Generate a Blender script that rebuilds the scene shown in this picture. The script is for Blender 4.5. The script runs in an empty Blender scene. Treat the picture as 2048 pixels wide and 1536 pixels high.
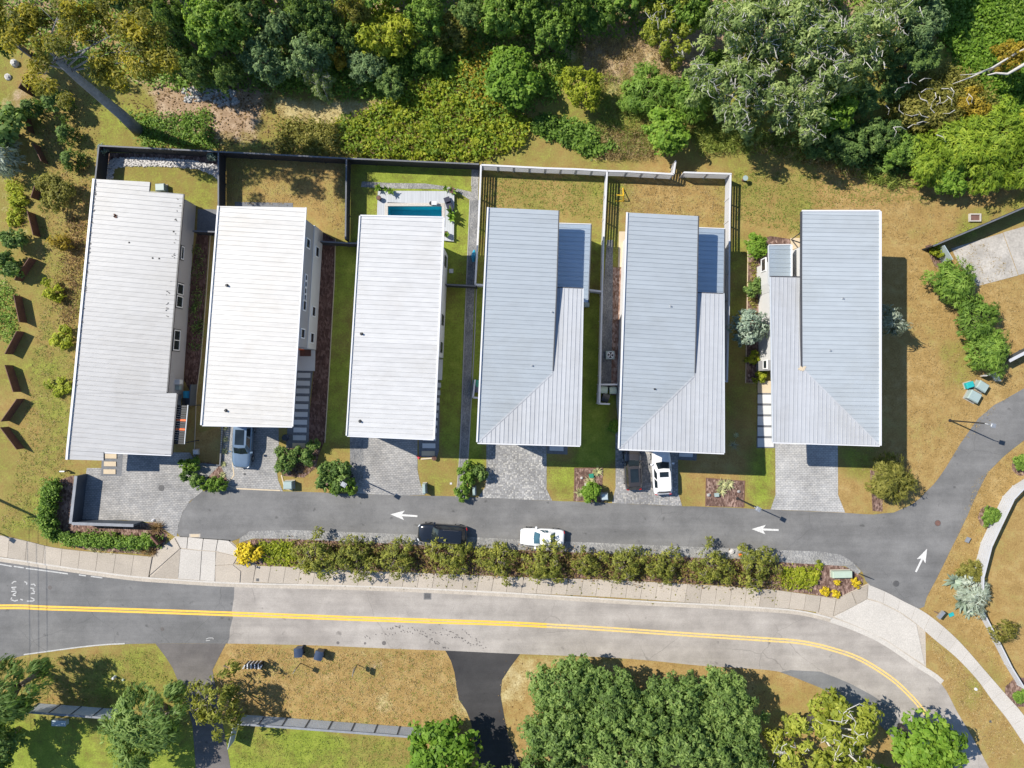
import bpy, bmesh, math, random
import numpy as np
from mathutils import Vector, Matrix

# ------------------------------------------------------------------ camera, sky, sun, exposure
C = bpy.context.scene
COL = C.collection
H = 71.0            # flying height of the drone in metres, straight down
S = 20.0            # survey scale: plan units per metre at ground level
cam_d = bpy.data.cameras.new('camera')
cam = bpy.data.objects.new('camera', cam_d)
COL.objects.link(cam)
cam.location = (0, 0, H)
cam.rotation_euler = (0, 0, 0)
cam_d.sensor_width = 36.0
cam_d.lens = 36.0 * H / 102.4
cam_d.clip_start = 0.5
cam_d.clip_end = 2000
C.camera = cam

SUN_EL = math.radians(46.8)
SUN_AZ = math.radians(24.5)          # shadows fall towards +x, a little towards -y
w = bpy.data.worlds.new('World')
C.world = w
w.use_nodes = True
nt = w.node_tree
bg = nt.nodes['Background']
sky = nt.nodes.new('ShaderNodeTexSky')
sky.sky_type = 'NISHITA'
sky.sun_disc = False
sky.sun_elevation = SUN_EL
# direction towards the sun is (-cos, +sin); Nishita rotation is measured from +y, clockwise
sky.sun_rotation = math.radians(-90) + SUN_AZ
sky.air_density = 1.0
sky.dust_density = 0.1
sky.ozone_density = 3.5
nt.links.new(sky.outputs[0], bg.inputs[0])
bg.inputs[1].default_value = 0.108

sun_d = bpy.data.lights.new('sun', 'SUN')
sun = bpy.data.objects.new('sun', sun_d)
COL.objects.link(sun)
sun_d.energy = 4.6
sun_d.angle = math.radians(0.5)
sun_d.color = (1.0, 0.94, 0.835)
_dir = Vector((math.cos(SUN_AZ) * math.cos(SUN_EL), -math.sin(SUN_AZ) * math.cos(SUN_EL), -math.sin(SUN_EL)))
sun.rotation_euler = _dir.to_track_quat('-Z', 'Y').to_euler()
sun.location = (-40, 20, 60)

C.view_settings.view_transform = 'Standard'
C.view_settings.look = 'None'
C.view_settings.gamma = 1.0
C.view_settings.use_curve_mapping = False
C.view_settings.exposure = 0.68

random.seed(7)
RNG = np.random.default_rng(7)

# ------------------------------------------------------------------ helpers
def P(x, y, z=0.0):
    """plan survey point (x right, y down, as sighted from the drone) at height z -> world"""
    k = (H - z) / H
    return Vector(((x - 1024.0) / S * k, (768.0 - y) / S * k, z))

def sight(v):
    k = H / (H - v[2])
    return (1024 + v[0] * S * k, 768 - v[1] * S * k)

def tag(o, label=None, cat=None, group=None, kind=None):
    if label: o['label'] = label
    if cat: o['category'] = cat
    if group: o['group'] = group
    if kind: o['kind'] = kind
    return o

def thing(name, label, cat, loc=(0, 0, 0), rz=0.0, group=None):
    o = bpy.data.objects.new(name, None)
    COL.objects.link(o)
    o.empty_display_size = 0.3
    o.location = loc
    o.rotation_euler = (0, 0, rz)
    return tag(o, label, cat, group)

def origin(o):
    v = Vector((0, 0, 0))
    while o is not None:
        v += o.location
        o = o.parent
    return v

class MB:
    """collects faces in world coordinates (or local to an unplaced thing)"""
    def __init__(s):
        s.v, s.f, s.m = [], [], []
    def face(s, pts, m=0):
        i = len(s.v)
        s.v += [tuple(p) for p in pts]
        s.f.append(tuple(range(i, i + len(pts))))
        s.m.append(m)
    def quads(s, vs, fs, m=0):
        i = len(s.v)
        s.v += [tuple(p) for p in vs]
        for f in fs:
            s.f.append(tuple(i + k for k in f))
            s.m.append(m)
    def prism(s, pts, z0, z1, m=0):
        """pts: plan list of (x, y) world; z1 may be a list"""
        n = len(pts)
        a = sum(pts[i][0] * pts[(i + 1) % n][1] - pts[(i + 1) % n][0] * pts[i][1] for i in range(n))
        zt = list(z1) if hasattr(z1, '__len__') else [z1] * n
        zb = list(z0) if hasattr(z0, '__len__') else [z0] * n
        pts = list(pts)
        if a < 0:
            pts.reverse(); zt.reverse(); zb.reverse()
        vs = [(p[0], p[1], zb[i]) for i, p in enumerate(pts)] + [(p[0], p[1], zt[i]) for i, p in enumerate(pts)]
        fs = [tuple(range(n, 2 * n)), tuple(reversed(range(n)))]
        fs += [(i, (i + 1) % n, n + (i + 1) % n, n + i) for i in range(n)]
        s.quads(vs, fs, m)
    def box(s, c, d, rz=0.0, m=0):
        hx, hy, hz = d[0] / 2, d[1] / 2, d[2] / 2
        ca, sa = math.cos(rz), math.sin(rz)
        pts = []
        for z in (-hz, hz):
            for x, y in ((-hx, -hy), (hx, -hy), (hx, hy), (-hx, hy)):
                pts.append((c[0] + x * ca - y * sa, c[1] + x * sa + y * ca, c[2] + z))
        s.quads(pts, [(4, 5, 6, 7), (3, 2, 1, 0), (0, 1, 5, 4), (1, 2, 6, 5), (2, 3, 7, 6), (3, 0, 4, 7)], m)
    def bar(s, p0, p1, wd, ht, m=0, up=(0, 0, 1)):
        p0, p1 = Vector(p0), Vector(p1)
        d = (p1 - p0).normalized()
        u = Vector(up)
        if abs(d.dot(u)) > 0.98: u = Vector((1, 0, 0))
        a = d.cross(u).normalized() * (wd / 2)
        b = a.cross(d).normalized() * (ht / 2)
        vs = [p0 - a - b, p0 + a - b, p0 + a + b, p0 - a + b, p1 - a - b, p1 + a - b, p1 + a + b, p1 - a + b]
        s.quads(vs, [(0, 1, 2, 3), (7, 6, 5, 4), (0, 4, 5, 1), (1, 5, 6, 2), (2, 6, 7, 3), (3, 7, 4, 0)], m)
    def tube(s, pts, rad, n=8, m=0, cap=True):
        pts = [Vector(p) for p in pts]
        rings = []
        for i, p in enumerate(pts):
            d = (pts[min(i + 1, len(pts) - 1)] - pts[max(i - 1, 0)]).normalized()
            u = Vector((0, 0, 1)) if abs(d.z) < 0.95 else Vector((1, 0, 0))
            a = d.cross(u).normalized(); b = a.cross(d).normalized()
            r = rad[i] if hasattr(rad, '__len__') else rad
            rings.append([p + (a * math.cos(t) + b * math.sin(t)) * r for t in [2 * math.pi * k / n for k in range(n)]])
        vs = [q for r in rings for q in r]
        fs = []
        for i in range(len(pts) - 1):
            for k in range(n):
                fs.append((i * n + k, (i + 1) * n + k, (i + 1) * n + (k + 1) % n, i * n + (k + 1) % n))
        if cap:
            fs.append(tuple(range(n))); fs.append(tuple(reversed(range((len(pts) - 1) * n, len(pts) * n))))
        s.quads(vs, fs, m)
    def disc(s, c, r, z0, z1, n=16, r2=None, m=0):
        r2 = r if r2 is None else r2
        vs = [(c[0] + r * math.cos(t), c[1] + r * math.sin(t), z0) for t in [2 * math.pi * k / n for k in range(n)]]
        vs += [(c[0] + r2 * math.cos(t), c[1] + r2 * math.sin(t), z1) for t in [2 * math.pi * k / n for k in range(n)]]
        s.quads(vs, [tuple(range(n, 2 * n)), tuple(reversed(range(n)))] + [(k, (k + 1) % n, n + (k + 1) % n, n + k) for k in range(n)], m)
    def mesh(s, name, mats, off=(0, 0, 0), smooth=False):
        me = bpy.data.meshes.new(name)
        ox, oy, oz = off
        me.from_pydata([(a - ox, b - oy, c - oz) for a, b, c in s.v], [], s.f)
        for m in (mats if isinstance(mats, (list, tuple)) else [mats]): me.materials.append(m)
        if any(s.m): me.polygons.foreach_set('material_index', s.m)
        if smooth: me.polygons.foreach_set('use_smooth', [True] * len(me.polygons))
        me.update()
        return me
    def build(s, name, mats, parent=None, smooth=False):
        off = origin(parent) if parent is not None else (0, 0, 0)
        o = bpy.data.objects.new(name, s.mesh(name, mats, off, smooth))
        COL.objects.link(o)
        if parent is not None: o.parent = parent
        return o

def dup(o, parent=None):
    c = o.copy()
    COL.objects.link(c)
    if parent is not None: c.parent = parent
    for ch in list(o.children): dup(ch, c)
    return c

def smooth_line(pts, sub=6):
    """Catmull-Rom through plan points"""
    out = []
    p = [Vector(q) for q in pts]
    for i in range(len(p) - 1):
        a, b, c, d = p[max(i - 1, 0)], p[i], p[i + 1], p[min(i + 2, len(p) - 1)]
        for k in range(sub):
            t = k / sub
            out.append(tuple(0.5 * ((2 * b) + (c - a) * t + (2 * a - 5 * b + 4 * c - d) * t * t + (3 * b - a - 3 * c + d) * t ** 3)))
    out.append(tuple(p[-1]))
    return out

def resample(pts, n):
    p = [Vector(q) for q in pts]
    L = [0.0]
    for i in range(1, len(p)): L.append(L[-1] + (p[i] - p[i - 1]).length)
    out = []
    for k in range(n + 1):
        t = L[-1] * k / n
        i = 1
        while i < len(L) - 1 and L[i] < t: i += 1
        u = (t - L[i - 1]) / max(L[i] - L[i - 1], 1e-9)
        out.append(tuple(p[i - 1].lerp(p[i], u)))
    return out

def line_len(pts):
    return sum((Vector(pts[i]) - Vector(pts[i - 1])).length for i in range(1, len(pts)))

def wobble(pts, amp, step=14):
    """resampled closed outline with a slightly uneven edge"""
    q = list(pts) + [pts[0]]
    n = max(8, int(line_len(q) / step))
    r = resample(q, n)[:-1]
    return [(x + random.uniform(-amp, amp), y + random.uniform(-amp, amp)) for x, y in r]

def sheet(name, pts, z, mat, parent=None, kind='structure', thick=0.0):
    b = MB()
    w_ = [P(x, y) for x, y in pts]
    if thick: b.prism([(p.x, p.y) for p in w_], z - thick, z)
    else:
        a = sum(w_[i].x * w_[(i + 1) % len(w_)].y - w_[(i + 1) % len(w_)].x * w_[i].y for i in range(len(w_)))
        if a < 0: w_.reverse()
        b.face([(p.x, p.y, z) for p in w_])
    o = b.build(name, mat, parent)
    if parent is None and kind: o['kind'] = kind
    return o

def ribbon(name, pts, wd, z0, z1, mat, parent=None, kind='structure'):
    """kerb-like strip of real width wd along plan points (centre line)"""
    w_ = [P(x, y) for x, y in pts]
    b = MB()
    L, R = [], []
    for i, p in enumerate(w_):
        d = (w_[min(i + 1, len(w_) - 1)] - w_[max(i - 1, 0)]).normalized()
        n = Vector((-d.y, d.x, 0)) * wd / 2
        L.append(p + n); R.append(p - n)
    n = len(w_)
    vs = [(p.x, p.y, z1) for p in L] + [(p.x, p.y, z1) for p in R]
    fs = [(i, n + i, n + i + 1, i + 1) for i in range(n - 1)]
    if z1 - z0 > 0.008:
        vs += [(p.x, p.y, z0) for p in L] + [(p.x, p.y, z0) for p in R]
        fs += [(i, i + 1, 2 * n + i + 1, 2 * n + i) for i in range(n - 1)]
        fs += [(n + i + 1, n + i, 3 * n + i, 3 * n + i + 1) for i in range(n - 1)]
        fs += [(0, 2 * n, 3 * n, n), (n - 1, 2 * n - 1, 4 * n - 1, 3 * n - 1)]
    b.quads(vs, fs)
    o = b.build(name, mat, parent)
    if parent is None and kind: o['kind'] = kind
    return o

# ------------------------------------------------------------------ materials
def nodes_of(name):
    m = bpy.data.materials.new(name)
    m.use_nodes = True
    n = m.node_tree
    return m, n, n.nodes['Principled BSDF']

def N(n, t, **kw):
    x = n.nodes.new(t)
    for k, v in kw.items(): setattr(x, k, v)
    return x

def noise(n, vec, scale, detail=4, rough=0.55):
    x = N(n, 'ShaderNodeTexNoise')
    x.inputs['Scale'].default_value = scale
    x.inputs['Detail'].default_value = detail
    x.inputs['Roughness'].default_value = rough
    n.links.new(vec, x.inputs['Vector'])
    return x.outputs['Fac']

def ramp(n, fac, stops, interp='LINEAR'):
    x = N(n, 'ShaderNodeValToRGB')
    x.color_ramp.interpolation = interp
    e = x.color_ramp.elements
    while len(e) < len(stops): e.new(0.5)
    for i, (p, c) in enumerate(stops):
        e[i].position = p
        e[i].color = (c[0], c[1], c[2], 1) if hasattr(c, '__len__') else (c, c, c, 1)
    n.links.new(fac, x.inputs[0])
    return x.outputs[0]

def mix(n, fac, a, b, mode='MIX'):
    x = N(n, 'ShaderNodeMix', data_type='RGBA', blend_type=mode)
    for sock, v in ((x.inputs[0], fac), (x.inputs[6], a), (x.inputs[7], b)):
        if hasattr(v, 'is_output'): n.links.new(v, sock)
        elif hasattr(v, '__len__'): sock.default_value = (v[0], v[1], v[2], 1)
        else: sock.default_value = v
    return x.outputs[2]

def math_n(n, op, a, b=0.0, c=None, clamp=False):
    x = N(n, 'ShaderNodeMath', operation=op, use_clamp=clamp)
    for i, v in enumerate((a, b) if c is None else (a, b, c)):
        if hasattr(v, 'is_output'): n.links.new(v, x.inputs[i])
        else: x.inputs[i].default_value = v
    return x.outputs[0]

def position(n, scale=None, rot=0.0):
    g = N(n, 'ShaderNodeNewGeometry')
    v = g.outputs['Position']
    if scale is not None or rot:
        mp = N(n, 'ShaderNodeMapping')
        mp.inputs['Scale'].default_value = scale or (1, 1, 1)
        mp.inputs['Rotation'].default_value = (0, 0, rot)
        n.links.new(v, mp.inputs['Vector'])
        v = mp.outputs[0]
    return v

def bump(n, bs, h, strength=0.3, dist=0.05):
    b = N(n, 'ShaderNodeBump')
    b.inputs['Strength'].default_value = strength
    b.inputs['Distance'].default_value = dist
    n.links.new(h, b.inputs['Height'])
    n.links.new(b.outputs[0], bs.inputs['Normal'])

def sc(c, k): return tuple(min(1.0, x * k) for x in c)

def flat(name, col, rough=0.6, var=0.12, scale=3.0, metal=0.0, obj_rand=0.0, spec=0.5, bmp=0.0, fine=None):
    """plain surface with slight uneven tone and grain"""
    m, n, bs = nodes_of(name)
    v = position(n)
    f = noise(n, v, scale, 5)
    c = ramp(n, f, [(0.25, sc(col, 1 - var)), (0.75, sc(col, 1 + var))])
    if fine:
        c = mix(n, 1.0, c, ramp(n, noise(n, v, fine, 2), [(0.3, (0.86,) * 3), (0.7, (1.12,) * 3)]), 'MULTIPLY')
    if obj_rand:
        oi = N(n, 'ShaderNodeObjectInfo')
        c = mix(n, 1.0, c, ramp(n, oi.outputs['Random'], [(0, (1 - obj_rand,) * 3), (1, (1 + obj_rand * 0.6,) * 3)]), 'MULTIPLY')
    n.links.new(c, bs.inputs['Base Color'])
    bs.inputs['Roughness'].default_value = rough
    bs.inputs['Metallic'].default_value = metal
    bs.inputs['Specular IOR Level'].default_value = spec
    if bmp: bump(n, bs, noise(n, v, scale * 6, 3), bmp, 0.02)
    return m

def asphalt(name, col, warm, streak=(0.06, 0.8, 1), rot=0.0, crack=0.35):
    m, n, bs = nodes_of(name)
    v = position(n)
    c = ramp(n, noise(n, v, 0.22, 5, 0.6), [(0.3, sc(col, 0.86)), (0.7, sc(warm, 1.1))])
    st = noise(n, position(n, streak, rot), 1.0, 5, 0.6)
    c = mix(n, 1.0, c, ramp(n, st, [(0.3, (0.84,) * 3), (0.7, (1.12,) * 3)]), 'MULTIPLY')
    g = noise(n, v, 9.0, 3, 0.7)
    c = mix(n, 1.0, c, ramp(n, g, [(0.25, (0.86,) * 3), (0.8, (1.13,) * 3)]), 'MULTIPLY')
    blot = noise(n, v, 0.55, 6, 0.7)
    c = mix(n, 1.0, c, ramp(n, blot, [(0.3, (0.86,) * 3), (0.7, (1.12,) * 3)]), 'MULTIPLY')
    spots = noise(n, v, 1.3, 2, 0.4)
    c = mix(n, 1.0, c, ramp(n, spots, [(0.22, (0.62,) * 3), (0.31, (1.0,) * 3)]), 'MULTIPLY')
    vo = N(n, 'ShaderNodeTexVoronoi', feature='DISTANCE_TO_EDGE')
    vo.inputs['Scale'].default_value = 0.16
    wv = N(n, 'ShaderNodeVectorMath', operation='ADD')
    nz = N(n, 'ShaderNodeTexNoise'); nz.inputs['Scale'].default_value = 0.5; nz.inputs['Detail'].default_value = 5
    n.links.new(v, nz.inputs['Vector'])
    n.links.new(v, wv.inputs[0]); n.links.new(nz.outputs['Color'], wv.inputs[1])
    n.links.new(wv.outputs[0], vo.inputs['Vector'])
    lim = math_n(n, 'MULTIPLY', ramp(n, noise(n, v, 0.09, 2), [(0.5, 0.0), (0.6, 1.0)]), crack)
    line = ramp(n, vo.outputs['Distance'], [(0.0, 1.0), (0.006, 0.0)])
    c = mix(n, math_n(n, 'MULTIPLY', line, lim), c, sc(col, 0.35))
    n.links.new(c, bs.inputs['Base Color'])
    bs.inputs['Roughness'].default_value = 0.88
    bs.inputs['Specular IOR Level'].default_value = 0.25
    bump(n, bs, noise(n, v, 25, 3), 0.25, 0.01)
    return m

def pavers(name, c1, c2, mortar, sx, sy, rot=0.0, cobble=False):
    m, n, bs = nodes_of(name)
    v = position(n, (1, 1, 1), rot)
    big = noise(n, position(n), 0.35, 4)
    if cobble:
        vo = N(n, 'ShaderNodeTexVoronoi', feature='F1', distance='CHEBYCHEV')
        vo.inputs['Scale'].default_value = 1.0 / sx
        vo.inputs['Randomness'].default_value = 0.45
        n.links.new(v, vo.inputs['Vector'])
        sep = N(n, 'ShaderNodeSeparateColor'); n.links.new(vo.outputs['Color'], sep.inputs[0])
        c = ramp(n, sep.outputs[0], [(0.0, c1), (0.55, sc(c1, 1.25)), (1.0, c2)])
        e = N(n, 'ShaderNodeTexVoronoi', feature='F1', distance='CHEBYCHEV')
        edge = ramp(n, vo.outputs['Distance'], [(0.38, 0.0), (0.5, 1.0)])
        c = mix(n, edge, c, mortar)
        hgt = edge
    else:
        br = N(n, 'ShaderNodeTexBrick')
        br.inputs['Scale'].default_value = 1.0
        br.inputs['Brick Width'].default_value = sx
        br.inputs['Row Height'].default_value = sy
        br.inputs['Mortar Size'].default_value = 0.022
        br.inputs['Mortar Smooth'].default_value = 0.3
        br.inputs['Bias'].default_value = 0.0
        br.inputs['Color1'].default_value = (*c1, 1)
        br.inputs['Color2'].default_value = (*c2, 1)
        br.inputs['Mortar'].default_value = (*mortar, 1)
        n.links.new(v, br.inputs['Vector'])
        c = br.outputs['Color']
        hgt = br.outputs['Fac']
    c = mix(n, 1.0, c, ramp(n, big, [(0.3, (0.8,) * 3), (0.7, (1.18,) * 3)]), 'MULTIPLY')
    c = mix(n, 1.0, c, ramp(n, noise(n, position(n), 2.2, 4), [(0.3, (0.86,) * 3), (0.7, (1.12,) * 3)]), 'MULTIPLY')
    n.links.new(c, bs.inputs['Base Color'])
    bs.inputs['Roughness'].default_value = 0.85
    bs.inputs['Specular IOR Level'].default_value = 0.25
    bump(n, bs, math_n(n, 'SUBTRACT', 1.0, hgt), 0.35, 0.02)
    return m

def mulch(name, a, b_, c_, sz=7.0):
    m, n, bs = nodes_of(name)
    v = position(n)
    vo = N(n, 'ShaderNodeTexVoronoi'); vo.inputs['Scale'].default_value = sz
    mp = position(n, (1.0, 0.55, 1), 0.5)
    n.links.new(mp, vo.inputs['Vector'])
    sep = N(n, 'ShaderNodeSeparateColor'); n.links.new(vo.outputs['Color'], sep.inputs[0])
    c = ramp(n, sep.outputs[0], [(0.0, a), (0.6, b_), (1.0, c_)])
    c = mix(n, 1.0, c, ramp(n, noise(n, v, 0.8, 5), [(0.3, (0.75,) * 3), (0.7, (1.25,) * 3)]), 'MULTIPLY')
    n.links.new(c, bs.inputs['Base Color'])
    bs.inputs['Roughness'].default_value = 0.95
    bs.inputs['Specular IOR Level'].default_value = 0.1
    bump(n, bs, vo.outputs['Distance'], 0.6, 0.06)
    return m

def roof_mat(name, col, blot, metal=0.0, stretch=(0.15, 2.5, 1)):
    m, n, bs = nodes_of(name)
    v = position(n)
    oi = N(n, 'ShaderNodeObjectInfo')
    c = ramp(n, oi.outputs['Random'], [(0, sc(col, 0.97)), (1, sc(col, 1.03))])
    pill = noise(n, position(n, (0.9, 2.2, 1)), 1.0, 3, 0.6)
    c = mix(n, 1.0, c, ramp(n, pill, [(0.3, (1 - blot,) * 3), (0.65, (1 + blot,) * 3)]), 'MULTIPLY')
    dirt = noise(n, v, 0.18, 5, 0.65)
    c = mix(n, 1.0, c, ramp(n, dirt, [(0.28, (0.93, 0.915, 0.89)), (0.5, (1, 1, 1))]), 'MULTIPLY')
    n.links.new(c, bs.inputs['Base Color'])
    bs.inputs['Roughness'].default_value = 0.42
    bs.inputs['Metallic'].default_value = metal
    bs.inputs['Specular IOR Level'].default_value = 0.5
    streak = noise(n, position(n, stretch), 1.0, 4, 0.6)
    c2 = mix(n, 1.0, c, ramp(n, streak, [(0.25, (0.93,) * 3), (0.6, (1.03,) * 3)]), 'MULTIPLY')
    n.links.new(c2, bs.inputs['Base Color'])
    bump(n, bs, pill, 0.16, 0.06)
    return m

def leaf_mat(name, dark, mid, light, trans=0.48, rough=0.62):
    """leaf colour by each leaf's own tone; a little light passes through"""
    m, n, bs = nodes_of(name)
    at = N(n, 'ShaderNodeAttribute'); at.attribute_name = 'tone'
    oi = N(n, 'ShaderNodeObjectInfo')
    t = math_n(n, 'ADD', at.outputs['Fac'], math_n(n, 'MULTIPLY', math_n(n, 'SUBTRACT', oi.outputs['Random'], 0.5), 0.22), clamp=True)
    c = ramp(n, t, [(0.0, dark), (0.5, mid), (1.0, light)])
    n.links.new(c, bs.inputs['Base Color'])
    bs.inputs['Roughness'].default_value = rough
    bs.inputs['Specular IOR Level'].default_value = 0.35
    tr = N(n, 'ShaderNodeBsdfTranslucent')
    n.links.new(mix(n, 1.0, c, (1.0, 1.05, 0.55), 'MULTIPLY'), tr.inputs[0])
    ms = N(n, 'ShaderNodeMixShader'); ms.inputs[0].default_value = trans
    n.links.new(bs.outputs[0], ms.inputs[1]); n.links.new(tr.outputs[0], ms.inputs[2])
    n.links.new(ms.outputs[0], n.nodes['Material Output'].inputs['Surface'])
    return m

def car_paint(name, col, metal=0.0, rough=0.25):
    m, n, bs = nodes_of(name)
    v = position(n)
    c = ramp(n, noise(n, v, 1.5, 3), [(0.3, sc(col, 0.93)), (0.7, sc(col, 1.05))])
    n.links.new(c, bs.inputs['Base Color'])
    bs.inputs['Roughness'].default_value = rough
    bs.inputs['Metallic'].default_value = metal
    bs.inputs['Coat Weight'].default_value = 0.6
    bs.inputs['Coat Roughness'].default_value = 0.06
    return m

def glass_mat(name, col, rough=0.06):
    m, n, bs = nodes_of(name)
    v = position(n)
    n.links.new(ramp(n, noise(n, v, 0.9, 2), [(0.3, sc(col, 0.7)), (0.7, sc(col, 1.3))]), bs.inputs['Base Color'])
    bs.inputs['Roughness'].default_value = rough
    bs.inputs['Specular IOR Level'].default_value = 0.7
    return m

M = {}
M['asphalt_lane'] = asphalt('lane asphalt', (0.145, 0.143, 0.142), (0.167, 0.164, 0.16))
M['asphalt_old'] = asphalt('sun bleached road asphalt', (0.30, 0.272, 0.245), (0.335, 0.306, 0.276), rot=0.06, crack=0.5)
M['asphalt_new'] = asphalt('newer grey road asphalt', (0.142, 0.141, 0.141), (0.167, 0.164, 0.161), rot=0.06, crack=0.5)
M['asphalt_patch'] = asphalt('blue grey patched asphalt', (0.15, 0.152, 0.157), (0.172, 0.172, 0.172), crack=0.1)
M['asphalt_black'] = asphalt('fresh black asphalt', (0.04, 0.039, 0.041), (0.05, 0.048, 0.048), crack=0.0)
M['asphalt_drive'] = asphalt('dark brownish asphalt', (0.118, 0.108, 0.105), (0.14, 0.128, 0.12), crack=0.1)
M['pavers_grey'] = pavers('grey running bond pavers', (0.26, 0.256, 0.252), (0.345, 0.332, 0.314), (0.175, 0.171, 0.167), 0.32, 0.18, 0.05)
M['pavers_light'] = pavers('light grey pavers', (0.335, 0.332, 0.332), (0.415, 0.405, 0.39), (0.22, 0.218, 0.215), 0.34, 0.18, 0.02)
M['cobbles'] = pavers('mixed grey cobbles', (0.215, 0.213, 0.213), (0.42, 0.405, 0.375), (0.19, 0.185, 0.175), 0.17, 0.2, 0.0, cobble=True)
M['cobbles_dark'] = pavers('dark mixed cobbles', (0.2, 0.198, 0.2), (0.37, 0.35, 0.32), (0.18, 0.175, 0.165), 0.18, 0.2, 0.02, cobble=True)
M['gravel'] = mulch('grey gravel', (0.17, 0.17, 0.17), (0.245, 0.24, 0.232), (0.34, 0.33, 0.31), 15.0)
M['gravel_dark'] = mulch('slate grey gravel', (0.14, 0.143, 0.15), (0.2, 0.2, 0.202), (0.26, 0.255, 0.247), 14.0)
M['gravel_red'] = mulch('reddish gravel', (0.16, 0.09, 0.06), (0.27, 0.17, 0.13), (0.4, 0.3, 0.25))
M['mulch'] = mulch('red brown bark mulch', (0.085, 0.05, 0.04), (0.165, 0.105, 0.085), (0.29, 0.2, 0.165))
M['mulch_dark'] = mulch('dark brown bark mulch', (0.07, 0.038, 0.03), (0.115, 0.066, 0.052), (0.17, 0.105, 0.085))
M['concrete'] = flat('pale concrete', (0.375, 0.328, 0.272), 0.85, 0.1, 0.6, obj_rand=0.14, spec=0.2, bmp=0.1, fine=9)
M['concrete_new'] = flat('new white concrete', (0.44, 0.41, 0.37), 0.85, 0.07, 0.5, obj_rand=0.06, spec=0.2, bmp=0.1, fine=9)
M['kerb'] = flat('kerb concrete', (0.39, 0.345, 0.29), 0.85, 0.12, 1.0, spec=0.2, fine=8)
M['concrete_stain'] = flat('stained parking concrete', (0.36, 0.335, 0.30), 0.85, 0.32, 0.55, spec=0.2, fine=5)
M['pad'] = flat('light stepping slab', (0.54, 0.535, 0.525), 0.8, 0.06, 1.0, obj_rand=0.05, spec=0.2)
M['pad_tan'] = flat('tan stepping slab', (0.5, 0.41, 0.29), 0.8, 0.08, 1.0, obj_rand=0.05, spec=0.2)
M['pad_dark'] = flat('dark grey slate bed', (0.15, 0.155, 0.165), 0.8, 0.15, 4.0, spec=0.2, fine=10)
M['stone_joint'] = flat('grey edging stone', (0.3, 0.29, 0.28), 0.85, 0.12, 3.0, spec=0.2)
M['roof_white'] = roof_mat('white standing seam metal', (0.345, 0.344, 0.345), 0.045)
M['roof_bright'] = roof_mat('bright white standing seam metal', (0.475, 0.473, 0.47), 0.05)
M['roof_warm'] = roof_mat('warm white standing seam metal', (0.50, 0.487, 0.465), 0.05)
M['roof_grey_dim'] = roof_mat('dim slope grey standing seam metal', (0.375, 0.408, 0.432), 0.03, 0.2)  # main slopes: darker tone paints in their weaker sunlight
M['roof_grey_sunlit'] = roof_mat('sunlit slope grey standing seam metal', (0.41, 0.42, 0.437), 0.03, 0.15, (2.5, 0.15, 1))  # same metal on front slopes, brighter tone paints in the fuller sun
M['roof_low'] = roof_mat('sky tinted low metal roof', (0.43, 0.5, 0.56), 0.03, 0.55)  # same metal, sky reflected in the shade is put into the bluer colour
M['roof_deck'] = flat('roof underlay grey', (0.11, 0.113, 0.118), 0.7, 0.08)
M['trim_white'] = flat('white painted metal trim', (0.56, 0.56, 0.575), 0.45, 0.04)
M['trim_grey'] = flat('grey painted metal trim', (0.44, 0.46, 0.48), 0.45, 0.05)
M['trim_dark'] = flat('dark gutter metal', (0.05, 0.05, 0.055), 0.5, 0.1)
M['wall_white'] = flat('white wall boards', (0.56, 0.56, 0.56), 0.7, 0.03, 0.8)
M['wall_grey'] = flat('grey wall boards', (0.30, 0.30, 0.315), 0.7, 0.05, 0.8)
M['wall_pale'] = flat('pale grey wall boards', (0.5, 0.51, 0.525), 0.7, 0.04, 0.8)
M['wall_taupe'] = flat('taupe grey wall boards', (0.34, 0.33, 0.34), 0.7, 0.04, 0.8)
M['frame_white'] = flat('white window frame', (0.75, 0.75, 0.75), 0.5, 0.03)
M['frame_black'] = flat('black window frame', (0.03, 0.03, 0.035), 0.5, 0.1)
M['glass'] = glass_mat('dark window glass', (0.02, 0.026, 0.03))
M['black_metal'] = flat('black painted metal', (0.022, 0.023, 0.026), 0.5, 0.15)
M['black_fence'] = flat('black stained timber', (0.020, 0.022, 0.028), 0.7, 0.2, 2.0)
M['black_cap'] = flat('weathered dark cap rail', (0.11, 0.115, 0.13), 0.7, 0.2, 3.0)
M['white_fence'] = flat('white fence boards', (0.44, 0.445, 0.46), 0.6, 0.05, 2.0)
M['grey_fence'] = flat('blue grey fence panel', (0.36, 0.385, 0.42), 0.7, 0.1, 1.5, obj_rand=0.08, fine=12)
M['grey_post'] = flat('dark fence post', (0.05, 0.055, 0.06), 0.7, 0.15)
M['corten'] = flat('dark weathered steel', (0.12, 0.054, 0.038), 0.75, 0.3, 2.0)
M['corten_red'] = flat('rust red weathered steel', (0.12, 0.05, 0.035), 0.75, 0.3, 2.5)
M['dark_wall'] = flat('dark slate garden wall', (0.05, 0.062, 0.08), 0.7, 0.15, 1.0)
M['dark_cap'] = flat('weathered wall cap', (0.2, 0.21, 0.23), 0.7, 0.2, 2.0)
M['paint_white'] = flat('white road paint', (0.55, 0.54, 0.52), 0.7, 0.16, 7.0, fine=14)
M['bark'] = flat('grey brown bark', (0.16, 0.135, 0.115), 0.9, 0.3, 4.0, spec=0.1)
M['bark_grey'] = flat('blue grey bark', (0.20, 0.205, 0.215), 0.9, 0.25, 3.0, spec=0.1, bmp=0.5)
M['bark_pale'] = flat('pale lichen bark', (0.42, 0.40, 0.37), 0.9, 0.2, 4.0, spec=0.1)
M['plastic_blue'] = flat('blue plastic', (0.02, 0.28, 0.42), 0.4, 0.08)
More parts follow.
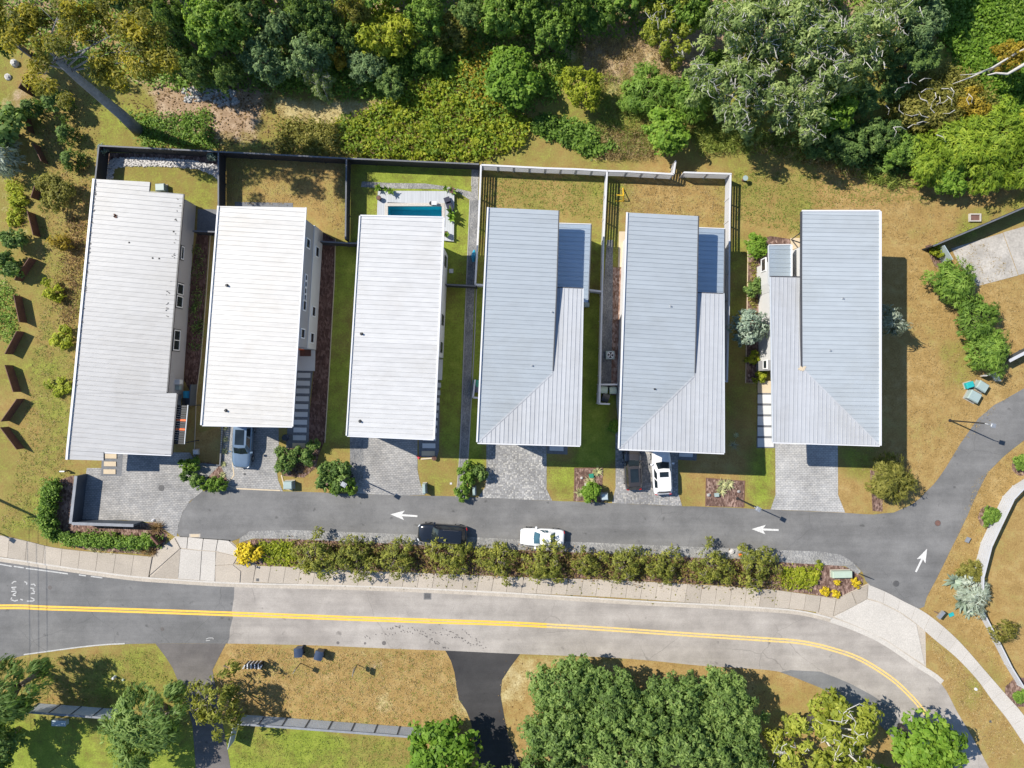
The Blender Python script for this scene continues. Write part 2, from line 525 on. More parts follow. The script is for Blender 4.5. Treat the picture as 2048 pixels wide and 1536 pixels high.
M['plastic_navy'] = flat('dark blue plastic', (0.035, 0.05, 0.085), 0.3, 0.12)
M['plastic_black'] = flat('black plastic', (0.018, 0.02, 0.024), 0.35, 0.1)
M['plastic_teal'] = flat('teal plastic', (0.02, 0.33, 0.34), 0.45, 0.1)
M['plastic_green'] = flat('dark green plastic', (0.02, 0.2, 0.13), 0.45, 0.1)
M['box_green'] = flat('pale sage green enamel', (0.36, 0.43, 0.35), 0.5, 0.06)
M['box_grey'] = flat('grey green enamel', (0.27, 0.34, 0.33), 0.5, 0.06)
M['box_blue'] = flat('blue grey enamel', (0.35, 0.42, 0.45), 0.5, 0.06)
M['orange'] = flat('orange painted slat', (0.8, 0.13, 0.02), 0.5, 0.06)
M['yellow'] = flat('yellow painted tube', (0.72, 0.45, 0.03), 0.45, 0.06)
M['iron'] = flat('cast iron', (0.09, 0.088, 0.088), 0.7, 0.2, 6.0, metal=0.2)
M['iron_rust'] = flat('rusty iron', (0.14, 0.075, 0.06), 0.8, 0.2, 4.0)
M['red'] = flat('red paint', (0.5, 0.03, 0.04), 0.4, 0.08)
M['terracotta'] = flat('brown planter', (0.16, 0.085, 0.055), 0.8, 0.15)
M['stone_pale'] = flat('pale river stone', (0.5, 0.48, 0.46), 0.75, 0.25, 9.0, obj_rand=0.1)
M['stone_grey'] = flat('grey rock', (0.34, 0.33, 0.32), 0.8, 0.25, 4.0, obj_rand=0.15, bmp=0.4)
M['tyre'] = flat('tyre rubber', (0.016, 0.016, 0.017), 0.85, 0.1)
M['rim'] = flat('alloy rim', (0.45, 0.46, 0.47), 0.3, 0.05, metal=0.8)
M['car_glass'] = glass_mat('tinted car glass', (0.012, 0.018, 0.022), 0.03)
M['car_glass_blue'] = glass_mat('pale reflecting car glass', (0.035, 0.085, 0.11), 0.03)
M['lamp_clear'] = flat('clear lamp cover', (0.6, 0.62, 0.64), 0.15, 0.03)
M['lamp_red'] = flat('red lamp cover', (0.35, 0.012, 0.012), 0.2, 0.05)
M['wood'] = flat('brown timber', (0.18, 0.12, 0.08), 0.75, 0.2, 5)
M['person_dark'] = flat('dark towel cloth', (0.03, 0.032, 0.05), 0.9, 0.2)
M['cushion'] = flat('white cushion cloth', (0.68, 0.69, 0.70), 0.9, 0.05)
M['galv'] = flat('galvanised steel', (0.42, 0.43, 0.44), 0.4, 0.08, metal=0.6)

# yellow line paint, worn through towards the east
def worn_yellow():
    m, n, bs = nodes_of('yellow road paint')
    v = position(n)
    wear = noise(n, v, 5.0, 4, 0.7)
    c = ramp(n, wear, [(0.3, (0.62, 0.37, 0.04)), (0.55, (0.72, 0.43, 0.05)), (0.75, (0.66, 0.45, 0.14))])
    n.links.new(c, bs.inputs['Base Color'])
    bs.inputs['Roughness'].default_value = 0.7
    return m
M['paint_worn'] = flat('worn white road paint', (0.40, 0.395, 0.385), 0.75, 0.25, 8.0, fine=16)
M['paint_yellow'] = worn_yellow()

def worn_pale_yellow():
    m, n, bs = nodes_of('worn yellow road paint')
    v = position(n)
    wear = noise(n, v, 6.0, 4, 0.75)
    c = ramp(n, wear, [(0.36, (0.37, 0.33, 0.27)), (0.46, (0.62, 0.42, 0.12)), (0.6, (0.66, 0.47, 0.17))])
    n.links.new(c, bs.inputs['Base Color'])
    bs.inputs['Roughness'].default_value = 0.75
    return m
M['paint_yellow_worn'] = worn_pale_yellow()

def deck_mat():
    m, n, bs = nodes_of('pale grey deck boards')
    v = position(n)
    sx = N(n, 'ShaderNodeSeparateXYZ'); n.links.new(v, sx.inputs[0])
    fr = math_n(n, 'FRACT', math_n(n, 'DIVIDE', sx.outputs[0], 0.16))
    c = ramp(n, fr, [(0.0, (0.2, 0.22, 0.24)), (0.12, (0.40, 0.415, 0.435)), (0.9, (0.40, 0.415, 0.435)), (1.0, (0.2, 0.22, 0.24))])
    c = mix(n, 1.0, c, ramp(n, noise(n, position(n, (6, 0.3, 1)), 1.0, 3), [(0.3, (0.9,) * 3), (0.7, (1.1,) * 3)]), 'MULTIPLY')
    n.links.new(c, bs.inputs['Base Color'])
    bs.inputs['Roughness'].default_value = 0.75
    return m
M['deck'] = deck_mat()

def water_mat():
    m, n, bs = nodes_of('pool water')
    out = n.nodes['Material Output']
    tr = N(n, 'ShaderNodeBsdfTransparent'); tr.inputs[0].default_value = (0.72, 0.97, 1.0, 1)
    gl = N(n, 'ShaderNodeBsdfGlossy'); gl.inputs['Roughness'].default_value = 0.02
    fr = N(n, 'ShaderNodeFresnel'); fr.inputs[0].default_value = 1.33
    b = N(n, 'ShaderNodeBump'); b.inputs['Strength'].default_value = 0.25
    n.links.new(noise(n, position(n), 3.0, 3), b.inputs['Height'])
    n.links.new(b.outputs[0], gl.inputs['Normal']); n.links.new(b.outputs[0], fr.inputs['Normal'])
    ms = N(n, 'ShaderNodeMixShader')
    n.links.new(fr.outputs[0], ms.inputs[0]); n.links.new(tr.outputs[0], ms.inputs[1]); n.links.new(gl.outputs[0], ms.inputs[2])
    n.links.new(ms.outputs[0], out.inputs['Surface'])
    return m
M['water'] = water_mat()
M['pool_floor'] = flat('teal pool plaster', (0.05, 0.47, 0.56), 0.6, 0.05)

# ------------------------------------------------------------------ ground sheet with real differences of grass and soil
def ground_mat():
    m, n, bs = nodes_of('lawn and soil')
    v = position(n)
    def attr(nm):
        a = N(n, 'ShaderNodeAttribute'); a.attribute_name = nm
        return a.outputs['Fac']
    big = noise(n, v, 0.16, 5, 0.6); mid = noise(n, v, 0.9, 5, 0.65); fine = noise(n, v, 6.0, 4, 0.7); blade = noise(n, v, 20.0, 3, 0.7)
    dry = ramp(n, mid, [(0.2, (0.215, 0.138, 0.048)), (0.5, (0.315, 0.21, 0.08)), (0.8, (0.44, 0.32, 0.148))])
    olive = ramp(n, mid, [(0.25, (0.16, 0.145, 0.035)), (0.75, (0.275, 0.235, 0.07))])
    green = ramp(n, mid, [(0.2, (0.11, 0.16, 0.022)), (0.5, (0.195, 0.24, 0.036)), (0.8, (0.29, 0.32, 0.06))])
    soil = ramp(n, mid, [(0.2, (0.17, 0.11, 0.065)), (0.5, (0.32, 0.225, 0.145)), (0.8, (0.5, 0.39, 0.28))])
    def blur(a, amp):   # uneven margins
        x = math_n(n, 'ADD', a, math_n(n, 'MULTIPLY', math_n(n, 'SUBTRACT', big, 0.5), amp))
        x = math_n(n, 'ADD', x, math_n(n, 'MULTIPLY', math_n(n, 'SUBTRACT', mid, 0.5), amp * 0.8))
        return math_n(n, 'ADD', x, math_n(n, 'MULTIPLY', math_n(n, 'SUBTRACT', fine, 0.5), amp * 0.6), clamp=True)
    g = blur(attr('green'), 1.25)
    c = mix(n, ramp(n, g, [(0.1, 0.0), (0.5, 1.0)]), dry, olive)
    c = mix(n, ramp(n, g, [(0.5, 0.0), (0.85, 1.0)]), c, green)
    s_ = blur(attr('soil'), 0.8)
    c = mix(n, ramp(n, s_, [(0.4, 0.0), (0.62, 1.0)]), c, soil)
    straw = ramp(n, mid, [(0.2, (0.30, 0.23, 0.10)), (0.5, (0.42, 0.35, 0.17)), (0.8, (0.55, 0.47, 0.27))])
    c = mix(n, ramp(n, blur(attr('straw'), 0.7), [(0.35, 0.0), (0.7, 1.0)]), c, straw)
    c = mix(n, 1.0, c, ramp(n, fine, [(0.25, (0.68,) * 3), (0.75, (1.3,) * 3)]), 'MULTIPLY')
    c = mix(n, 1.0, c, ramp(n, blade, [(0.25, (0.66,) * 3), (0.75, (1.32,) * 3)]), 'MULTIPLY')
    weed = ramp(n, noise(n, v, 2.6, 4, 0.65), [(0.62, 0.0), (0.72, 0.5)])
    c = mix(n, math_n(n, 'MULTIPLY', weed, ramp(n, noise(n, v, 0.22, 3), [(0.42, 0.0), (0.6, 1.0)])), c, (0.10, 0.105, 0.022))
    n.links.new(c, bs.inputs['Base Color'])
    bs.inputs['Roughness'].default_value = 0.95
    bs.inputs['Specular IOR Level'].default_value = 0.08
    bump(n, bs, math_n(n, 'ADD', fine, blade), 0.7, 0.05)
    return m
M['ground'] = ground_mat()
POOL = (777, 414, 884, 455)

def inside(px, py, poly):
    r = np.zeros(px.shape, bool)
    n = len(poly)
    j = n - 1
    for i in range(n):
        xi, yi = poly[i]; xj, yj = poly[j]
        c = ((yi > py) != (yj > py)) & (px < (xj - xi) * (py - yi) / (yj - yi + 1e-12) + xi)
        r ^= c
        j = i
    return r

# (outline, greenness) of lawns, later ones on top
LAWNS = [
 ([(-400, 130), (210, 130), (200, 360), (150, 930), (120, 1090), (-400, 1090)], 0.42),
 ([(130, 150), (200, 150), (190, 340), (150, 560), (90, 560), (120, 300)], 0.35),
 ([(150, 380), (190, 380), (140, 720), (110, 720)], 0.18),
 ([(60, 700), (140, 700), (110, 1060), (30, 1060)], 0.48),
 ([(80, 820), (140, 800), (120, 930), (95, 930)], 0.62),
 ([(215, 300), (437, 310), (437, 420), (380, 420), (215, 420)], 0.58),
 ([(437, 300), (693, 315), (693, 490), (437, 490)], 0.22),
 ([(693, 315), (960, 330), (960, 580), (693, 580)], 0.78),
 ([(640, 485), (718, 485), (705, 900), (640, 985)], 0.78),
 ([(640, 895), (705, 895), (740, 985), (600, 985), (600, 950)], 0.35),
 ([(885, 565), (960, 570), (960, 940), (900, 940), (870, 880)], 0.82),
 ([(835, 905), (925, 905), (915, 995), (845, 990)], 0.42),
 ([(930, 560), (980, 560), (975, 960), (930, 960)], 0.9),
 ([(962, 340), (1216, 350), (1216, 500), (962, 440)], 0.32),
 ([(962, 440), (985, 440), (980, 580), (962, 580)], 0.85),
 ([(1110, 500), (1216, 480), (1210, 600), (1110, 600)], 0.7),
 ([(1150, 590), (1210, 590), (1235, 940), (1150, 960)], 0.88),
 ([(1093, 925), (1160, 930), (1150, 1002), (1100, 1000)], 0.82),
 ([(1195, 930), (1235, 935), (1230, 1003), (1180, 1003)], 0.3),
 ([(1216, 350), (1462, 355), (1462, 600), (1216, 600)], 0.16),
 ([(1216, 355), (1262, 355), (1250, 420), (1216, 420)], 0.6),
 ([(1216, 440), (1240, 440), (1238, 540), (1216, 540)], 0.6),
 ([(1440, 360), (1540, 360), (1540, 940), (1440, 940)], 0.38),
 ([(1355, 900), (1525, 920), (1510, 1016), (1365, 1012)], 0.2),
 ([(1505, 890), (1553, 890), (1545, 1015), (1500, 1015)], 0.75),
 ([(1462, 470), (1500, 470), (1496, 640), (1462, 640)], 0.55),
 ([(1462, 330), (1640, 330), (1640, 470), (1462, 450)], 0.36),
 ([(1640, 350), (1900, 350), (2400, 330), (2400, 800), (1700, 1040), (1640, 1040)], 0.04),
 ([(1680, 880), (1760, 880), (1760, 960), (1680, 960)], 0.5),
 ([(1880, 690), (1950, 680), (1955, 770), (1890, 780)], 0.42),
 ([(1930, 420), (2400, 300), (2400, 460), (2048, 450), (1910, 490)], 0.62),
 ([(1840, 880), (2400, 700), (2400, 1536), (1990, 1536), (1840, 1300)], 0.06),
 ([(1860, 1260), (1960, 1260), (2048, 1400), (2048, 1560), (1980, 1536)], 0.26),
 ([(-400, 1300), (470, 1285), (470, 1440), (-400, 1440)], 0.36),
 ([(200, 1310), (330, 1300), (340, 1420), (200, 1400)], 0.6),
 ([(440, 1287), (910, 1300), (960, 1560), (440, 1560)], 0.02),
 ([(560, 1330), (770, 1335), (760, 1350), (560, 1350)], 0.36),
 ([(-400, 1425), (470, 1440), (840, 1475), (900, 1800), (-400, 1800)], 0.85),
 ([(470, 1460), (840, 1480), (900, 1800), (470, 1800)], 0.74),
 ([(700, 1490), (840, 1485), (840, 1800), (700, 1800)], 0.5),
 ([(1000, 1320), (1900, 1340), (1900, 1900), (1000, 1900)], 0.08),
 ([(1500, 1350), (1720, 1400), (1800, 1600), (1480, 1600)], 0.2),
]
SOILS = [
 ([(180, 130), (560, 150), (530, 290), (300, 290), (300, 200)], 0.5),
 ([(330, 165), (500, 165), (520, 205), (480, 260), (330, 240)], 0.95),
 ([(560, 180), (800, 195), (700, 240), (560, 260)], 0.35),
 ([(-500, -700), (2500, -700), (2500, 90), (1150, 80), (700, 30), (520, 150), (0, 90), (-500, 90)], 0.62),
 ([(1160, 90), (1360, 90), (1380, 170), (1170, 170)], 1.0),
 ([(1380, 50), (1460, 50), (1450, 160), (1340, 160)], 0.8),
 ([(1190, 260), (1300, 260), (1290, 320), (1200, 320)], 0.65),
 ([(1040, 260), (1180, 290), (1300, 325), (1050, 320)], 0.25),
 ([(1500, 300), (1720, 330), (1700, 350), (1500, 310)], 0.3),
 ([(0, 180), (60, 180), (75, 560), (50, 700), (0, 700), (-60, 400)], 0.35),
 ([(30, 130), (70, 130), (70, 220), (30, 220)], 0.6),
 ([(930, 1390), (960, 1380), (980, 1480), (950, 1470)], 0.5),
 ([(1000, 1310), (1060, 1310), (1060, 1400), (1000, 1400)], 0.5),
 ([(890, 1340), (945, 1340), (955, 1430), (900, 1420)], 0.45),
 ([(745, 1390), (790, 1390), (790, 1425), (745, 1425)], 0.6),
 ([(720, 1310), (780, 1315), (780, 1355), (720, 1355)], 0.42),
]
STRAWS = [
 ([(545, 195), (700, 205), (790, 205), (790, 228), (690, 250), (560, 245)], 0.95),
 ([(930, 60), (1040, 75), (1160, 80), (1160, 130), (1040, 110), (940, 110)], 0.8),
 ([(1170, 80), (1350, 90), (1370, 165), (1180, 165)], 0.45),
 ([(1200, 150), (1440, 160), (1430, 220), (1220, 220)], 0.5),
 ([(1040, 275), (1120, 270), (1200, 310), (1040, 320)], 0.35),
 ([(1190, 265), (1290, 265), (1290, 320), (1190, 320)], 0.7),
 ([(910, 1300), (1100, 1310), (1540, 1345), (1540, 1360), (1100, 1335), (1040, 1420), (1000, 1420)], 0.55),
 ([(470, 1290), (890, 1302), (900, 1320), (470, 1308)], 0.5),
 ([(900, 1340), (945, 1340), (955, 1440), (905, 1440)], 0.6),
 ([(740, 1385), (790, 1385), (790, 1425), (745, 1425)], 0.7),
 ([(1600, 270), (1660, 300), (1740, 340), (1740, 352), (1640, 320)], 0.6),
]
def make_ground():
    xs = np.arange(-62, 62.01, 0.42); ys = np.arange(-50, 50.01, 0.42)
    for q in (POOL[0], POOL[2]): xs = np.append(xs, (q - 1024) / S)
    for q in (POOL[1], POOL[3]): ys = np.append(ys, (768 - q) / S)
    xs = np.unique(np.concatenate([xs, [-600, -300, -150, -90, -72, 72, 90, 150, 300, 600]]))
    ys = np.unique(np.concatenate([ys, [-600, -300, -150, -90, -62, 62, 90, 150, 300, 600]]))
    X, Y = np.meshgrid(xs, ys)
    nx, ny = len(xs), len(ys)
    px = 1024 + X * S; py = 768 - Y * S
    g = np.full(X.shape, 0.3); s = np.zeros(X.shape); st = np.zeros(X.shape)
    for poly, v in STRAWS: st[inside(px, py, poly)] = v
    g[py < 330] = 0.5
    for poly, v in LAWNS: g[inside(px, py, poly)] = v
    for poly, v in SOILS:
        k = inside(px, py, poly); s[k] = np.maximum(s[k], v)
    def blur(a):
        for _ in range(3):
            b = a.copy()
            b[1:-1, 1:-1] = (a[1:-1, 1:-1] * 2 + a[:-2, 1:-1] + a[2:, 1:-1] + a[1:-1, :-2] + a[1:-1, 2:]) / 6
            a = b
        return a
    g = blur(blur(g)); s = blur(blur(s)); st = blur(blur(st))
    me = bpy.data.meshes.new('ground')
    V = np.stack([X, Y, np.zeros_like(X)], -1).reshape(-1, 3)
    i, j = np.meshgrid(np.arange(nx - 1), np.arange(ny - 1))
    a = (j * nx + i).ravel()
    F = np.stack([a, a + 1, a + nx + 1, a + nx], -1)
    cx = (V[F[:, 0], 0] + V[F[:, 2], 0]) / 2 * S + 1024; cy = 768 - (V[F[:, 0], 1] + V[F[:, 2], 1]) / 2 * S
    F = F[~((cx > POOL[0]) & (cx < POOL[2]) & (cy > POOL[1]) & (cy < POOL[3]))]
    fill(me, V, F)
    for nm, arr in (('green', g), ('soil', s), ('straw', st)):
        at = me.attributes.new(nm, 'FLOAT', 'POINT'); at.data.foreach_set('value', arr.ravel().astype(np.float32))
    me.materials.append(M['ground'])
    o = bpy.data.objects.new('ground', me); COL.objects.link(o); o['kind'] = 'structure'

def fill(me, V, F):
    """fast mesh from arrays of one face size"""
    n = F.shape[1]
    me.vertices.add(len(V)); me.vertices.foreach_set('co', V.astype(np.float32).ravel())
    me.loops.add(F.size); me.loops.foreach_set('vertex_index', F.astype(np.int32).ravel())
    me.polygons.add(len(F)); me.polygons.foreach_set('loop_start', (np.arange(len(F)) * n).astype(np.int32))
    me.polygons.foreach_set('loop_total', np.full(len(F), n, np.int32))
    me.update(calc_edges=True)
make_ground()
# ------------------------------------------------------------------ roads, paths, beds
MAIN_TOP = smooth_line([(-600, 1052), (-300, 1082), (0, 1122), (100, 1137), (250, 1158), (350, 1166), (470, 1173), (640, 1177), (800, 1182), (1024, 1193), (1280, 1209), (1420, 1216), (1536, 1223), (1600, 1229), (1660, 1243), (1720, 1265), (1770, 1290), (1830, 1331), (1882, 1367), (1915, 1425), (1945, 1475), (1978, 1536), (2010, 1600), (2060, 1720), (2120, 1900)], 4)
MAIN_BOT = smooth_line([(-600, 1560), (-300, 1430), (-100, 1350), (48, 1311), (130, 1298), (210, 1290), (300, 1287), (450, 1287), (512, 1288), (640, 1291), (800, 1298), (890, 1301), (1040, 1308), (1200, 1314), (1300, 1321), (1400, 1331), (1536, 1340), (1590, 1353), (1640, 1373), (1690, 1400), (1740, 1428), (1780, 1465), (1815, 1510), (1850, 1570), (1890, 1680), (1930, 1900)], 4)
def between(a, b, x0, x1):
    t = [p for p in a if x0 <= p[0] <= x1]; u = [p for p in b if x0 <= p[0] <= x1]
    return t, u
def at_x(line, x):
    for i in range(1, len(line)):
        if line[i - 1][0] <= x <= line[i][0]:
            t = (x - line[i - 1][0]) / max(line[i][0] - line[i - 1][0], 1e-6)
            return (x, line[i - 1][1] + t * (line[i][1] - line[i - 1][1]))
t, u = between(MAIN_TOP, MAIN_BOT, -700, 466)
sheet('road', t + [(469, 1173), (468, 1195), (464, 1222), (466, 1235), (460, 1258), (459, 1276), (455, 1287)] + [p for p in reversed(u) if p[0] < 454], 0.02, M['asphalt_new'])
t, u = between(MAIN_TOP, MAIN_BOT, 466, 3000)
sheet('road', [(469, 1173)] + t + [p for p in reversed(u) if p[0] > 456] + [(455, 1287), (459, 1276), (460, 1258), (466, 1235), (464, 1222), (468, 1195)], 0.02, M['asphalt_old'])
sheet('road_patch', [(1560, 1344), (1580, 1340), (1640, 1343), (1672, 1355), (1702, 1368), (1745, 1391), (1780, 1415), (1797, 1438), (1812, 1470), (1850, 1540), (1835, 1545), (1812, 1510), (1777, 1466), (1738, 1430), (1690, 1402), (1640, 1375), (1590, 1355)], 0.026, M['asphalt_patch'])

# private lane and its turn to the north-east
LANE = [(405, 983), (470, 979), (640, 985), (760, 990), (860, 991), (980, 996), (1100, 1001), (1220, 1006), (1365, 1012), (1480, 1016), (1690, 1026), (1740, 1029), (1790, 1025), (1832, 1004), (1870, 966), (1895, 930), (1922, 884), (1955, 838), (1985, 812), (2048, 776), (2150, 720), (2300, 660),
        (2300, 760), (2150, 815), (2048, 880), (2005, 914), (1975, 945), (1955, 985), (1935, 1030), (1915, 1072), (1895, 1112), (1870, 1162), (1852, 1196), (1846, 1222), (1808, 1205), (1770, 1186), (1734, 1170), (1727, 1146), (1703, 1122), (1680, 1110), (1640, 1104), (1536, 1100), (1400, 1095), (1280, 1090), (1160, 1085), (1024, 1079), (860, 1071), (700, 1065), (590, 1061), (500, 1062), (478, 1078), (466, 1083), (352, 1075), (357, 1050), (365, 1025), (380, 1002)]
sheet('lane', wobble(LANE, 0.5, 20), 0.03, M['asphalt_lane'])
sheet('lane_patch', [(1100, 1004), (1160, 1008), (1210, 1018), (1180, 1024), (1130, 1020)], 0.034, M['asphalt_drive']) if False else None

# side drives south of the road
sheet('driveway', [(311, 1287), (330, 1312), (345, 1335), (352, 1352), (372, 1400), (385, 1450), (392, 1540), (396, 1640), (470, 1640), (462, 1540), (450, 1470), (440, 1420), (425, 1340), (437, 1316), (452, 1287)], 0.014, M['asphalt_drive'])
sheet('driveway', [(890, 1300), (902, 1322), (909, 1345), (913, 1375), (918, 1400), (932, 1420), (942, 1445), (948, 1475), (955, 1510), (960, 1560), (965, 1640), (1060, 1640), (1050, 1560), (1040, 1530), (1025, 1490), (1016, 1470), (1008, 1430), (1001, 1390), (1004, 1360), (1020, 1335), (1040, 1308)], 0.014, M['asphalt_black'])

# markings
def arrow(px, py, ang, L=54, name='lane_arrow'):
    ca, sa = math.cos(ang), math.sin(ang)
    shp = [(0, 0), (28, -9.5), (23, -2.0), (L, -1.8), (L, 1.8), (23, 2.0), (28, 9.5)]
    return sheet(name, [(px + x * ca - y * sa, py + x * sa + y * ca) for x, y in shp], 0.037, M['paint_white'])
arrow(781, 1028.5, math.radians(4))
arrow(1503, 1058, math.radians(2))
arrow(1854, 1097, math.radians(116), 52)
CENTRE = smooth_line([(-600, 1250), (-300, 1222), (0, 1213.5), (100, 1216), (270, 1221), (512, 1229.5), (700, 1236.5), (860, 1242), (1024, 1247.5), (1200, 1257), (1380, 1269), (1536, 1279), (1600, 1284), (1660, 1297), (1720, 1318), (1780, 1355), (1820, 1391), (1846, 1421), (1872, 1455), (1895, 1490), (1918, 1530), (1945, 1590), (1990, 1720), (2030, 1880)], 5)
def offset_line(line, d):
    out = []
    for i, p in enumerate(line):
        a, b = line[max(i - 1, 0)], line[min(i + 1, len(line) - 1)]
        dx, dy = b[0] - a[0], b[1] - a[1]; l = math.hypot(dx, dy)
        out.append((p[0] - dy / l * d, p[1] + dx / l * d))
    return out
for d in (-2.75, 2.75):
    ln = offset_line(CENTRE, d)
    ribbon('yellow_line', [p for p in ln if p[0] < 1064] + [next(p for p in ln if p[0] >= 1064)], 0.2, 0.027, 0.027, M['paint_yellow'])
    ribbon('yellow_line', [p for p in ln if p[0] >= 1064], 0.17, 0.027, 0.027, M['paint_yellow_worn'])
for seg in ([(-80, 1115), (-20, 1123), (24, 1131)], [(28, 1131), (48, 1134)], [(52, 1135), (100, 1141), (136, 1146)], [(158, 1148), (172, 1150)], [(182, 1151), (205, 1154)], [(224, 1152), (250, 1154)], [(266, 1156), (308, 1160)]):
    ribbon('white_line', [(x, y + 1.5) for x, y in seg], 0.12, 0.027, 0.027, M['paint_worn'])
ribbon('kerb', smooth_line([(48, 1309), (100, 1302), (160, 1294), (210, 1289), (250, 1287)]), 0.12, 0.0, 0.05, M['paint_worn'])
# loose survey marks sprayed on the west end of the road: two columns of small dashes
b = MB()
def squig(pts, wd=0.11):
    for i in range(len(pts) - 1):
        p, q = P(*pts[i]), P(*pts[i + 1]); d = (q - p).normalized(); n_ = Vector((-d.y, d.x, 0)) * wd / 2
        b.face([(v.x, v.y, 0.027) for v in (p - n_, q - n_, q + n_, p + n_)])
for pts in ([(24, 1167), (28, 1163), (33, 1163)], [(49, 1163), (54, 1165), (54, 1169)], [(23, 1175), (33, 1174)], [(25, 1178), (31, 1178)], [(23, 1183), (31, 1182), (33, 1185), (24, 1190), (32, 1191)], [(24, 1195), (22, 1199), (30, 1202), (36, 1200)], [(62, 1169), (69, 1168), (71, 1172)], [(61, 1176), (69, 1177), (66, 1180), (70, 1184)], [(62, 1187), (70, 1186)], [(62, 1195), (70, 1199), (66, 1202), (54, 1202)], [(41, 1198), (46, 1200)]):
    squig(pts)
for pts in ([(408, 1278), (418, 1274), (433, 1274)], [(407, 1284), (422, 1283)], [(434, 1275), (433, 1279)]): squig([(a_ * .55 + 188, b_ * .55 + 575) for a_, b_ in pts], 0.06)
o = b.build('road_spray_mark', M['paint_worn']); o['kind'] = 'structure'
# dark tyre scuffs near the black drive
b = MB()
for arc in ([(860, 1262), (900, 1271), (940, 1284), (970, 1296)], [(770, 1258), (815, 1262), (850, 1272), (890, 1297)], [(780, 1253), (840, 1262), (895, 1299)], [(880, 1252), (915, 1270), (940, 1290)], [(730, 1275), (760, 1270), (790, 1268)], [(925, 1262), (950, 1277), (966, 1292)]):
    q = resample(smooth_line(arc), int(line_len(arc) / 5))
    for x, y in q:
        if random.random() < 0.8:
            x += random.uniform(-2, 2); y += random.uniform(-3, 3); L_ = random.uniform(1.5, 4.5)
            p = P(x, y); a = random.uniform(-1.3, -0.3)
            b.box((p.x, p.y, 0.0265), (L_ / S, 0.075, 0.002), a)
o = b.build('tyre_scuff', M['asphalt_drive']); o['kind'] = 'structure'
for x, y, r, rot in ((676, 1285.5, 0.16, 0.3), (730, 1286.5, 0.13, 0), (768, 1286, 0.22, 0.7), (325, 1258, .2, 0), (100, 1175, .22, .3)):
    b = MB(); p = P(x, y); b.disc((p.x, p.y), r, 0.021, 0.0265, 9, r * 0.9)
    o = b.build('tar_spot', M['asphalt_drive']); o['kind'] = 'structure'

# kerb and gutter along the north side of the road
K = [p for p in MAIN_TOP if p[0] < 1884]
ribbon('gutter', offset_line([p for p in K if p[0] < 1672], -2.2) , 0.34, 0.0, 0.035, M['kerb'])
ribbon('kerb', offset_line([p for p in K if p[0] < 1662], -7.2), 0.16, 0.0, 0.125, M['concrete_new'])
ribbon('gutter', offset_line([p for p in K if p[0] >= 1655], -3.5), 0.5, 0.0, 0.04, M['concrete_new'])

def slab_run(parent, A, B, n, z, mat, gap=0.03, name='slab', depth=0.14, group=None):
    """flags laid between two edges, one object each"""
    a, c = resample(A, n * 4), resample(B, n * 4)
    out = []
    for k in range(n):
        i0, i1 = k * 4, k * 4 + 4
        pa = [Vector(a[i]) for i in range(i0, i1 + 1)]; pc = [Vector(c[i]) for i in range(i0, i1 + 1)]
        g = gap * S / 2
        d = (pa[1] - pa[0]).normalized(); pa[0] = pa[0] + d * g
        d = (pa[-1] - pa[-2]).normalized(); pa[-1] = pa[-1] - d * g
        d = (pc[1] - pc[0]).normalized(); pc[0] = pc[0] + d * g
        d = (pc[-1] - pc[-2]).normalized(); pc[-1] = pc[-1] - d * g
        pts = [P(*q) for q in pa] + [P(*q) for q in reversed(pc)]
        b = MB(); b.prism([(p.x, p.y) for p in pts], z - depth, z + random.uniform(-.004, .004))
        out.append(b.build(name, mat, parent))
    return out
def setting(name):
    o = bpy.data.objects.new(name, None); COL.objects.link(o); o['kind'] = 'structure'
    return o
walk = setting('sidewalk')
W_UP = [(-300, 1024), (-120, 1048), (0, 1070), (60, 1083), (105, 1094), (170, 1102), (235, 1107), (305, 1113)]
W_LO = [(-300, 1072), (-120, 1095), (0, 1112), (60, 1122), (105, 1130), (170, 1140), (235, 1148), (298, 1154)]
slab_run(walk, smooth_line(W_UP), smooth_line(W_LO), 17, 0.12, M['concrete'])
def slab_poly(parent, pts, z, mat, name='slab'):
    b = MB(); w_ = [P(*q) for q in pts]; c = sum(w_, Vector()) / len(w_)
    w_ = [p + (c - p).normalized() * 0.015 for p in w_]
    b.prism([(p.x, p.y) for p in w_], z - 0.14, z)
    return b.build(name, mat, parent)
sheet('crossing_bed', [(302, 1112), (352, 1072), (460, 1080), (514, 1130), (508, 1167), (300, 1155)], 0.03, M['kerb'])
sheet('crossing_bed', [(1636, 1190), (1672, 1196), (1737, 1166), (1850, 1225), (1852, 1334), (1760, 1288), (1660, 1240), (1632, 1226)], 0.012, M['kerb'])
# flared crossing at the west end of the lane
for pts, m_ in (([(307, 1113), (350, 1076), (361, 1096), (300, 1150)], 'concrete'), ([(362, 1096), (357, 1155), (302, 1154)], 'concrete'),
                ([(352, 1073), (376, 1074), (374, 1097), (362, 1095)], 'concrete_new'), ([(377, 1074), (407, 1077), (404, 1100), (375, 1097)], 'concrete_new'),
                ([(408, 1077), (436, 1079), (432, 1102), (405, 1100)], 'concrete_new'), ([(437, 1079), (458, 1081), (480, 1101), (477, 1112), (433, 1102)], 'concrete_new'),
                ([(362, 1097), (404, 1101), (400, 1160), (357, 1157)], 'concrete_new'), ([(405, 1101), (432, 1103), (430, 1163), (401, 1160)], 'concrete_new'), ([(433, 1103), (476, 1113), (467, 1128), (431, 1130)], 'concrete'),
                ([(431, 1131), (466, 1129), (482, 1142), (480, 1166), (431, 1163)], 'concrete'), ([(477, 1114), (512, 1131), (506, 1166), (483, 1166), (484, 1142), (468, 1128)], 'concrete')):
    slab_poly(walk, pts, 0.10, M[m_])
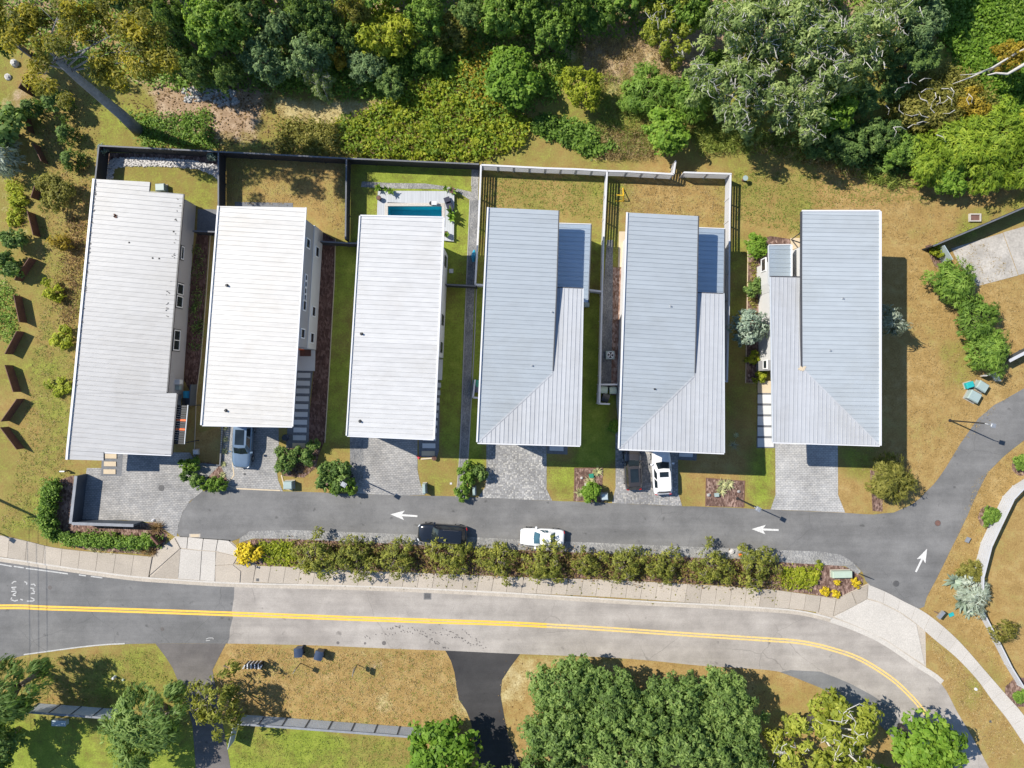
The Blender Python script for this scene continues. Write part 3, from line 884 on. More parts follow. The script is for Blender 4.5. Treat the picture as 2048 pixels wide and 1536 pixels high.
W_UP = [(513, 1131), (600, 1134), (700, 1140), (860, 1146), (1024, 1153), (1211, 1159), (1330, 1165), (1450, 1172), (1536, 1178), (1584, 1184), (1641, 1192)]
W_LO = [(507, 1164), (600, 1167), (700, 1170), (860, 1177), (1024, 1184), (1211, 1193), (1330, 1201), (1450, 1209), (1536, 1214), (1584, 1217), (1636, 1224)]
slab_run(walk, smooth_line(W_UP), smooth_line(W_LO), 38, 0.12, M['concrete'])
for pts in ([(1642, 1192), (1671, 1198), (1665, 1232), (1637, 1224)], [(1672, 1198), (1702, 1184), (1712, 1209), (1666, 1231)], [(1703, 1184), (1735, 1169), (1733, 1197), (1713, 1208)]):
    slab_poly(walk, pts, 0.11, M['concrete'])
slab_poly(walk, [(1733, 1198), (1760, 1205), (1800, 1225), (1832, 1248), (1849, 1330), (1830, 1318), (1770, 1279), (1720, 1255), (1667, 1233), (1724, 1203)], 0.08, M['concrete_new'])
W_UP = [(1736, 1169), (1770, 1183), (1808, 1203), (1845, 1222), (1880, 1248), (1920, 1285), (1970, 1342), (2010, 1388), (2048, 1432), (2110, 1520), (2180, 1640)]
W_LO = [(1734, 1196), (1760, 1204), (1800, 1224), (1832, 1247), (1870, 1280), (1910, 1313), (1952, 1357), (1985, 1402), (2020, 1447), (2072, 1530), (2130, 1650)]
slab_run(walk, smooth_line(W_UP), smooth_line(W_LO), 19, 0.12, M['concrete_new'])

# house drives
sheet('paved_court', [(152, 952), (172, 950), (174, 936), (236, 936), (236, 905), (380, 905), (392, 925), (440, 930), (415, 955), (405, 983), (380, 1002), (365, 1025), (357, 1050), (353, 1075), (330, 1060), (310, 1045), (250, 1040), (188, 1040), (141, 1046)], 0.024, M['pavers_grey'])
sheet('driveway', [(470, 800), (556, 800), (558, 900), (552, 930), (556, 960), (566, 983), (640, 985), (405, 983), (450, 975), (470, 950), (466, 925)], 0.022, M['pavers_grey'])
sheet('driveway', [(727, 800), (835, 800), (835, 940), (840, 965), (850, 990), (780, 991), (712, 987), (722, 975), (727, 960)], 0.022, M['pavers_grey'])
sheet('driveway', [(973, 840), (1093, 840), (1093, 978), (1104, 1001), (955, 996), (970, 975), (973, 955)], 0.022, M['cobbles'])
sheet('driveway', [(1231, 850), (1356, 850), (1356, 985), (1364, 1012), (1224, 1006), (1231, 975)], 0.022, M['cobbles_dark'])
sheet('driveway', [(1550, 840), (1675, 840), (1676, 990), (1690, 1025), (1541, 1019), (1551, 990)], 0.022, M['pavers_light'])
ribbon('paver_edging', [(465, 925), (468, 950), (455, 970), (470, 977), (560, 981)], 0.12, 0, 0.03, M['pad_tan'])
ribbon('paver_edging', [(563, 950), (568, 970), (572, 978), (585, 980)], 0.12, 0, 0.05, M['pad_tan'])

# narrow gravel and paved strips between the plots
sheet('gravel_strip', [(444, 800), (470, 800), (467, 925), (470, 950), (458, 965), (440, 975), (415, 960), (440, 930)], 0.016, M['gravel'])
sheet('gravel_strip', [(700, 860), (727, 860), (727, 930), (700, 928)], 0.016, M['gravel_dark'])
sheet('gravel_strip', [(697, 928), (727, 930), (727, 960), (720, 985), (700, 960)], 0.017, M['gravel'])
sheet('side_path', [(941, 400), (958, 400), (949, 580), (935, 960), (917, 960), (920, 900), (930, 640), (932, 560)], 0.016, M['gravel_dark'])
sheet('side_path', [(917, 940), (935, 940), (930, 995), (912, 994)], 0.018, M['gravel'])
sheet('side_path', [(724, 363), (780, 366), (850, 367), (900, 374), (943, 384), (943, 335), (958, 335), (956, 400), (940, 400), (915, 384), (870, 378), (780, 377), (722, 374)], 0.016, M['gravel'])
sheet('side_path', [(1214, 480), (1226, 480), (1225, 633), (1222, 780), (1196, 780), (1205, 600)], 0.016, M['gravel_dark'])
sheet('gravel_bed', [(1226, 535), (1250, 535), (1245, 640), (1240, 790), (1222, 790), (1225, 633)], 0.018, M['gravel_red'])
for q in (((940, 400), (930, 640), (920, 900), (912, 994)), ((953, 575), (948, 700), (937, 900), (931, 995)), ((945, 335), (943, 372))):
    ribbon('edging_stone', smooth_line(q, 4), 0.1, 0.0, 0.05, M['stone_joint'])
sheet('mulch_bed', [(647, 465), (670, 480), (668, 560), (660, 700), (650, 880), (640, 905), (612, 905), (622, 800), (632, 690), (640, 560)], 0.016, M['mulch_dark'])
ribbon('edging_stone', [(671, 478), (669, 560), (660, 720), (650, 885)], 0.07, 0.0, 0.05, M['pad_tan'])
sheet('mulch_bed', [(394, 468), (418, 470), (408, 620), (398, 760), (384, 790), (368, 760), (380, 560)], 0.016, M['mulch_dark'])
ribbon('edging_stone', [(421, 470), (412, 600), (402, 720), (393, 790), (389, 905)], 0.07, 0.0, 0.05, M['pad_tan'])
sheet('lawn_patch', [(392, 868), (444, 852), (443, 930), (390, 925)], 0.008, M['ground'])
ribbon('planter_kerb', [(391, 905), (391, 926), (442, 930), (447, 852)], 0.14, 0.0, 0.3, M['pad_dark'])
sheet('mulch_bed', [(372, 925), (420, 925), (442, 932), (455, 960), (440, 978), (400, 975), (375, 950)], 0.02, M['mulch'])
sheet('mulch_bed', [(160, 1044), (200, 1050), (270, 1046), (310, 1045), (335, 1068), (330, 1088), (310, 1110), (235, 1105), (170, 1099), (120, 1085), (100, 1040), (112, 962), (148, 950), (140, 1046)], 0.012, M['mulch'])
sheet('mulch_bed', [(556, 896), (600, 892), (640, 900), (632, 935), (608, 955), (566, 952), (553, 930)], 0.018, M['mulch'])
sheet('mulch_bed', [(636, 930), (700, 928), (712, 975), (660, 982), (640, 965)], 0.014, M['mulch'])
sheet('mulch_bed', [(1149, 937), (1206, 937), (1204, 990), (1210, 1004), (1147, 1002)], 0.014, M['mulch'])
sheet('mulch_bed', [(1412, 956), (1489, 962), (1487, 1015), (1411, 1012)], 0.014, M['mulch'])
sheet('mulch_bed', [(1740, 940), (1765, 945), (1765, 1023), (1745, 1022)], 0.014, M['mulch'])
for pts in ([(1149, 1002), (1149, 936), (1206, 936)], [(1411, 1012), (1412, 956), (1489, 962), (1487, 1014)]):
    ribbon('edging_stone', pts, 0.09, 0, 0.06, M['terracotta'])
sheet('mulch_bed', [(1496, 490), (1540, 472), (1580, 478), (1582, 500), (1540, 510), (1518, 580), (1518, 740), (1513, 765), (1490, 765), (1493, 600)], 0.016, M['mulch'])
ribbon('edging_stone', [(1496, 480), (1494, 620), (1491, 766), (1512, 766)], 0.07, 0, 0.05, M['pad_tan'])
sheet('side_path', [(1517, 765), (1552, 765), (1552, 896), (1513, 896)], 0.018, M['pad_dark'])
# long planting bed between lane and sidewalk
MED = [(476, 1090), (500, 1078), (560, 1076), (700, 1082), (860, 1090), (1024, 1098), (1160, 1104), (1300, 1110), (1450, 1117), (1540, 1122), (1640, 1128), (1690, 1132), (1715, 1146), (1733, 1164), (1703, 1183), (1672, 1197), (1641, 1191), (1584, 1183), (1536, 1177), (1450, 1171), (1330, 1164), (1211, 1158), (1024, 1152), (860, 1145), (700, 1139), (600, 1133), (513, 1130), (484, 1114)]
sheet('planting_bed', wobble(MED, 0.8, 18), 0.022, M['mulch'])
sheet('gravel_strip', [(500, 1062), (590, 1060), (700, 1064), (860, 1070), (1024, 1078), (1160, 1084), (1280, 1089), (1400, 1094), (1536, 1099), (1640, 1103), (1680, 1109), (1703, 1122), (1722, 1143), (1715, 1148), (1690, 1132), (1640, 1129), (1540, 1123), (1450, 1118), (1300, 1111), (1160, 1105), (1024, 1099), (860, 1091), (700, 1083), (560, 1077), (505, 1077), (478, 1086), (480, 1076)], 0.036, M['gravel'])
sheet('mulch_bed', [(1850, 492), (1862, 488), (1884, 522), (1884, 545), (1868, 530)], 0.012, M['mulch'])
for c, r in (((2042, 932), 20), ((1978, 1034), 22), ((2040, 1385), 30)):
    sheet('mulch_ring', [(c[0] + r * math.cos(a) * random.uniform(.9, 1.1), c[1] + r * math.sin(a) * random.uniform(.9, 1.1)) for a in [k * math.pi / 8 for k in range(16)]], 0.012, M['mulch'])
# concrete yard in the far north-east plot
yard = setting('concrete_yard')
for pts in ([(1902, 497), (2005, 466), (2036, 551), (1955, 572), (1925, 540)], [(2006, 465), (2110, 435), (2145, 520), (2037, 550)]):
    b = MB(); b.prism([(P(*q).x, P(*q).y) for q in pts], -0.05, 0.03); b.build('slab', M['concrete_stain'], yard)

# stepping slabs beside the second house, third house, last house, and front steps of the first
def step_run(A, B, n, half, mat, z=0.06, last_tan=False, depth=0.1, frac=0.62, group=None):
    pad = setting('slab_path')
    for k in range(n):
        t = k / max(n - 1, 1)
        x = A[0] + (B[0] - A[0]) * t; y = A[1] + (B[1] - A[1]) * t
        pitch = (B[1] - A[1]) / max(n - 1, 1)
        hh = pitch * frac / 2
        pts = [P(x - half, y - hh), P(x + half, y - hh + .3), P(x + half, y + hh + .3), P(x - half, y + hh)]
        b = MB(); b.prism([(p.x, p.y) for p in pts], z - depth, z)
        b.build('slab', M['pad_tan'] if (last_tan and k == n - 1) else mat, pad)
sheet('slate_bed', [(584, 700), (630, 700), (620, 800), (617, 896), (572, 896), (580, 800)], 0.02, M['pad_dark'])
step_run((608, 750.5), (598, 891), 10, 13, M['pad'], last_tan=True)
sheet('slate_bed', [(836, 760), (880, 760), (878, 900), (874, 916), (838, 914)], 0.02, M['pad_dark'])
step_run((869, 770), (856.5, 906.5), 10, 13, M['pad'], last_tan=True)
step_run((1531, 798), (1531, 885), 5, 16, M['pad'], frac=0.8)
b = MB(); b.prism([(P(*q).x, P(*q).y) for q in ((1515, 762), (1550, 762), (1550, 786), (1515, 786))], 0, .07); o = b.build('slab_path', M['pad_tan']); o['kind'] = 'structure'
sheet('slate_bed', [(205, 900), (247, 900), (243, 952), (202, 952)], 0.028, M['pad_dark'])
step_run((222, 912), (220, 943), 3, 12, M['pad_tan'], frac=0.6, z=0.1)
for pts in ([(1099, 888), (1127, 889), (1127, 902), (1099, 901)], [(1358, 900), (1386, 902), (1385, 914), (1358, 913)]):
    c = [(pts[0][0] - 5, pts[0][1]), (pts[1][0] + 8, pts[1][1]), (pts[2][0] + 8, pts[2][1] + 7), (pts[3][0] - 5, pts[3][1] + 6)]
    sheet('slate_bed', c, 0.02, M['pad_dark'])
    b = MB(); b.prism([(P(*q).x, P(*q).y) for q in pts], 0, .06); o = b.build('doorstep', M['pad']); o['kind'] = 'structure'
sheet('patio', [(1238, 463), (1262, 463), (1258, 535), (1236, 534)], 0.03, M['pad_tan'])
sheet('patio', [(1580, 476), (1604, 476), (1604, 492), (1583, 500)], 0.03, M['pad_tan'])
sheet('patio', [(396, 418), (433, 419), (433, 468), (394, 465)], 0.02, M['pad_dark'])
sheet('patio', [(470, 404), (586, 406), (586, 420), (470, 418)], 0.02, M['pad_dark'])

# pool, deck and coping
sheet('pool_deck', [(757, 383), (909, 384), (908, 484), (888, 482), (888, 410), (776, 406), (776, 433), (755, 433)], 0.3, M['deck'], thick=0.3)
sheet('pool_deck', [(755, 433.3), (776.5, 433.3), (776.5, 470), (755, 470)], 0.3, M['concrete_new'], thick=0.3)
pool = thing('swimming_pool', 'rectangular teal swimming pool in the pale deck behind a white-roofed house', 'pool', P(830, 434))
x0, y0, x1, y1 = POOL
b = MB(); b.prism([(P(*q).x, P(*q).y) for q in ((x0, y0), (x1, y0), (x1, y1), (x0, y1))], -1.5, -1.35)
b.build('pool_floor', M['pool_floor'], pool)
b = MB()
a0, a1 = P(x0, y0), P(x1, y1)
b.box(((a0.x + a1.x) / 2, a0.y + 0.06, -0.6), (a1.x - a0.x + 0.24, 0.12, 1.5)); b.box(((a0.x + a1.x) / 2, a1.y - 0.06, -0.6), (a1.x - a0.x + 0.24, 0.12, 1.5))
b.box((a0.x - 0.06, (a0.y + a1.y) / 2, -0.6), (0.12, a0.y - a1.y, 1.5)); b.box((a1.x + 0.06, (a0.y + a1.y) / 2, -0.6), (0.12, a0.y - a1.y, 1.5))
b.build('pool_wall', M['pool_floor'], pool)
b = MB()
b.box(((a0.x + a1.x) / 2, a0.y + 0.16, 0.2), (a1.x - a0.x + 0.6, 0.3, 0.3)); b.box((a1.x + 0.16, (a0.y + a1.y) / 2, 0.2), (0.3, a0.y - a1.y, 0.3)); b.box((a0.x - 0.16, (a0.y + a1.y) / 2, 0.2), (0.3, a0.y - a1.y, 0.3))
b.build('coping', M['concrete_new'], pool)
b = MB(); b.face([(a0.x, a1.y, 0.12), (a1.x, a1.y, 0.12), (a1.x, a0.y, 0.12), (a0.x, a0.y, 0.12)]); b.build('water', M['water'], pool)

# pebble border in the first back yard: real stones, uncountable
def stones(name, poly, n, r0, r1, mat, z=0.02):
    xs = [p[0] for p in poly]; ys = [p[1] for p in poly]
    b = MB(); k = 0
    while k < n:
        x, y = random.uniform(min(xs), max(xs)), random.uniform(min(ys), max(ys))
        if not inside(np.array([x]), np.array([y]), poly)[0]: continue
        k += 1
        p = P(x, y); r = random.uniform(r0, r1); a = random.random() * 6; e = random.uniform(.7, 1)
        top = [(p.x + r * .55 * math.cos(a + t), p.y + r * .55 * e * math.sin(a + t), z + r * .7) for t in (0, 1.25, 2.5, 3.8, 5)]
        bot = [(p.x + r * math.cos(a + t), p.y + r * e * math.sin(a + t), z - .01) for t in (0, 1.25, 2.5, 3.8, 5)]
        b.quads(bot + top, [(5, 6, 7, 8, 9)] + [(i, (i + 1) % 5, 5 + (i + 1) % 5, 5 + i) for i in range(5)])
    o = b.build(name, mat); o['kind'] = 'stuff'
    return o
STB = [(226, 316), (300, 315), (380, 320), (436, 330), (437, 360), (425, 350), (395, 338), (330, 333), (250, 333), (228, 337), (226, 358), (212, 358), (215, 330)]
sheet('gravel_border', STB, 0.012, M['gravel_dark'])
stones('river_pebbles', STB, 1150, 0.07, 0.14, M['stone_pale'])
sheet('mulch_bed', [(212, 305), (437, 312), (437, 332), (380, 320), (300, 315), (226, 316), (213, 330)], 0.009, M['mulch'])
# ------------------------------------------------------------------ houses
def clip_half(poly, nx, ny, d, keep_ge):
    out = []
    n = len(poly)
    for i in range(n):
        a, b = poly[i], poly[(i + 1) % n]
        fa = a[0] * nx + a[1] * ny - d; fb = b[0] * nx + b[1] * ny - d
        if not keep_ge: fa, fb = -fa, -fb
        if fa >= 0: out.append(a)
        if (fa >= 0) != (fb >= 0):
            t = fa / (fa - fb)
            out.append((a[0] + t * (b[0] - a[0]), a[1] + t * (b[1] - a[1])))
    return out

def roof(house, poly, zf, seam, pitch, mat, name='roof', deck=None, thick=0.28, gap=0.2):
    """metal roof plane over a convex outline (sighted plan points at roof height).
    zf(x, y): height; seam: direction of the standing seams; pitch: seam spacing in plan units"""
    top = [P(x, y, zf(x, y)) for x, y in poly]
    b = MB()
    b.prism([(p.x, p.y) for p in top], [p.z - thick for p in top], [p.z - 0.03 for p in top])
    r = b.build(name, deck or M['roof_deck'], house)
    sx, sy = seam; l = math.hypot(sx, sy); sx /= l; sy /= l
    nx, ny = -sy, sx
    ds = [x * nx + y * ny for x, y in poly]
    d0, d1 = min(ds), max(ds)
    n = max(1, round((d1 - d0) / pitch)); st = (d1 - d0) / n
    for k in range(n):
        a, c = d0 + k * st, d0 + (k + 1) * st
        q = clip_half(clip_half(poly, nx, ny, a + gap, True), nx, ny, c - gap, False)
        if len(q) < 3: continue
        tp = [P(x, y, zf(x, y)) for x, y in q]
        b = MB()
        b.prism([(p.x, p.y) for p in tp], [p.z - 0.028 for p in tp], [p.z for p in tp])
        # standing rib along one side of the panel
        e = [(x, y) for x, y in q if abs(x * nx + y * ny - (a + gap)) < 0.02]
        if len(e) >= 2 and k > 0:
            e.sort(key=lambda t: t[0] * sx + t[1] * sy)
            p0, p1 = P(*e[0], zf(*e[0])), P(*e[-1], zf(*e[-1]))
            if (p1 - p0).length > 0.2:
                b.bar(p0 + Vector((0, 0, 0.02)), p1 + Vector((0, 0, 0.02)), 0.03, 0.045)
        b.build('roof_panel', mat, r)
    return r

def trim(roof_o, pts, zf, wd, ht, mat, name='edge_trim', lift=0.02):
    b = MB()
    q = [P(x, y, zf(x, y)) for x, y in pts]
    for i in range(len(q) - 1):
        b.bar(q[i] + Vector((0, 0, lift)), q[i + 1] + Vector((0, 0, lift)), wd, ht)
    return b.build(name, mat, roof_o)

def vent(roof_o, x, y, zf, r=0.1, h=0.3, mat=None):
    p = P(x, y, zf(x, y))
    b = MB(); b.disc((p.x, p.y), r, p.z - 0.02, p.z + h, 10); b.disc((p.x, p.y), r * 1.9, p.z - 0.01, p.z + 0.05, 10, r * 1.2)
    return b.build('vent_pipe', mat or M['black_metal'], roof_o)

def top_under(gx, gy, zf):
    z = 5.0
    for _ in range(4):
        k = H / (H - z)
        z = zf(1024 + (gx - 1024) * k, 768 + (gy - 768) * k)
    return z - 0.22

def walls(house, pts, zf, mat, z0=0.0, z1=None, name='wall'):
    """solid block under the roof from ground plan points"""
    b = MB()
    w_ = [P(*q) for q in pts]
    zt = [top_under(q[0], q[1], zf) if z1 is None else z1 for q in pts]
    b.prism([(p.x, p.y) for p in w_], z0, zt)
    return b.build(name, mat, house)

def window(house, A, B, px, py, z, wd, ht, frame='frame_white', proud=0.05, split=1, name='window', outer=None):
    """window on the wall line A-B (ground plan points), centre sighted at px, py at height z"""
    a, c = P(*A), P(*B)
    d = (c - a).normalized()
    n_ = Vector((d.y, -d.x, 0))
    s = P(px, py, z); s.z = 0
    t = (s - a).dot(d)
    o = a + d * t + Vector((0, 0, z))
    # outward: away from the house middle
    hc = Vector(house.location); hc.z = 0
    if n_.dot(Vector((o.x, o.y, 0)) - hc) < 0: n_ = -n_
    fw = 0.1
    b = MB()
    c0 = o + n_ * (proud / 2)
    def bx(off, zoff, wx, hz, pr, mb, m=0):
        q = c0 + d * off + Vector((0, 0, zoff))
        mb.box(q, (wx, pr, hz), math.atan2(d.y, d.x), m)
    bx(0, ht / 2, wd + fw, fw, proud + .06, b); bx(0, -ht / 2, wd + fw, fw, proud + .06, b)
    bx(wd / 2, 0, fw, ht - fw, proud + .06, b); bx(-wd / 2, 0, fw, ht - fw, proud + .06, b)
    for k in range(1, split): bx(-wd / 2 + wd * k / split, 0, fw * .8, ht - fw, proud + .05, b)
    if outer:
        mb = b
        for off, zo, wx, hz in ((0, ht / 2 + fw * .85, wd + fw * 2.6, fw * .6), (0, -ht / 2 - fw * .85, wd + fw * 2.6, fw * .6), (wd / 2 + fw * .95, 0, fw * .6, ht + fw), (-wd / 2 - fw * .95, 0, fw * .6, ht + fw)):
            bx(off, zo, wx, hz, proud + .02, mb, 1)
    f = b.build(name, [M[frame], M[outer or frame]], house)
    g = MB(); bx(0, 0, wd - fw, ht - fw, 0.03, g); g.build('pane', M['glass'], f)
    return f

def lin(p0, z0, p1, z1):
    """height rising linearly from point p0 to p1"""
    dx, dy = p1[0] - p0[0], p1[1] - p0[1]; l2 = dx * dx + dy * dy
    return lambda x, y: z0 + (z1 - z0) * ((x - p0[0]) * dx + (y - p0[1]) * dy) / l2

# --- first house: low, long, white roof
h1 = thing('house', 'long low house at the west end with white ribbed metal roof and black trellis', 'house', P(290, 650))
z = lin((165, 640), 4.1, (350, 660), 3.7)
SE = (1, 0.088)
ra = roof(h1, [(190, 358), (300, 364), (298, 384), (366, 388), (333, 786), (149, 786)], z, SE, 9.2, M['roof_white'], thick=0.25)
rb = roof(h1, [(149, 786.3), (353, 786.5), (342, 909), (207, 904.5), (137.5, 901)], z, SE, 9.2, M['roof_white'], thick=0.25)
rc = roof(h1, [(137.4, 901.4), (207, 905), (207, 921), (136, 919)], z, SE, 9.2, M['roof_white'], thick=0.25)
trim(ra, [(188.5, 358), (147.6, 786)], z, 0.2, 0.16, M['trim_white'], lift=0.04)
trim(rb, [(147.6, 786), (135.8, 901), (134.5, 919)], z, 0.2, 0.16, M['trim_white'], lift=0.04)
trim(ra, [(367.5, 388), (334.5, 784)], z, 0.12, 0.14, M['trim_dark'], 'gutter', -0.05)
trim(rb, [(354.5, 788), (343.5, 909)], z, 0.12, 0.14, M['trim_dark'], 'gutter', -0.05)
trim(rb, [(209, 905.5), (342, 911)], z, 0.1, 0.2, M['trim_white'], lift=-0.1)
walls(h1, [(240, 392), (392, 411), (368, 745), (366, 790), (362, 800), (360, 880), (200, 872), (190, 840)], z, M['wall_taupe'])
A, B = (392, 411), (368, 745)
window(h1, A, B, 367, 506, 2.2, 1.2, 0.5, 'frame_white', outer='frame_black')
window(h1, A, B, 369, 579, 2.1, 1.0, 1.2, 'frame_white', outer='frame_black')
window(h1, A, B, 366, 604, 2.1, 1.05, 1.2, 'frame_white', outer='frame_black')
window(h1, A, B, 360, 681, 2.1, 1.9, 1.2, 'frame_white', outer='frame_black', split=2)
for x, y in ((347, 463), (318, 517), (305, 516), (258, 485)): vent(ra, x, y, z, 0.05, 0.08)
b = MB()
for k in range(11):
    p = P(230 + random.uniform(-3, 4), 432 + random.uniform(-3, 3), z(230, 432)); b.box((p.x, p.y, p.z + .03), (.14, .1, .05), random.random() * 3)
b.build('leaf_litter', M['corten'], ra)
b = MB()
for k in range(60):
    t_ = random.random() ** 1.3; x, y = 191.5 - t_ * 42 + random.uniform(-.5, 2.5), 362 + t_ * 424; p = P(x, y, z(x, y)); b.box((p.x, p.y, p.z + .02), (random.uniform(.06, .2), random.uniform(.05, .12), .04), random.random() * 3)
for k in range(22):
    t_ = random.random(); x, y = 364 - t_ * 30 - abs(random.gauss(0, 4)), 390 + t_ * 250; p = P(x, y, z(x, y)); b.box((p.x, p.y, p.z + .02), (random.uniform(.05, .22), .07, .04), random.random() * 3)
o = b.build('leaf_litter', M['iron'], ra); o['kind'] = 'stuff'
# electrical boxes on the east wall
for x, y, s_, m_ in ((356, 763, (.5, .45, .7), 'wall_white'), (357, 774, (.35, .4, .5), 'box_grey')):
    b = MB(); p = P(x, y, 1.5); q = P(369, y + 1); b.box((q.x + 0.12, q.y, 1.5), s_); b.box((q.x + .12, q.y, 1.5 + s_[2] / 2 + .02), (s_[0] + .05, s_[1] + .05, .04))
    b.build('meter_box', M[m_], h1)

# --- second house: two storeys
h2 = thing('house', 'two-storey house with warm white roof, grey and white east wall full of small windows', 'house', P(520, 640))
z = lin((420, 640), 6.75, (598, 650), 6.45)
SE = (1, 0.062)
r2 = roof(h2, [(438, 412), (611, 415), (584, 853), (404, 850)], z, SE, 9.3, M['roof_warm'])
trim(r2, [(436.8, 412), (402.8, 850)], z, 0.14, 0.14, M['trim_white'], lift=0.03)
trim(r2, [(612, 415), (585, 853)], z, 0.12, 0.14, M['trim_white'], 'gutter', -0.04)
trim(r2, [(404, 851.2), (584, 854.2)], z, 0.1, 0.2, M['trim_white'], lift=-0.1)
WA, WB = (645, 465), (631, 699)
walls(h2, [(492, 455), WA, WB, (588, 697), (578, 845.5), (468, 842.5)], z, M['wall_grey'], z0=3.02)
walls(h2, [(492, 455), (646.2, 464), (632.2, 699.5), (588, 698), (578, 846), (468, 843)], z, M['wall_white'], z1=3.0)
for x, y, w_, h_ in ((617, 487, .85, 1.1), (610.5, 555, .55, .6), (610, 568.5, .55, .6), (608.5, 581.5, .55, .6), (608, 594.5, .55, .6), (609, 611, .9, .9), (605, 667, .85, 1.1)):
    window(h2, WA, WB, x, y, 4.7, w_, h_)
for x, y, w_, h_ in ((635.5, 504, .95, 1.1), (627.5, 623, .95, 1.1), (624.5, 676, .95, 1.1)):
    window(h2, (646.2, 464), (632.2, 699.5), x, y, 1.75, w_, h_)
b = MB(); b.prism([(P(*q).x, P(*q).y) for q in ((588, 699.5), (631, 700.5), (630, 742), (586, 741))], 0, .14); b.build('porch_slab', M['pad'], h2)
b = MB(); b.box(P(611, 706, 0.16), (1.1, .65, .04)); b.build('door_mat', M['corten'], h2)
b = MB(); b.box((P(600, 697.6).x, P(600, 697.6).y - .1, 1.2), (.95, .08, 2.1)); b.build('door', M['orange'], h2)
for x, y in ((454, 571), (452, 821)): vent(r2, x, y, z, 0.09, 0.25)

# --- third house
h3 = thing('house', 'house with bright white ribbed roof standing right below the teal pool', 'house', P(800, 660))
z = lin((708, 650), 6.55, (877, 655), 6.25)
SE = (1, 0.045)
r3 = roof(h3, [(721, 432), (887, 435.5), (867, 878.5), (694, 871)], z, SE, 9.4, M['roof_bright'])
trim(r3, [(720, 432), (693, 871)], z, 0.12, 0.14, M['trim_white'], lift=0.03)
trim(r3, [(888, 435.5), (868, 878.5)], z, 0.16, 0.14, M['trim_white'], 'gutter', -0.02)
trim(r3, [(694, 872.2), (867, 879.6)], z, 0.1, 0.2, M['trim_white'], lift=-0.1)
trim(r3, [(721, 431), (887, 434.5)], z, 0.12, 0.12, M['trim_white'], lift=0.0)
WA, WB = (896, 512), (886.5, 716)
walls(h3, [(752, 480), (860, 482), WA, WB, (872, 718), (872, 760), (838, 762), (836, 866), (723, 862)], z, M['wall_pale'])
for x, y in ((890, 523), (885.5, 640), (883, 695)): window(h3, WA, WB, x, y, 2.6, .9, 1.3, 'frame_black')
b = MB(); b.prism([(P(*q).x, P(*q).y) for q in ((870, 718), (886, 719), (884, 760), (868, 760))], 0, .12); b.build('porch_slab', M['pad'], h3)
for x, y in ((723, 667.5), (720, 842.5)): vent(r3, x, y, z, 0.09, 0.25)
for y in (490, 503):
    b = MB(); p = P(716, y); b.box((p.x + .2, p.y, .35), (.35, .55, .7)); b.build('meter_box', M['box_blue'], h3)

# --- fourth and fifth house: grey roofs folding along a diagonal valley
def folded(house, main, front, zmain, zfront, lower, seam1, seam2, pitch, zl, mirror=False, lowmat='roof_low', main_mat='roof_grey_dim', front_mat='roof_grey_sunlit'):
    a = roof(house, main, zmain, seam1, pitch, M[main_mat])
    c = roof(house, front, zfront, seam2, pitch * .97, M[front_mat])
    l = [roof(house, q, zl, seam1, pitch, M[lowmat], thick=0.22) for q in lower]
    return a, c, l
h4 = thing('house', 'house with grey folded metal roof between white slat fence and long paved side path', 'house', P(1060, 680))
zm = lambda x, y: 7.4 - 0.07 * ((x - 966) + 0.03 * (y - 650)) / 20
zfr = lambda x, y: 7.4 - 0.07 * ((886 - y) + 0.03 * (x - 955)) / 20
zl = lin((1115, 500), 4.0, (1180, 500), 3.85)
a4, f4, l4 = folded(h4, [(977, 415), (1117, 421), (1113, 560), (1105, 745.5), (955, 884)], [(955.4, 885), (1105.4, 746.5), (1113.4, 575), (1166, 577), (1160, 891)],
    zm, zfr, [[(1113.5, 447), (1182, 449), (1179, 530), (1176.5, 605), (1110, 602)]], (1, 0.048), (0.035, -1), 8.8, zl)
trim(a4, [(975.8, 415), (954, 884)], zm, 0.14, 0.16, M['trim_white'], lift=0.05)
trim(a4, [(1118, 421), (1113.5, 575), (1106, 742)], zm, 0.1, 0.2, M['trim_dark'], lift=-0.06)
trim(f4, [(955, 886.5), (1160, 892.3)], zfr, 0.1, 0.2, M['trim_white'], lift=-0.05)
trim(f4, [(1166.8, 577), (1160.8, 891)], zfr, 0.08, 0.2, M['trim_grey'], lift=-0.06)
trim(f4, [(1113.4, 574.4), (1166, 576.4)], zfr, 0.08, 0.25, M['trim_dark'], lift=-0.1)
trim(f4, [(956, 884.5), (1105, 746.5)], zm, 0.12, 0.03, M['roof_grey_sunlit'], 'valley_flashing', lift=0.01)
trim(l4[0], [(1182.6, 449), (1177, 605)], zl, 0.1, 0.16, M['trim_dark'], 'gutter', lift=-0.04)
trim(l4[0], [(1113.5, 446.4), (1182, 448.4)], zl, 0.08, 0.16, M['trim_white'], lift=-0.02)
walls(h4, [(986, 475), (1100, 480), (1096, 745), (980, 838)], zm, M['wall_white'])
walls(h4, [(984, 845), (1096, 745), (1098, 600), (1146, 600), (1140, 872), (986, 869)], zfr, M['wall_white'], z1=5.9)
walls(h4, [(1104, 470), (1162, 472), (1158, 606), (1102, 604)], zl, M['wall_white'])
for x, y in ((1112, 624), (1064, 731)): vent(a4, x - (8 if x > 1100 else 0), y, zm, 0.06, 0.16, M['galv'])
b = MB(); p = P(1172, 611); b.box((p.x, p.y, .4), (.5, .4, .8)); b.build('meter_box', M['box_grey'], h4)

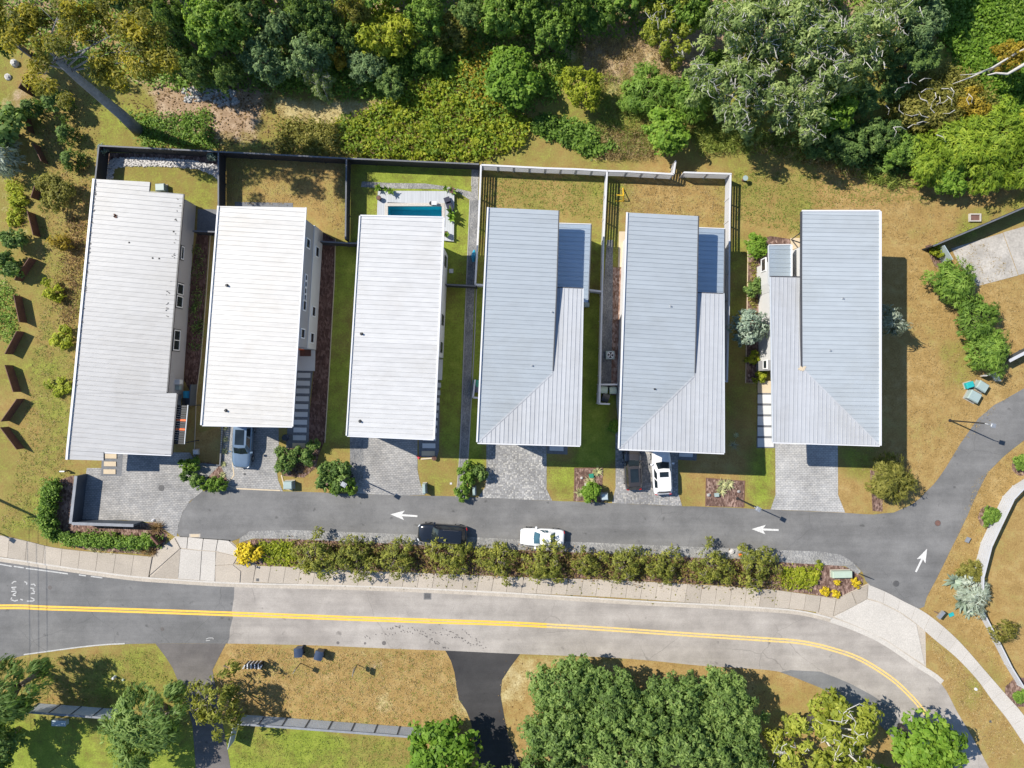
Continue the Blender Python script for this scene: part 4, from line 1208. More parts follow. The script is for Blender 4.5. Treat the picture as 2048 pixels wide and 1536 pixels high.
h5 = thing('house', 'house with grey folded metal roof and two cars parked at its front', 'house', P(1340, 680))
zm5 = lambda x, y: 7.4 - 0.07 * ((x - 1247) + 0.03 * (y - 650)) / 20
zf5 = lambda x, y: 7.4 - 0.07 * ((898 - y) + 0.03 * (x - 1238)) / 20
zl5 = lin((1395, 500), 4.0, (1448, 500), 3.9)
a5, f5, l5 = folded(h5, [(1255, 425), (1396, 432), (1393, 585), (1389, 750), (1238, 897)], [(1238.3, 898), (1389.4, 751), (1394, 585.5), (1447, 587.5), (1448, 906)],
    zm5, zf5, [[(1396.5, 456), (1449, 458), (1447, 590), (1393, 588)]], (1, 0.06), (0.02, -1), 8.9, zl5)
trim(a5, [(1253.8, 425), (1237, 897)], zm5, 0.14, 0.16, M['trim_white'], lift=0.05)
trim(a5, [(1397, 432), (1394, 585), (1390, 746)], zm5, 0.1, 0.2, M['trim_dark'], lift=-0.06)
trim(f5, [(1238, 899), (1448, 907.5)], zf5, 0.1, 0.2, M['trim_white'], lift=-0.05)
trim(f5, [(1447.8, 587), (1448.8, 906)], zf5, 0.08, 0.2, M['trim_grey'], lift=-0.06)
trim(f5, [(1394, 584.8), (1447, 586.8)], zf5, 0.08, 0.25, M['trim_dark'], lift=-0.1)
trim(f5, [(1239, 897.5), (1389, 751.5)], zm5, 0.12, 0.03, M['roof_grey_sunlit'], 'valley_flashing', lift=0.01)
trim(l5[0], [(1449.6, 458), (1447.8, 590)], zl5, 0.1, 0.16, M['trim_dark'], 'gutter', lift=-0.04)
trim(l5[0], [(1396.5, 455.4), (1449, 457.4)], zl5, 0.08, 0.16, M['trim_white'], lift=-0.02)
W5A, W5B = (1243, 528), (1232.5, 800)
walls(h5, [W5A, (1246, 483), (1356, 488), (1350, 750), (1236, 846), W5B], zm5, M['wall_white'])
walls(h5, [(1240, 856), (1350, 752), (1355, 610), (1398, 612), (1400, 880), (1240, 877)], zf5, M['wall_white'], z1=5.9)
walls(h5, [(1360, 485), (1422, 488), (1420, 600), (1358, 598)], zl5, M['wall_white'])
for x, y, zz in ((1243, 624, 3.4), (1242.5, 637, 3.0), (1241.5, 685, 3.2), (1241, 697, 3.0), (1240.5, 732, 3.0)): window(h5, W5A, W5B, x, y, zz, .5, .8, 'frame_white')
for x, y, m_ in ((1341, 612.5, 'galv'), (1309.5, 778, 'black_metal')): vent(a5, x, y, zm5, 0.06, 0.16, M[m_])

# --- sixth house, mirrored
h6 = thing('house', 'easternmost house with pale grey folded metal roof casting a deep shadow on the lawn', 'house', P(1640, 680))
zm6 = lambda x, y: 7.5 - 0.06 * (1759 - x) / 20
zf6 = lambda x, y: 7.5 - 0.06 * (891 - y) / 20
zl6 = lin((1540, 520), 3.6, (1582, 520), 3.6)
a6, f6, l6 = folded(h6, [(1604, 423), (1759, 423), (1759, 889.5), (1605, 736)], [(1541, 554), (1600, 555), (1604, 737), (1758, 890.5), (1546, 884)],
    zm6, zf6, [[(1537.5, 491), (1582, 490), (1582, 570), (1538, 570)]], (1, 0.02), (0.02, -1), 8.7, zl6)
trim(a6, [(1602.6, 423), (1602, 560), (1603, 734)], zm6, 0.14, 0.16, M['trim_dark'], 'gutter', lift=-0.04)
trim(a6, [(1760.5, 423), (1760.5, 891)], zm6, 0.16, 0.2, M['trim_white'], lift=0.0)
trim(a6, [(1604, 421.8), (1760, 421.8)], zm6, 0.14, 0.2, M['trim_white'], lift=-0.03)
trim(f6, [(1546, 885.4), (1759, 892)], zf6, 0.1, 0.2, M['trim_white'], lift=-0.05)
trim(f6, [(1541, 552.8), (1600, 553.8)], zf6, 0.1, 0.25, M['trim_dark'], lift=-0.1)
trim(f6, [(1605, 737), (1757, 889)], zm6, 0.14, 0.03, M['roof_grey_sunlit'], 'valley_flashing', lift=0.01)
trim(f6, [(1540.4, 554), (1545.4, 884)], zf6, 0.1, 0.16, M['trim_grey'], 'gutter', lift=-0.03)
trim(l6[0], [(1537, 491), (1537.6, 570)], zl6, 0.1, 0.16, M['trim_grey'], 'gutter', lift=-0.03)
trim(l6[0], [(1582.8, 490), (1582.8, 553)], zl6, 0.12, 0.2, M['trim_white'], lift=0.02)
trim(l6[0], [(1537.5, 490), (1582, 489)], zl6, 0.08, 0.16, M['trim_white'], lift=-0.02)
walls(h6, [(1570, 508), (1680, 480), (1684, 870), (1572, 740)], zm6, M['wall_white'])
walls(h6, [(1517, 592), (1556, 575), (1572, 742), (1680, 850), (1560, 850), (1556, 742), (1517, 722)], zf6, M['wall_white'], z1=5.6)
walls(h6, [(1513, 535), (1556, 512), (1556, 575), (1516.5, 592), (1513, 575)], zl6, M['wall_white'], z1=3.2)
b = MB(); b.prism([(P(*q).x, P(*q).y) for q in ((1512.5, 722.5), (1556, 722.5), (1556, 742), (1512.5, 742))], 0, 5.0); b.build('wall', M['wall_grey'], h6)
window(h6, (1512.4, 715), (1512.4, 745), 1537, 729, 2.6, .8, 1.0)
window(h6, (1513, 535), (1513, 590), 1536, 530, 2.1, 1.2, 1.2)
for x, y in ((1685.5, 597), (1660, 701)): vent(a6, x, y, zm6, 0.06, 0.16, M['galv'])
b = MB()
for k in range(14):
    x, y = 1602 + random.uniform(-5, 8), 737 + random.uniform(-3, 3); p = P(x, y, zf6(x, y)); b.box((p.x, p.y, p.z + .04), (.2, .13, .05), random.random() * 3)
b.build('leaf_litter', M['pad_tan'], f6)
# bracket arm of the north corner awning
b = MB(); b.bar(P(1584, 478, 2.4), P(1602, 465, 3.2), .08, .1); b.bar(P(1584, 480, 2.4), P(1602, 486, 3.2), .08, .1); b.bar(P(1583, 479, 0), P(1583, 479, 2.45), .1, .1)
b.build('awning_bracket', M['black_metal'], h6)
# garage doors under the front eaves
for hh, a, c in ((h2, (484, 845), (562, 847.5)), (h3, (732, 864.5), (826, 867.3)), (h4, (996, 871), (1090, 872.8)), (h5, (1250, 879), (1345, 880.6)), (h6, (1578, 851.6), (1668, 851.6))):
    b = MB()
    for k in range(4): b.bar(P(*a) + Vector((0, -.03, .33 + k * .6)), P(*c) + Vector((0, -.03, .33 + k * .6)), .06, .57)
    b.build('garage_door', M['wall_pale'], hh)
# ------------------------------------------------------------------ fences and garden walls
def ground_of(x, y, z):
    """ground plan point under something sighted at height z"""
    k = (H - z) / H
    return (1024 + (x - 1024) * k, 768 + (y - 768) * k)

def fence(label, pts, h, style, bay=2.4, name='fence', sighted=True, mats=None, group=None, cat='fence'):
    g = [ground_of(x, y, h) for x, y in pts] if sighted else list(pts)
    w_ = [P(*q) for q in g]
    t = thing(name, label, cat, w_[0], group=group)
    pm = {}
    for i in range(len(w_) - 1):
        a, c = w_[i], w_[i + 1]
        L = (c - a).length
        n = max(1, round(L / bay))
        d = (c - a) / n; u = d.normalized(); ang = math.atan2(u.y, u.x); l = d.length
        for k in range(n):
            m0 = a + d * (k + .5)
            if style == 'solid':
                if 'p' not in pm or abs(pm['p'][1] - l) > .01:
                    b = MB(); b.box((0, 0, h / 2 + 0.02), (l - .1, .04, h - .08)); pm['p'] = (b.mesh('panel', mats[0]), l)
                o = bpy.data.objects.new('panel', pm['p'][0]); COL.objects.link(o); o.parent = t
                o.location = m0 - Vector(t.location); o.rotation_euler.z = ang
            elif style == 'slat':
                if 's' not in pm or abs(pm['s'][1] - l) > .01:
                    b = MB(); b.box((0, 0, 0), (l - .06, .03, .2)); pm['s'] = (b.mesh('slat', mats[0]), l)
                ns = int((h - .05) / .27)
                for q in range(ns):
                    o = bpy.data.objects.new('slat', pm['s'][0]); COL.objects.link(o); o.parent = t
                    o.location = m0 - Vector(t.location) + Vector((0, 0, .16 + q * (h - .2) / (ns - 1))); o.rotation_euler.z = ang
            elif style == 'board':   # tight boards
                if 's' not in pm or abs(pm['s'][1] - l) > .01:
                    b = MB(); b.box((0, 0, 0), (l - .03, .03, h / 6 - .05)); pm['s'] = (b.mesh('board', mats[0]), l)
                for q in range(6):
                    o = bpy.data.objects.new('board', pm['s'][0]); COL.objects.link(o); o.parent = t
                    o.location = m0 - Vector(t.location) + Vector((0, 0, h * (q + .5) / 6)); o.rotation_euler.z = ang
        for k in range(n + 1):
            if k == n and i < len(w_) - 2: continue
            if 'post' not in pm:
                b = MB(); b.box((0, 0, h / 2 - .01), (.11, .11, h + .02)); pm['post'] = b.mesh('post', mats[1])
            o = bpy.data.objects.new('post', pm['post']); COL.objects.link(o); o.parent = t
            o.location = a + d * k - Vector(t.location); o.rotation_euler.z = ang
        b = MB(); b.bar(a + Vector((0, 0, h + .03)), c + Vector((0, 0, h + .03)), mats[3] if len(mats) > 3 else .14, .05)
        b.build('cap_rail', mats[2], t)
    return t
BK = [M['black_fence'], M['black_fence'], M['black_cap']]
WH = [M['white_fence'], M['white_fence'], M['trim_white'], .16]
fence('black fence along the wood behind the pebble border of the low west house', [(198, 291.5), (437, 303.5)], 1.8, 'solid', mats=BK)
fence('black fence along the wood behind the tree-shaded bare yard', [(438, 303.5), (693, 317)], 1.8, 'solid', mats=BK)
fence('black fence along the wood behind the pool garden', [(694, 317), (958, 328.5)], 1.8, 'solid', mats=BK)
fence('black fence closing the west side of the pebble yard', [(198, 292), (191, 358)], 1.8, 'solid', mats=BK)
fence('black fence between the pebble yard and the tree-shaded yard', [(437, 304), (437, 414)], 1.8, 'solid', mats=BK)
fence('black fence between the tree-shaded yard and the pool garden', [(693, 318), (691, 478)], 1.8, 'solid', mats=BK)
fence('short black fence across the gap between the first two white-roofed houses', [(386, 462), (433, 464)], 1.8, 'solid', 1.3, mats=BK)
fence('short black fence with gate ending at the mulch strip beside the many-windowed wall', [(641, 483), (690, 486), (718, 487)], 1.8, 'solid', 1.3, mats=BK)
fence('short black fence from the pool house wall to the white fence', [(892, 569), (952, 572)], 1.8, 'solid', 1.5, mats=BK)
fence('black fence sheltering the concrete yard in the north-east corner', [(1866, 492), (1960, 453), (2056, 412), (2150, 372)], 1.8, 'solid', mats=BK)
fence('white slat fence between the pool garden and the first grey-roofed house', [(962, 330), (957, 450), (950.5, 569)], 1.7, 'slat', mats=WH)
fence('white slat fence along the meadow edge behind the first grey-roofed house', [(963, 330), (1090, 336.5), (1152, 338.5), (1215, 342)], 1.7, 'slat', 1.65, mats=WH)
fence('white slat fence along the meadow edge behind the yard with the yellow goal', [(1216, 342), (1253, 343), (1347, 348.5)], 1.7, 'slat', 1.65, mats=WH)
fence('white slat gate standing open towards the wood', [(1347, 348), (1351, 322)], 1.7, 'slat', 1.4, mats=WH, name='gate', cat='gate')
fence('short white slat fence right of the open gate', [(1368, 345), (1416, 346.5), (1463, 348)], 1.7, 'slat', 1.65, mats=WH)
fence('long white slat fence running beside the yellow goal and the paved side path', [(1214, 344), (1207, 480), (1203, 640), (1199, 806)], 1.7, 'slat', mats=WH)
fence('long white slat fence on the east side of the fifth house', [(1461, 349), (1459, 440), (1458, 600), (1454, 762)], 1.7, 'slat', mats=WH)
fence('short white fence joining the side fence to the lower grey roof', [(1179, 580), (1203, 583)], 1.7, 'slat', 1.2, mats=WH)
fence('short white fence closing the narrow gap beside the grey wing roof', [(1444, 762), (1455, 763)], 1.7, 'slat', .6, mats=WH)
fence('short white fence joining black fence and first grey-roofed house', [(950, 569), (966, 570)], 1.7, 'slat', .8, mats=WH)
fence('white bin screen with a teal bin inside beside the first grey-roofed house', [(950, 760), (946, 795), (962, 796)], 1.4, 'slat', 1.0, mats=WH, cat='bin screen', name='bin_screen')
fence('white bin screen with two pale bins inside at the end of the long white fence', [(1235, 769), (1198, 769), (1196, 807), (1219, 808)], 1.3, 'slat', 1.0, mats=WH, cat='bin screen', name='bin_screen')
fence('white board fence curving along the verge of the north-east turn', [(2110, 938), (2048, 977), (2028, 998), (2003, 1050), (1983, 1093), (1967, 1155), (1966, 1188)], 1.6, 'board', 2.6, mats=[M['white_fence'], M['white_fence'], M['white_fence'], .12])
fence('white board fence on the verge below the silver palm', [(1962, 1214), (1975, 1240), (2001, 1290), (2024, 1336), (2050, 1378)], 1.1, 'board', 2.6, mats=[M['white_fence'], M['white_fence'], M['white_fence'], .12])
fence('pale fence corner behind the third dark green bush', [(2018, 722), (2060, 700), (2120, 668)], 1.5, 'solid', mats=[M['dark_wall'], M['grey_post'], M['white_fence'], .3])
GF = [M['grey_fence'], M['grey_post'], M['dark_cap'], .2]
fence('blue-grey panel fence on the lawn left of the two roadside trees', [(52, 1424), (228, 1437)], 1.9, 'solid', 2.25, mats=GF)
fence('blue-grey panel fence between dry verge and green lawn beside the black drive', [(470, 1447), (840, 1475)], 1.9, 'solid', 2.25, mats=GF)
g = thing('gate', 'blue-grey gate leaf standing open at the shaded drive', 'gate', P(472, 1443))
b = MB(); b.bar(P(473, 1444, .95), P(462, 1490, .95), .05, 1.7); b.build('gate_panel', M['grey_fence'], g)
b = MB(); b.bar(P(473, 1442, 0.9) + Vector((.06, 0, 0)), P(473, 1444, .9) + Vector((.06, -0.12, 0)), .12, 1.9); b.build('post', M['grey_post'], g)
g = thing('gate', 'grey gate leaf at the end of the black fence by the concrete yard', 'gate', P(1882, 492))
b = MB(); b.bar(P(1878, 494, .9), P(1895, 522, .9), .06, 1.75); b.build('gate_panel', M['box_blue'], g)

# dark slate wall round the paved court
dw = thing('garden_wall', 'dark slate wall round the west end of the paved court', 'wall', P(150, 1000))
b = MB(); p = [P(*ground_of(x, y, 1.75)) for x, y in ((152, 952), (141, 1047), (267, 1051))]
b.bar(p[0] + Vector((0, 0, .86)), p[1] + Vector((0, 0, .86)), .2, 1.72); b.bar(p[1] + Vector((.1, 0, .86)), p[2] + Vector((0, 0, .86)), .2, 1.72); b.build('wall_body', M['dark_wall'], dw)
b = MB(); b.bar(p[0] + Vector((0, 0, 1.75)), p[1] + Vector((0, 0, 1.75)), .28, .06); b.bar(p[1] + Vector((.14, 0, 1.75)), p[2] + Vector((0, 0, 1.75)), .28, .06); b.build('coping', M['dark_cap'], dw)
b = MB(); p = P(320, 1076); b.box((p.x, p.y, .6), (1.1, .16, 1.2), -0.85); tag(b.build('rust_panel', M['corten_red']), 'tilted rust-red steel panel at the corner of the paved court', 'panel')

# zigzag of weathered steel screens on the west lawn
STEEL = [((36, 176), (51, 150), 2.0, 'widest dark steel screen under the leaning tree'), ((41, 212), (56, 262), 1.0, 'dark steel screen beside the dark clipped conifer'), ((64, 285), (82, 322), 1.15, 'dark steel screen on the west lawn beside the two young firs'),
         ((61, 395), (70, 368), 1.15, 'dark steel screen half hidden by the olive bush'), ((54, 422), (66, 470), 1.15, 'dark steel screen just below the olive bush'), ((58, 515), (28, 560), 1.15, 'dark steel screen in the shade of the dark round shrub'),
         ((27, 590), (38, 644), 1.15, 'dark steel screen above a gap of bare soil'), ((33, 662), (9, 708), 1.15, 'dark steel screen leaning south-west in the middle of the zigzag'), ((9, 730), (26, 784), 1.15, 'dark steel screen in the lower half of the zigzag'),
         ((33, 798), (1, 843), 1.15, 'dark steel screen last but one in the zigzag'), ((0, 855), (33, 899), 1.15, 'southernmost dark steel screen with a pale opening')]
for a, c, h, lab in STEEL:
    ga, gc = ground_of(*a, h), ground_of(*c, h)
    t = thing('steel_screen', lab, 'screen', P((ga[0] + gc[0]) / 2, (ga[1] + gc[1]) / 2), group='weathered steel screens on the west lawn')
    b = MB(); b.bar(P(*ga) + Vector((0, 0, h / 2)), P(*gc) + Vector((0, 0, h / 2)), .06, h); b.build('steel_plate', M['corten'], t)
    b = MB()
    for k in (.12, .88):
        q = P(*ga).lerp(P(*gc), k); d = (P(*gc) - P(*ga)).normalized(); n_ = Vector((d.y, -d.x, 0))
        if n_.x > 0: n_ = -n_
        b.bar(q + n_ * .07 + Vector((0, 0, h * .42)), q + n_ * .13 + Vector((0, 0, h * .42)), .08, h * .84)
    b.build('brace', M['corten'], t)
# trellis at the first house
tr = thing('trellis', 'black slatted trellis with two orange slats beside the low west house', 'trellis', P(366, 850))
xa = lambda y: 352 - (y - 800) * 0.09
for k in range(17):
    y = 812 + k * 4.6
    b = MB(); b.bar(P(xa(y) - 1, y, 3.3), P(xa(y) + 23, y + 1, 3.3), .17, .06)
    b.build('slat', M['orange'] if k in (6, 10) else M['black_metal'], tr)
b = MB(); b.bar(P(376, 810, 3.3), P(369, 888, 3.3), .07, .1); b.build('rail', M['trim_grey'], tr)
b = MB()
for q in ((374, 812), (368, 886)): b.bar(P(*ground_of(*q, 3.25)), P(*ground_of(*q, 3.25)) + Vector((0.0, 0.01, 3.25)), .08, .08)
b.build('post', M['black_metal'], tr)
sc_ = thing('garden_wall', 'low slate screen wall by the blue bin at the low west house', 'wall', P(390, 790))
b = MB(); a_, c_ = ground_of(381, 769, 1.4), ground_of(378, 812, 1.4)
b.bar(P(*a_) + Vector((0, 0, .7)), P(*c_) + Vector((0, 0, .7)), .1, 1.4); b.build('wall_body', M['dark_wall'], sc_)

# ------------------------------------------------------------------ props
def wheelie_bin(px, py, mat, label, rz=0.0, h=1.05, w_=.58, d_=.62, lid=None, group=None):
    t = thing('wheelie_bin', label, 'bin', P(px, py), rz, group)
    b = MB()
    vs = [(-w_ * .42, -d_ * .42, .08), (w_ * .42, -d_ * .42, .08), (w_ * .42, d_ * .42, .08), (-w_ * .42, d_ * .42, .08), (-w_ / 2, -d_ / 2, h), (w_ / 2, -d_ / 2, h), (w_ / 2, d_ / 2, h), (-w_ / 2, d_ / 2, h)]
    b.quads(vs, [(3, 2, 1, 0), (0, 1, 5, 4), (1, 2, 6, 5), (2, 3, 7, 6), (3, 0, 4, 7), (4, 5, 6, 7)])
    o = bpy.data.objects.new('bin_body', b.mesh('bin_body', M[mat])); COL.objects.link(o); o.parent = t
    b = MB()
    n = 6; L = []
    for k in range(n + 1):
        u = k / n; x = -w_ * .56 + u * w_ * 1.12; z = h + .02 + .1 * math.sin(u * math.pi)
        L.append((x, z))
    vs = [(x, -d_ * .56, z) for x, z in L] + [(x, d_ * .56, z) for x, z in L]
    b.quads(vs, [(k, k + 1, n + 2 + k, n + 1 + k) for k in range(n)] + [tuple(range(n, -1, -1)), tuple(range(n + 1, 2 * n + 2))] + [(0, n + 1, 2 * n + 1, n)])
    o = bpy.data.objects.new('bin_lid', b.mesh('bin_lid', M[lid or mat])); COL.objects.link(o); o.parent = t
    b = MB(); b.tube([(w_ * .62, -d_ * .4, h - .03), (w_ * .62, d_ * .4, h - .03)], .022, 6)
    o = bpy.data.objects.new('handle', b.mesh('handle', M[mat])); COL.objects.link(o); o.parent = t
    for s_ in (-1, 1):
        b = MB(); b.tube([(w_ * .42, s_ * d_ * .42, .11), (w_ * .42, s_ * d_ * .5, .11)], .11, 10)
        o = bpy.data.objects.new('wheel', b.mesh('wheel', M['tyre'])); COL.objects.link(o); o.parent = t
    return t
G1 = ground_of
wheelie_bin(*G1(596, 1305.5, 1.05), 'plastic_navy', 'dark blue wheelie bin nearer the striped mailbox planter', 0.05, w_=.72, d_=.8)
wheelie_bin(*G1(637, 1311.5, 1.05), 'plastic_navy', 'dark blue wheelie bin nearer the black drive', -0.25, w_=.72, d_=.8)
wheelie_bin(*G1(373, 789, 1.05), 'plastic_blue', 'bright blue wheelie bin by the low west house')
wheelie_bin(*G1(371, 803, 1.05), 'plastic_black', 'black wheelie bin next to the bright blue one')
wheelie_bin(*G1(953, 767, 1.0), 'plastic_green', 'green bin inside the small white screen')
wheelie_bin(*G1(952, 778, 1.0), 'plastic_navy', 'navy bin behind the green one inside the small white screen')
wheelie_bin(*G1(1208, 780, 1.0), 'box_green', 'pale green bin nearer the long white fence', 1.5)
wheelie_bin(*G1(1226, 781, 1.0), 'box_green', 'pale green bin nearer the house wall', 1.6)
wheelie_bin(*G1(1211, 796, 1.0), 'plastic_black', 'black bin in front of two pale green ones', 1.2, w_=.75)

def cabinet(px, py, d, mat, label, rz=0, z0=0.0, cat='utility box', name='utility_box', bev=.06):
    t = thing(name, label, cat, P(px, py), rz)
    b = MB(); x, y, h = d
    b.box((0, 0, .04), (x + .14, y + .14, .08)); o = bpy.data.objects.new('plinth', b.mesh('plinth', M['concrete'])); COL.objects.link(o); o.parent = t
    b = MB(); b.box((0, 0, .08 + (h - .2) / 2), (x, y, h - .2)); o = bpy.data.objects.new('box_body', b.mesh('box_body', M[mat])); COL.objects.link(o); o.parent = t
    b = MB()
    vs = [(-x / 2 - .03, -y / 2 - .03, h - .12), (x / 2 + .03, -y / 2 - .03, h - .12), (x / 2 + .03, y / 2 + .03, h - .12), (-x / 2 - .03, y / 2 + .03, h - .12),
          (-x / 2 + .04, -y / 2 + .05, h), (x / 2 - .04, -y / 2 + .05, h), (x / 2 - .04, y / 2 - .05, h), (-x / 2 + .04, y / 2 - .05, h)]
    b.quads(vs, [(3, 2, 1, 0), (0, 1, 5, 4), (1, 2, 6, 5), (2, 3, 7, 6), (3, 0, 4, 7), (4, 5, 6, 7)])
    o = bpy.data.objects.new('box_lid', b.mesh('box_lid', M[mat])); COL.objects.link(o); o.parent = t
    b = MB(); b.box((0, -y / 2 - .012, h * .45), (.02, .02, h * .5)); b.box((.1, -y / 2 - .02, h * .5), (.05, .04, .1)); o = bpy.data.objects.new('handle', b.mesh('handle', M['trim_dark'])); COL.objects.link(o); o.parent = t
    return t
cabinet(*G1(1942, 770, .6), (.7, .55, .6), 'plastic_teal', 'small teal utility box on the north-east lawn', .3)
cabinet(*G1(1967, 773, .8), (1.0, .85, .8), 'box_grey', 'grey-green utility box right of the teal one', -.55)
cabinet(*G1(1951, 793, .8), (1.1, .95, .8), 'box_grey', 'grey-green utility box nearest the turn in the road', -.5)
cabinet(*G1(575, 971, .9), (.85, .75, .9), 'box_grey', 'grey utility box on dry grass by the second house drive', .02)
cabinet(*G1(848, 978, 1.0), (.28, .95, 1.0), 'box_grey', 'narrow green-grey cabinet on the lawn by the third house drive', 0.04)
cabinet(*G1(1210, 994, .9), (.6, .6, .9), 'box_blue', 'pale blue cabinet beside the bright green bush at the lane', 0.05)
cabinet(*G1(1180, 974, .7), (.8, .6, .7), 'box_green', 'sage utility box between yucca and bright green bush', .1)
cabinet(*G1(1686, 1150, .7), (1.9, .65, .7), 'box_green', 'long sage green transformer box in the mulch bed', 0.02)
cabinet(*G1(948, 983, .9), (.25, .75, .9), 'box_grey', 'thin grey cabinet by the shrubs at the gravel strip', 0.05)
b_ = cabinet(*G1(390, 904, .4), (.45, .45, .4), 'pad', 'small white square planter by the west court', 0.05, cat='planter', name='planter')

def disc_lid(px, py, r, mat, label, z=0.035, ring=None, name='manhole_cover'):
    t = thing(name, label, 'manhole cover', P(px, py))
    p = P(px, py)
    b = MB(); b.disc((p.x, p.y), r * 1.15, z, z + .008, 24); b.build('ring', M[ring or 'iron'], t)
    b = MB(); b.disc((p.x, p.y), r, z + .008, z + .014, 24)
    for k in range(5): b.box((p.x, p.y + (k - 2) * r * .32, z + .016), (r * 1.3 * (1 - .12 * abs(k - 2)), .035, .008))
    b.build('cover', M[mat], t)
disc_lid(323, 976, .26, 'iron', 'round iron manhole cover in the paved court', 0.028)
disc_lid(1875, 1046, .27, 'iron_rust', 'rusty manhole cover in the turn of the lane')
disc_lid(1792, 1167, .27, 'iron', 'grey manhole cover near the concrete crossing')
disc_lid(489.5, 948, .1, 'iron', 'tiny drain cover beside the west planting', 0.028, name='drain_cover')
for x, y, lab, z in ((855, 1192, 'square iron cover near the north kerb of the road', .026), (516, 1159, 'small square cover set in the sidewalk', .13), (390, 1071, 'rectangular drain at the edge of the flared crossing', .036), (902, 967, 'small white meter cover on the third lawn', .03)):
    t = thing('cover_plate', lab, 'cover plate', P(x, y)); p = P(x, y)
    s_ = {855: (.75, .7), 516: (.3, .3), 390: (1.1, .35), 902: (.22, .22)}[x]
    b = MB(); b.box((p.x, p.y, z), (s_[0], s_[1], .012)); b.build('frame', M['kerb' if x in (390, 902) else 'asphalt_lane'], t)
    b = MB(); b.box((p.x, p.y, z + .009), (s_[0] * .75, s_[1] * .7, .008)); b.build('cover', M['pad_tan' if x == 390 else ('iron' if x != 902 else 'trim_white')], t)
t = thing('inlet_box', 'brown square lid in a white frame on the north-east lawn', 'drain', P(1948, 436)); p = P(1948, 436)
b = MB()
for dx, dy, sx, sy in ((0, .34, 1.15, .12), (0, -.34, 1.15, .12), (.52, 0, .12, .56), (-.52, 0, .12, .56)): b.box((p.x + dx, p.y + dy, .12), (sx, sy, .24))
b.build('frame', M['concrete_new'], t)
b = MB(); b.box((p.x + .05, p.y, .1), (.85, .5, .05)); b.build('lid', M['iron_rust'], t)

def lamp_post(base, tip_dir, h, label, arm=0.5):
    t = thing('street_lamp', label, 'street lamp', P(*base), group='black lamp posts along the lane')
    p = P(*base)
    b = MB(); b.tube([p, p + Vector((0, 0, .5)), p + Vector((0, 0, h))], [.09, .075, .055], 8); b.disc((p.x, p.y), .17, 0.0, .1, 10, .13); b.build('post', M['black_metal'], t)
    d = Vector((math.cos(tip_dir), math.sin(tip_dir), 0))
    b = MB(); b.tube([p + Vector((0, 0, h - .05)), p + d * arm * .5 + Vector((0, 0, h + .08)), p + d * arm + Vector((0, 0, h + .06))], .04, 6); b.build('arm', M['galv'], t)
    q = p + d * (arm + .2) + Vector((0, 0, h + .05))
    b = MB(); b.box(q, (.5, .42, .12), tip_dir); b.box(q + Vector((0, 0, .08)), (.3, .26, .06), tip_dir); b.build('lamp_head', M['galv'], t)
lamp_post((1900, 841), math.radians(-15), 5.2, 'black lamp post on the east lawn leaning over the turn of the lane', .55)
lamp_post((1475, 997), math.radians(-28), 4.9, 'black lamp post in the small mulch bed by the last drive', .2)
lamp_post((704, 951), math.radians(-30), 4.9, 'black lamp post rising from dark shrubs by the third drive', .2)
lamp_post((-62, 1038), math.radians(-35), 4.9, 'black lamp post beyond the west edge of the lawn', .2)
up = thing('utility_pole', 'tall timber utility pole west of the lawn', 'utility pole', P(-100, 955))
p = P(-100, 955); b = MB(); b.tube([p, p + Vector((0, 0, 11.2))], [.18, .12], 10); b.build('pole', M['bark'], up)
b = MB(); b.box((p.x, p.y, 10.2), (2.0, .12, .12)); b.build('crossarm', M['bark'], up)
for dx in (-.9, 0.0, .85):
    b = MB(); b.tube([(p.x + dx, p.y, 10.3)] + [(p.x + dx + .05 * k, p.y - 6 * k, 10.3 - .0) for k in range(2, 26, 4)], .018, 5)
    b.build('wire', M['black_metal'], up)

def sign_post(px, py, h, label, size, rz, double=False):
    t = thing('sign_post', label, 'sign', P(px, py)); p = P(px, py)
    b = MB(); b.bar(p, p + Vector((0, 0.001, h)), .06, .06); b.build('post', M['black_metal'], t)
    b = MB(); b.box((p.x, p.y, h - size[1] / 2), (size[0], .03, size[1]), rz); b.build('sign_panel', M['galv'], t)
    if double:
        b = MB(); b.box((p.x, p.y, h - size[1] - .28), (size[0] * .7, .03, .42), rz); b.build('sign_panel', M['galv'], t)
sign_post(601, 1326, 2.15, 'thin dark sign post below the two dark blue bins', (.5, .65), math.radians(62))
sign_post(715, 1329, 2.1, 'thin dark sign post carrying two boards on the dry verge', (.7, .6), math.radians(80), True)
# striped planter with a mailbox
t = thing('mailbox_planter', 'black and white striped mailbox planter on the south verge', 'mailbox', P(512, 1326)); p = P(512, 1326)
for k in range(9):
    b = MB(); b.box((p.x - .72 + k * .18, p.y, .45), (.1, .5, .9)); b.build('stripe', M['trim_white' if k % 2 else 'black_metal'], t)
b = MB(); b.box((p.x, p.y, .4), (1.6, .44, .8)); b.build('planter_box', M['black_metal'], t)
for s_ in (-.86, .82):
    b = MB(); b.bar((p.x + s_ - .1, p.y - .2, .95), (p.x + s_ + .12, p.y + .18, .95), .1, .08); b.build('end_cap', M['white_fence'], t)
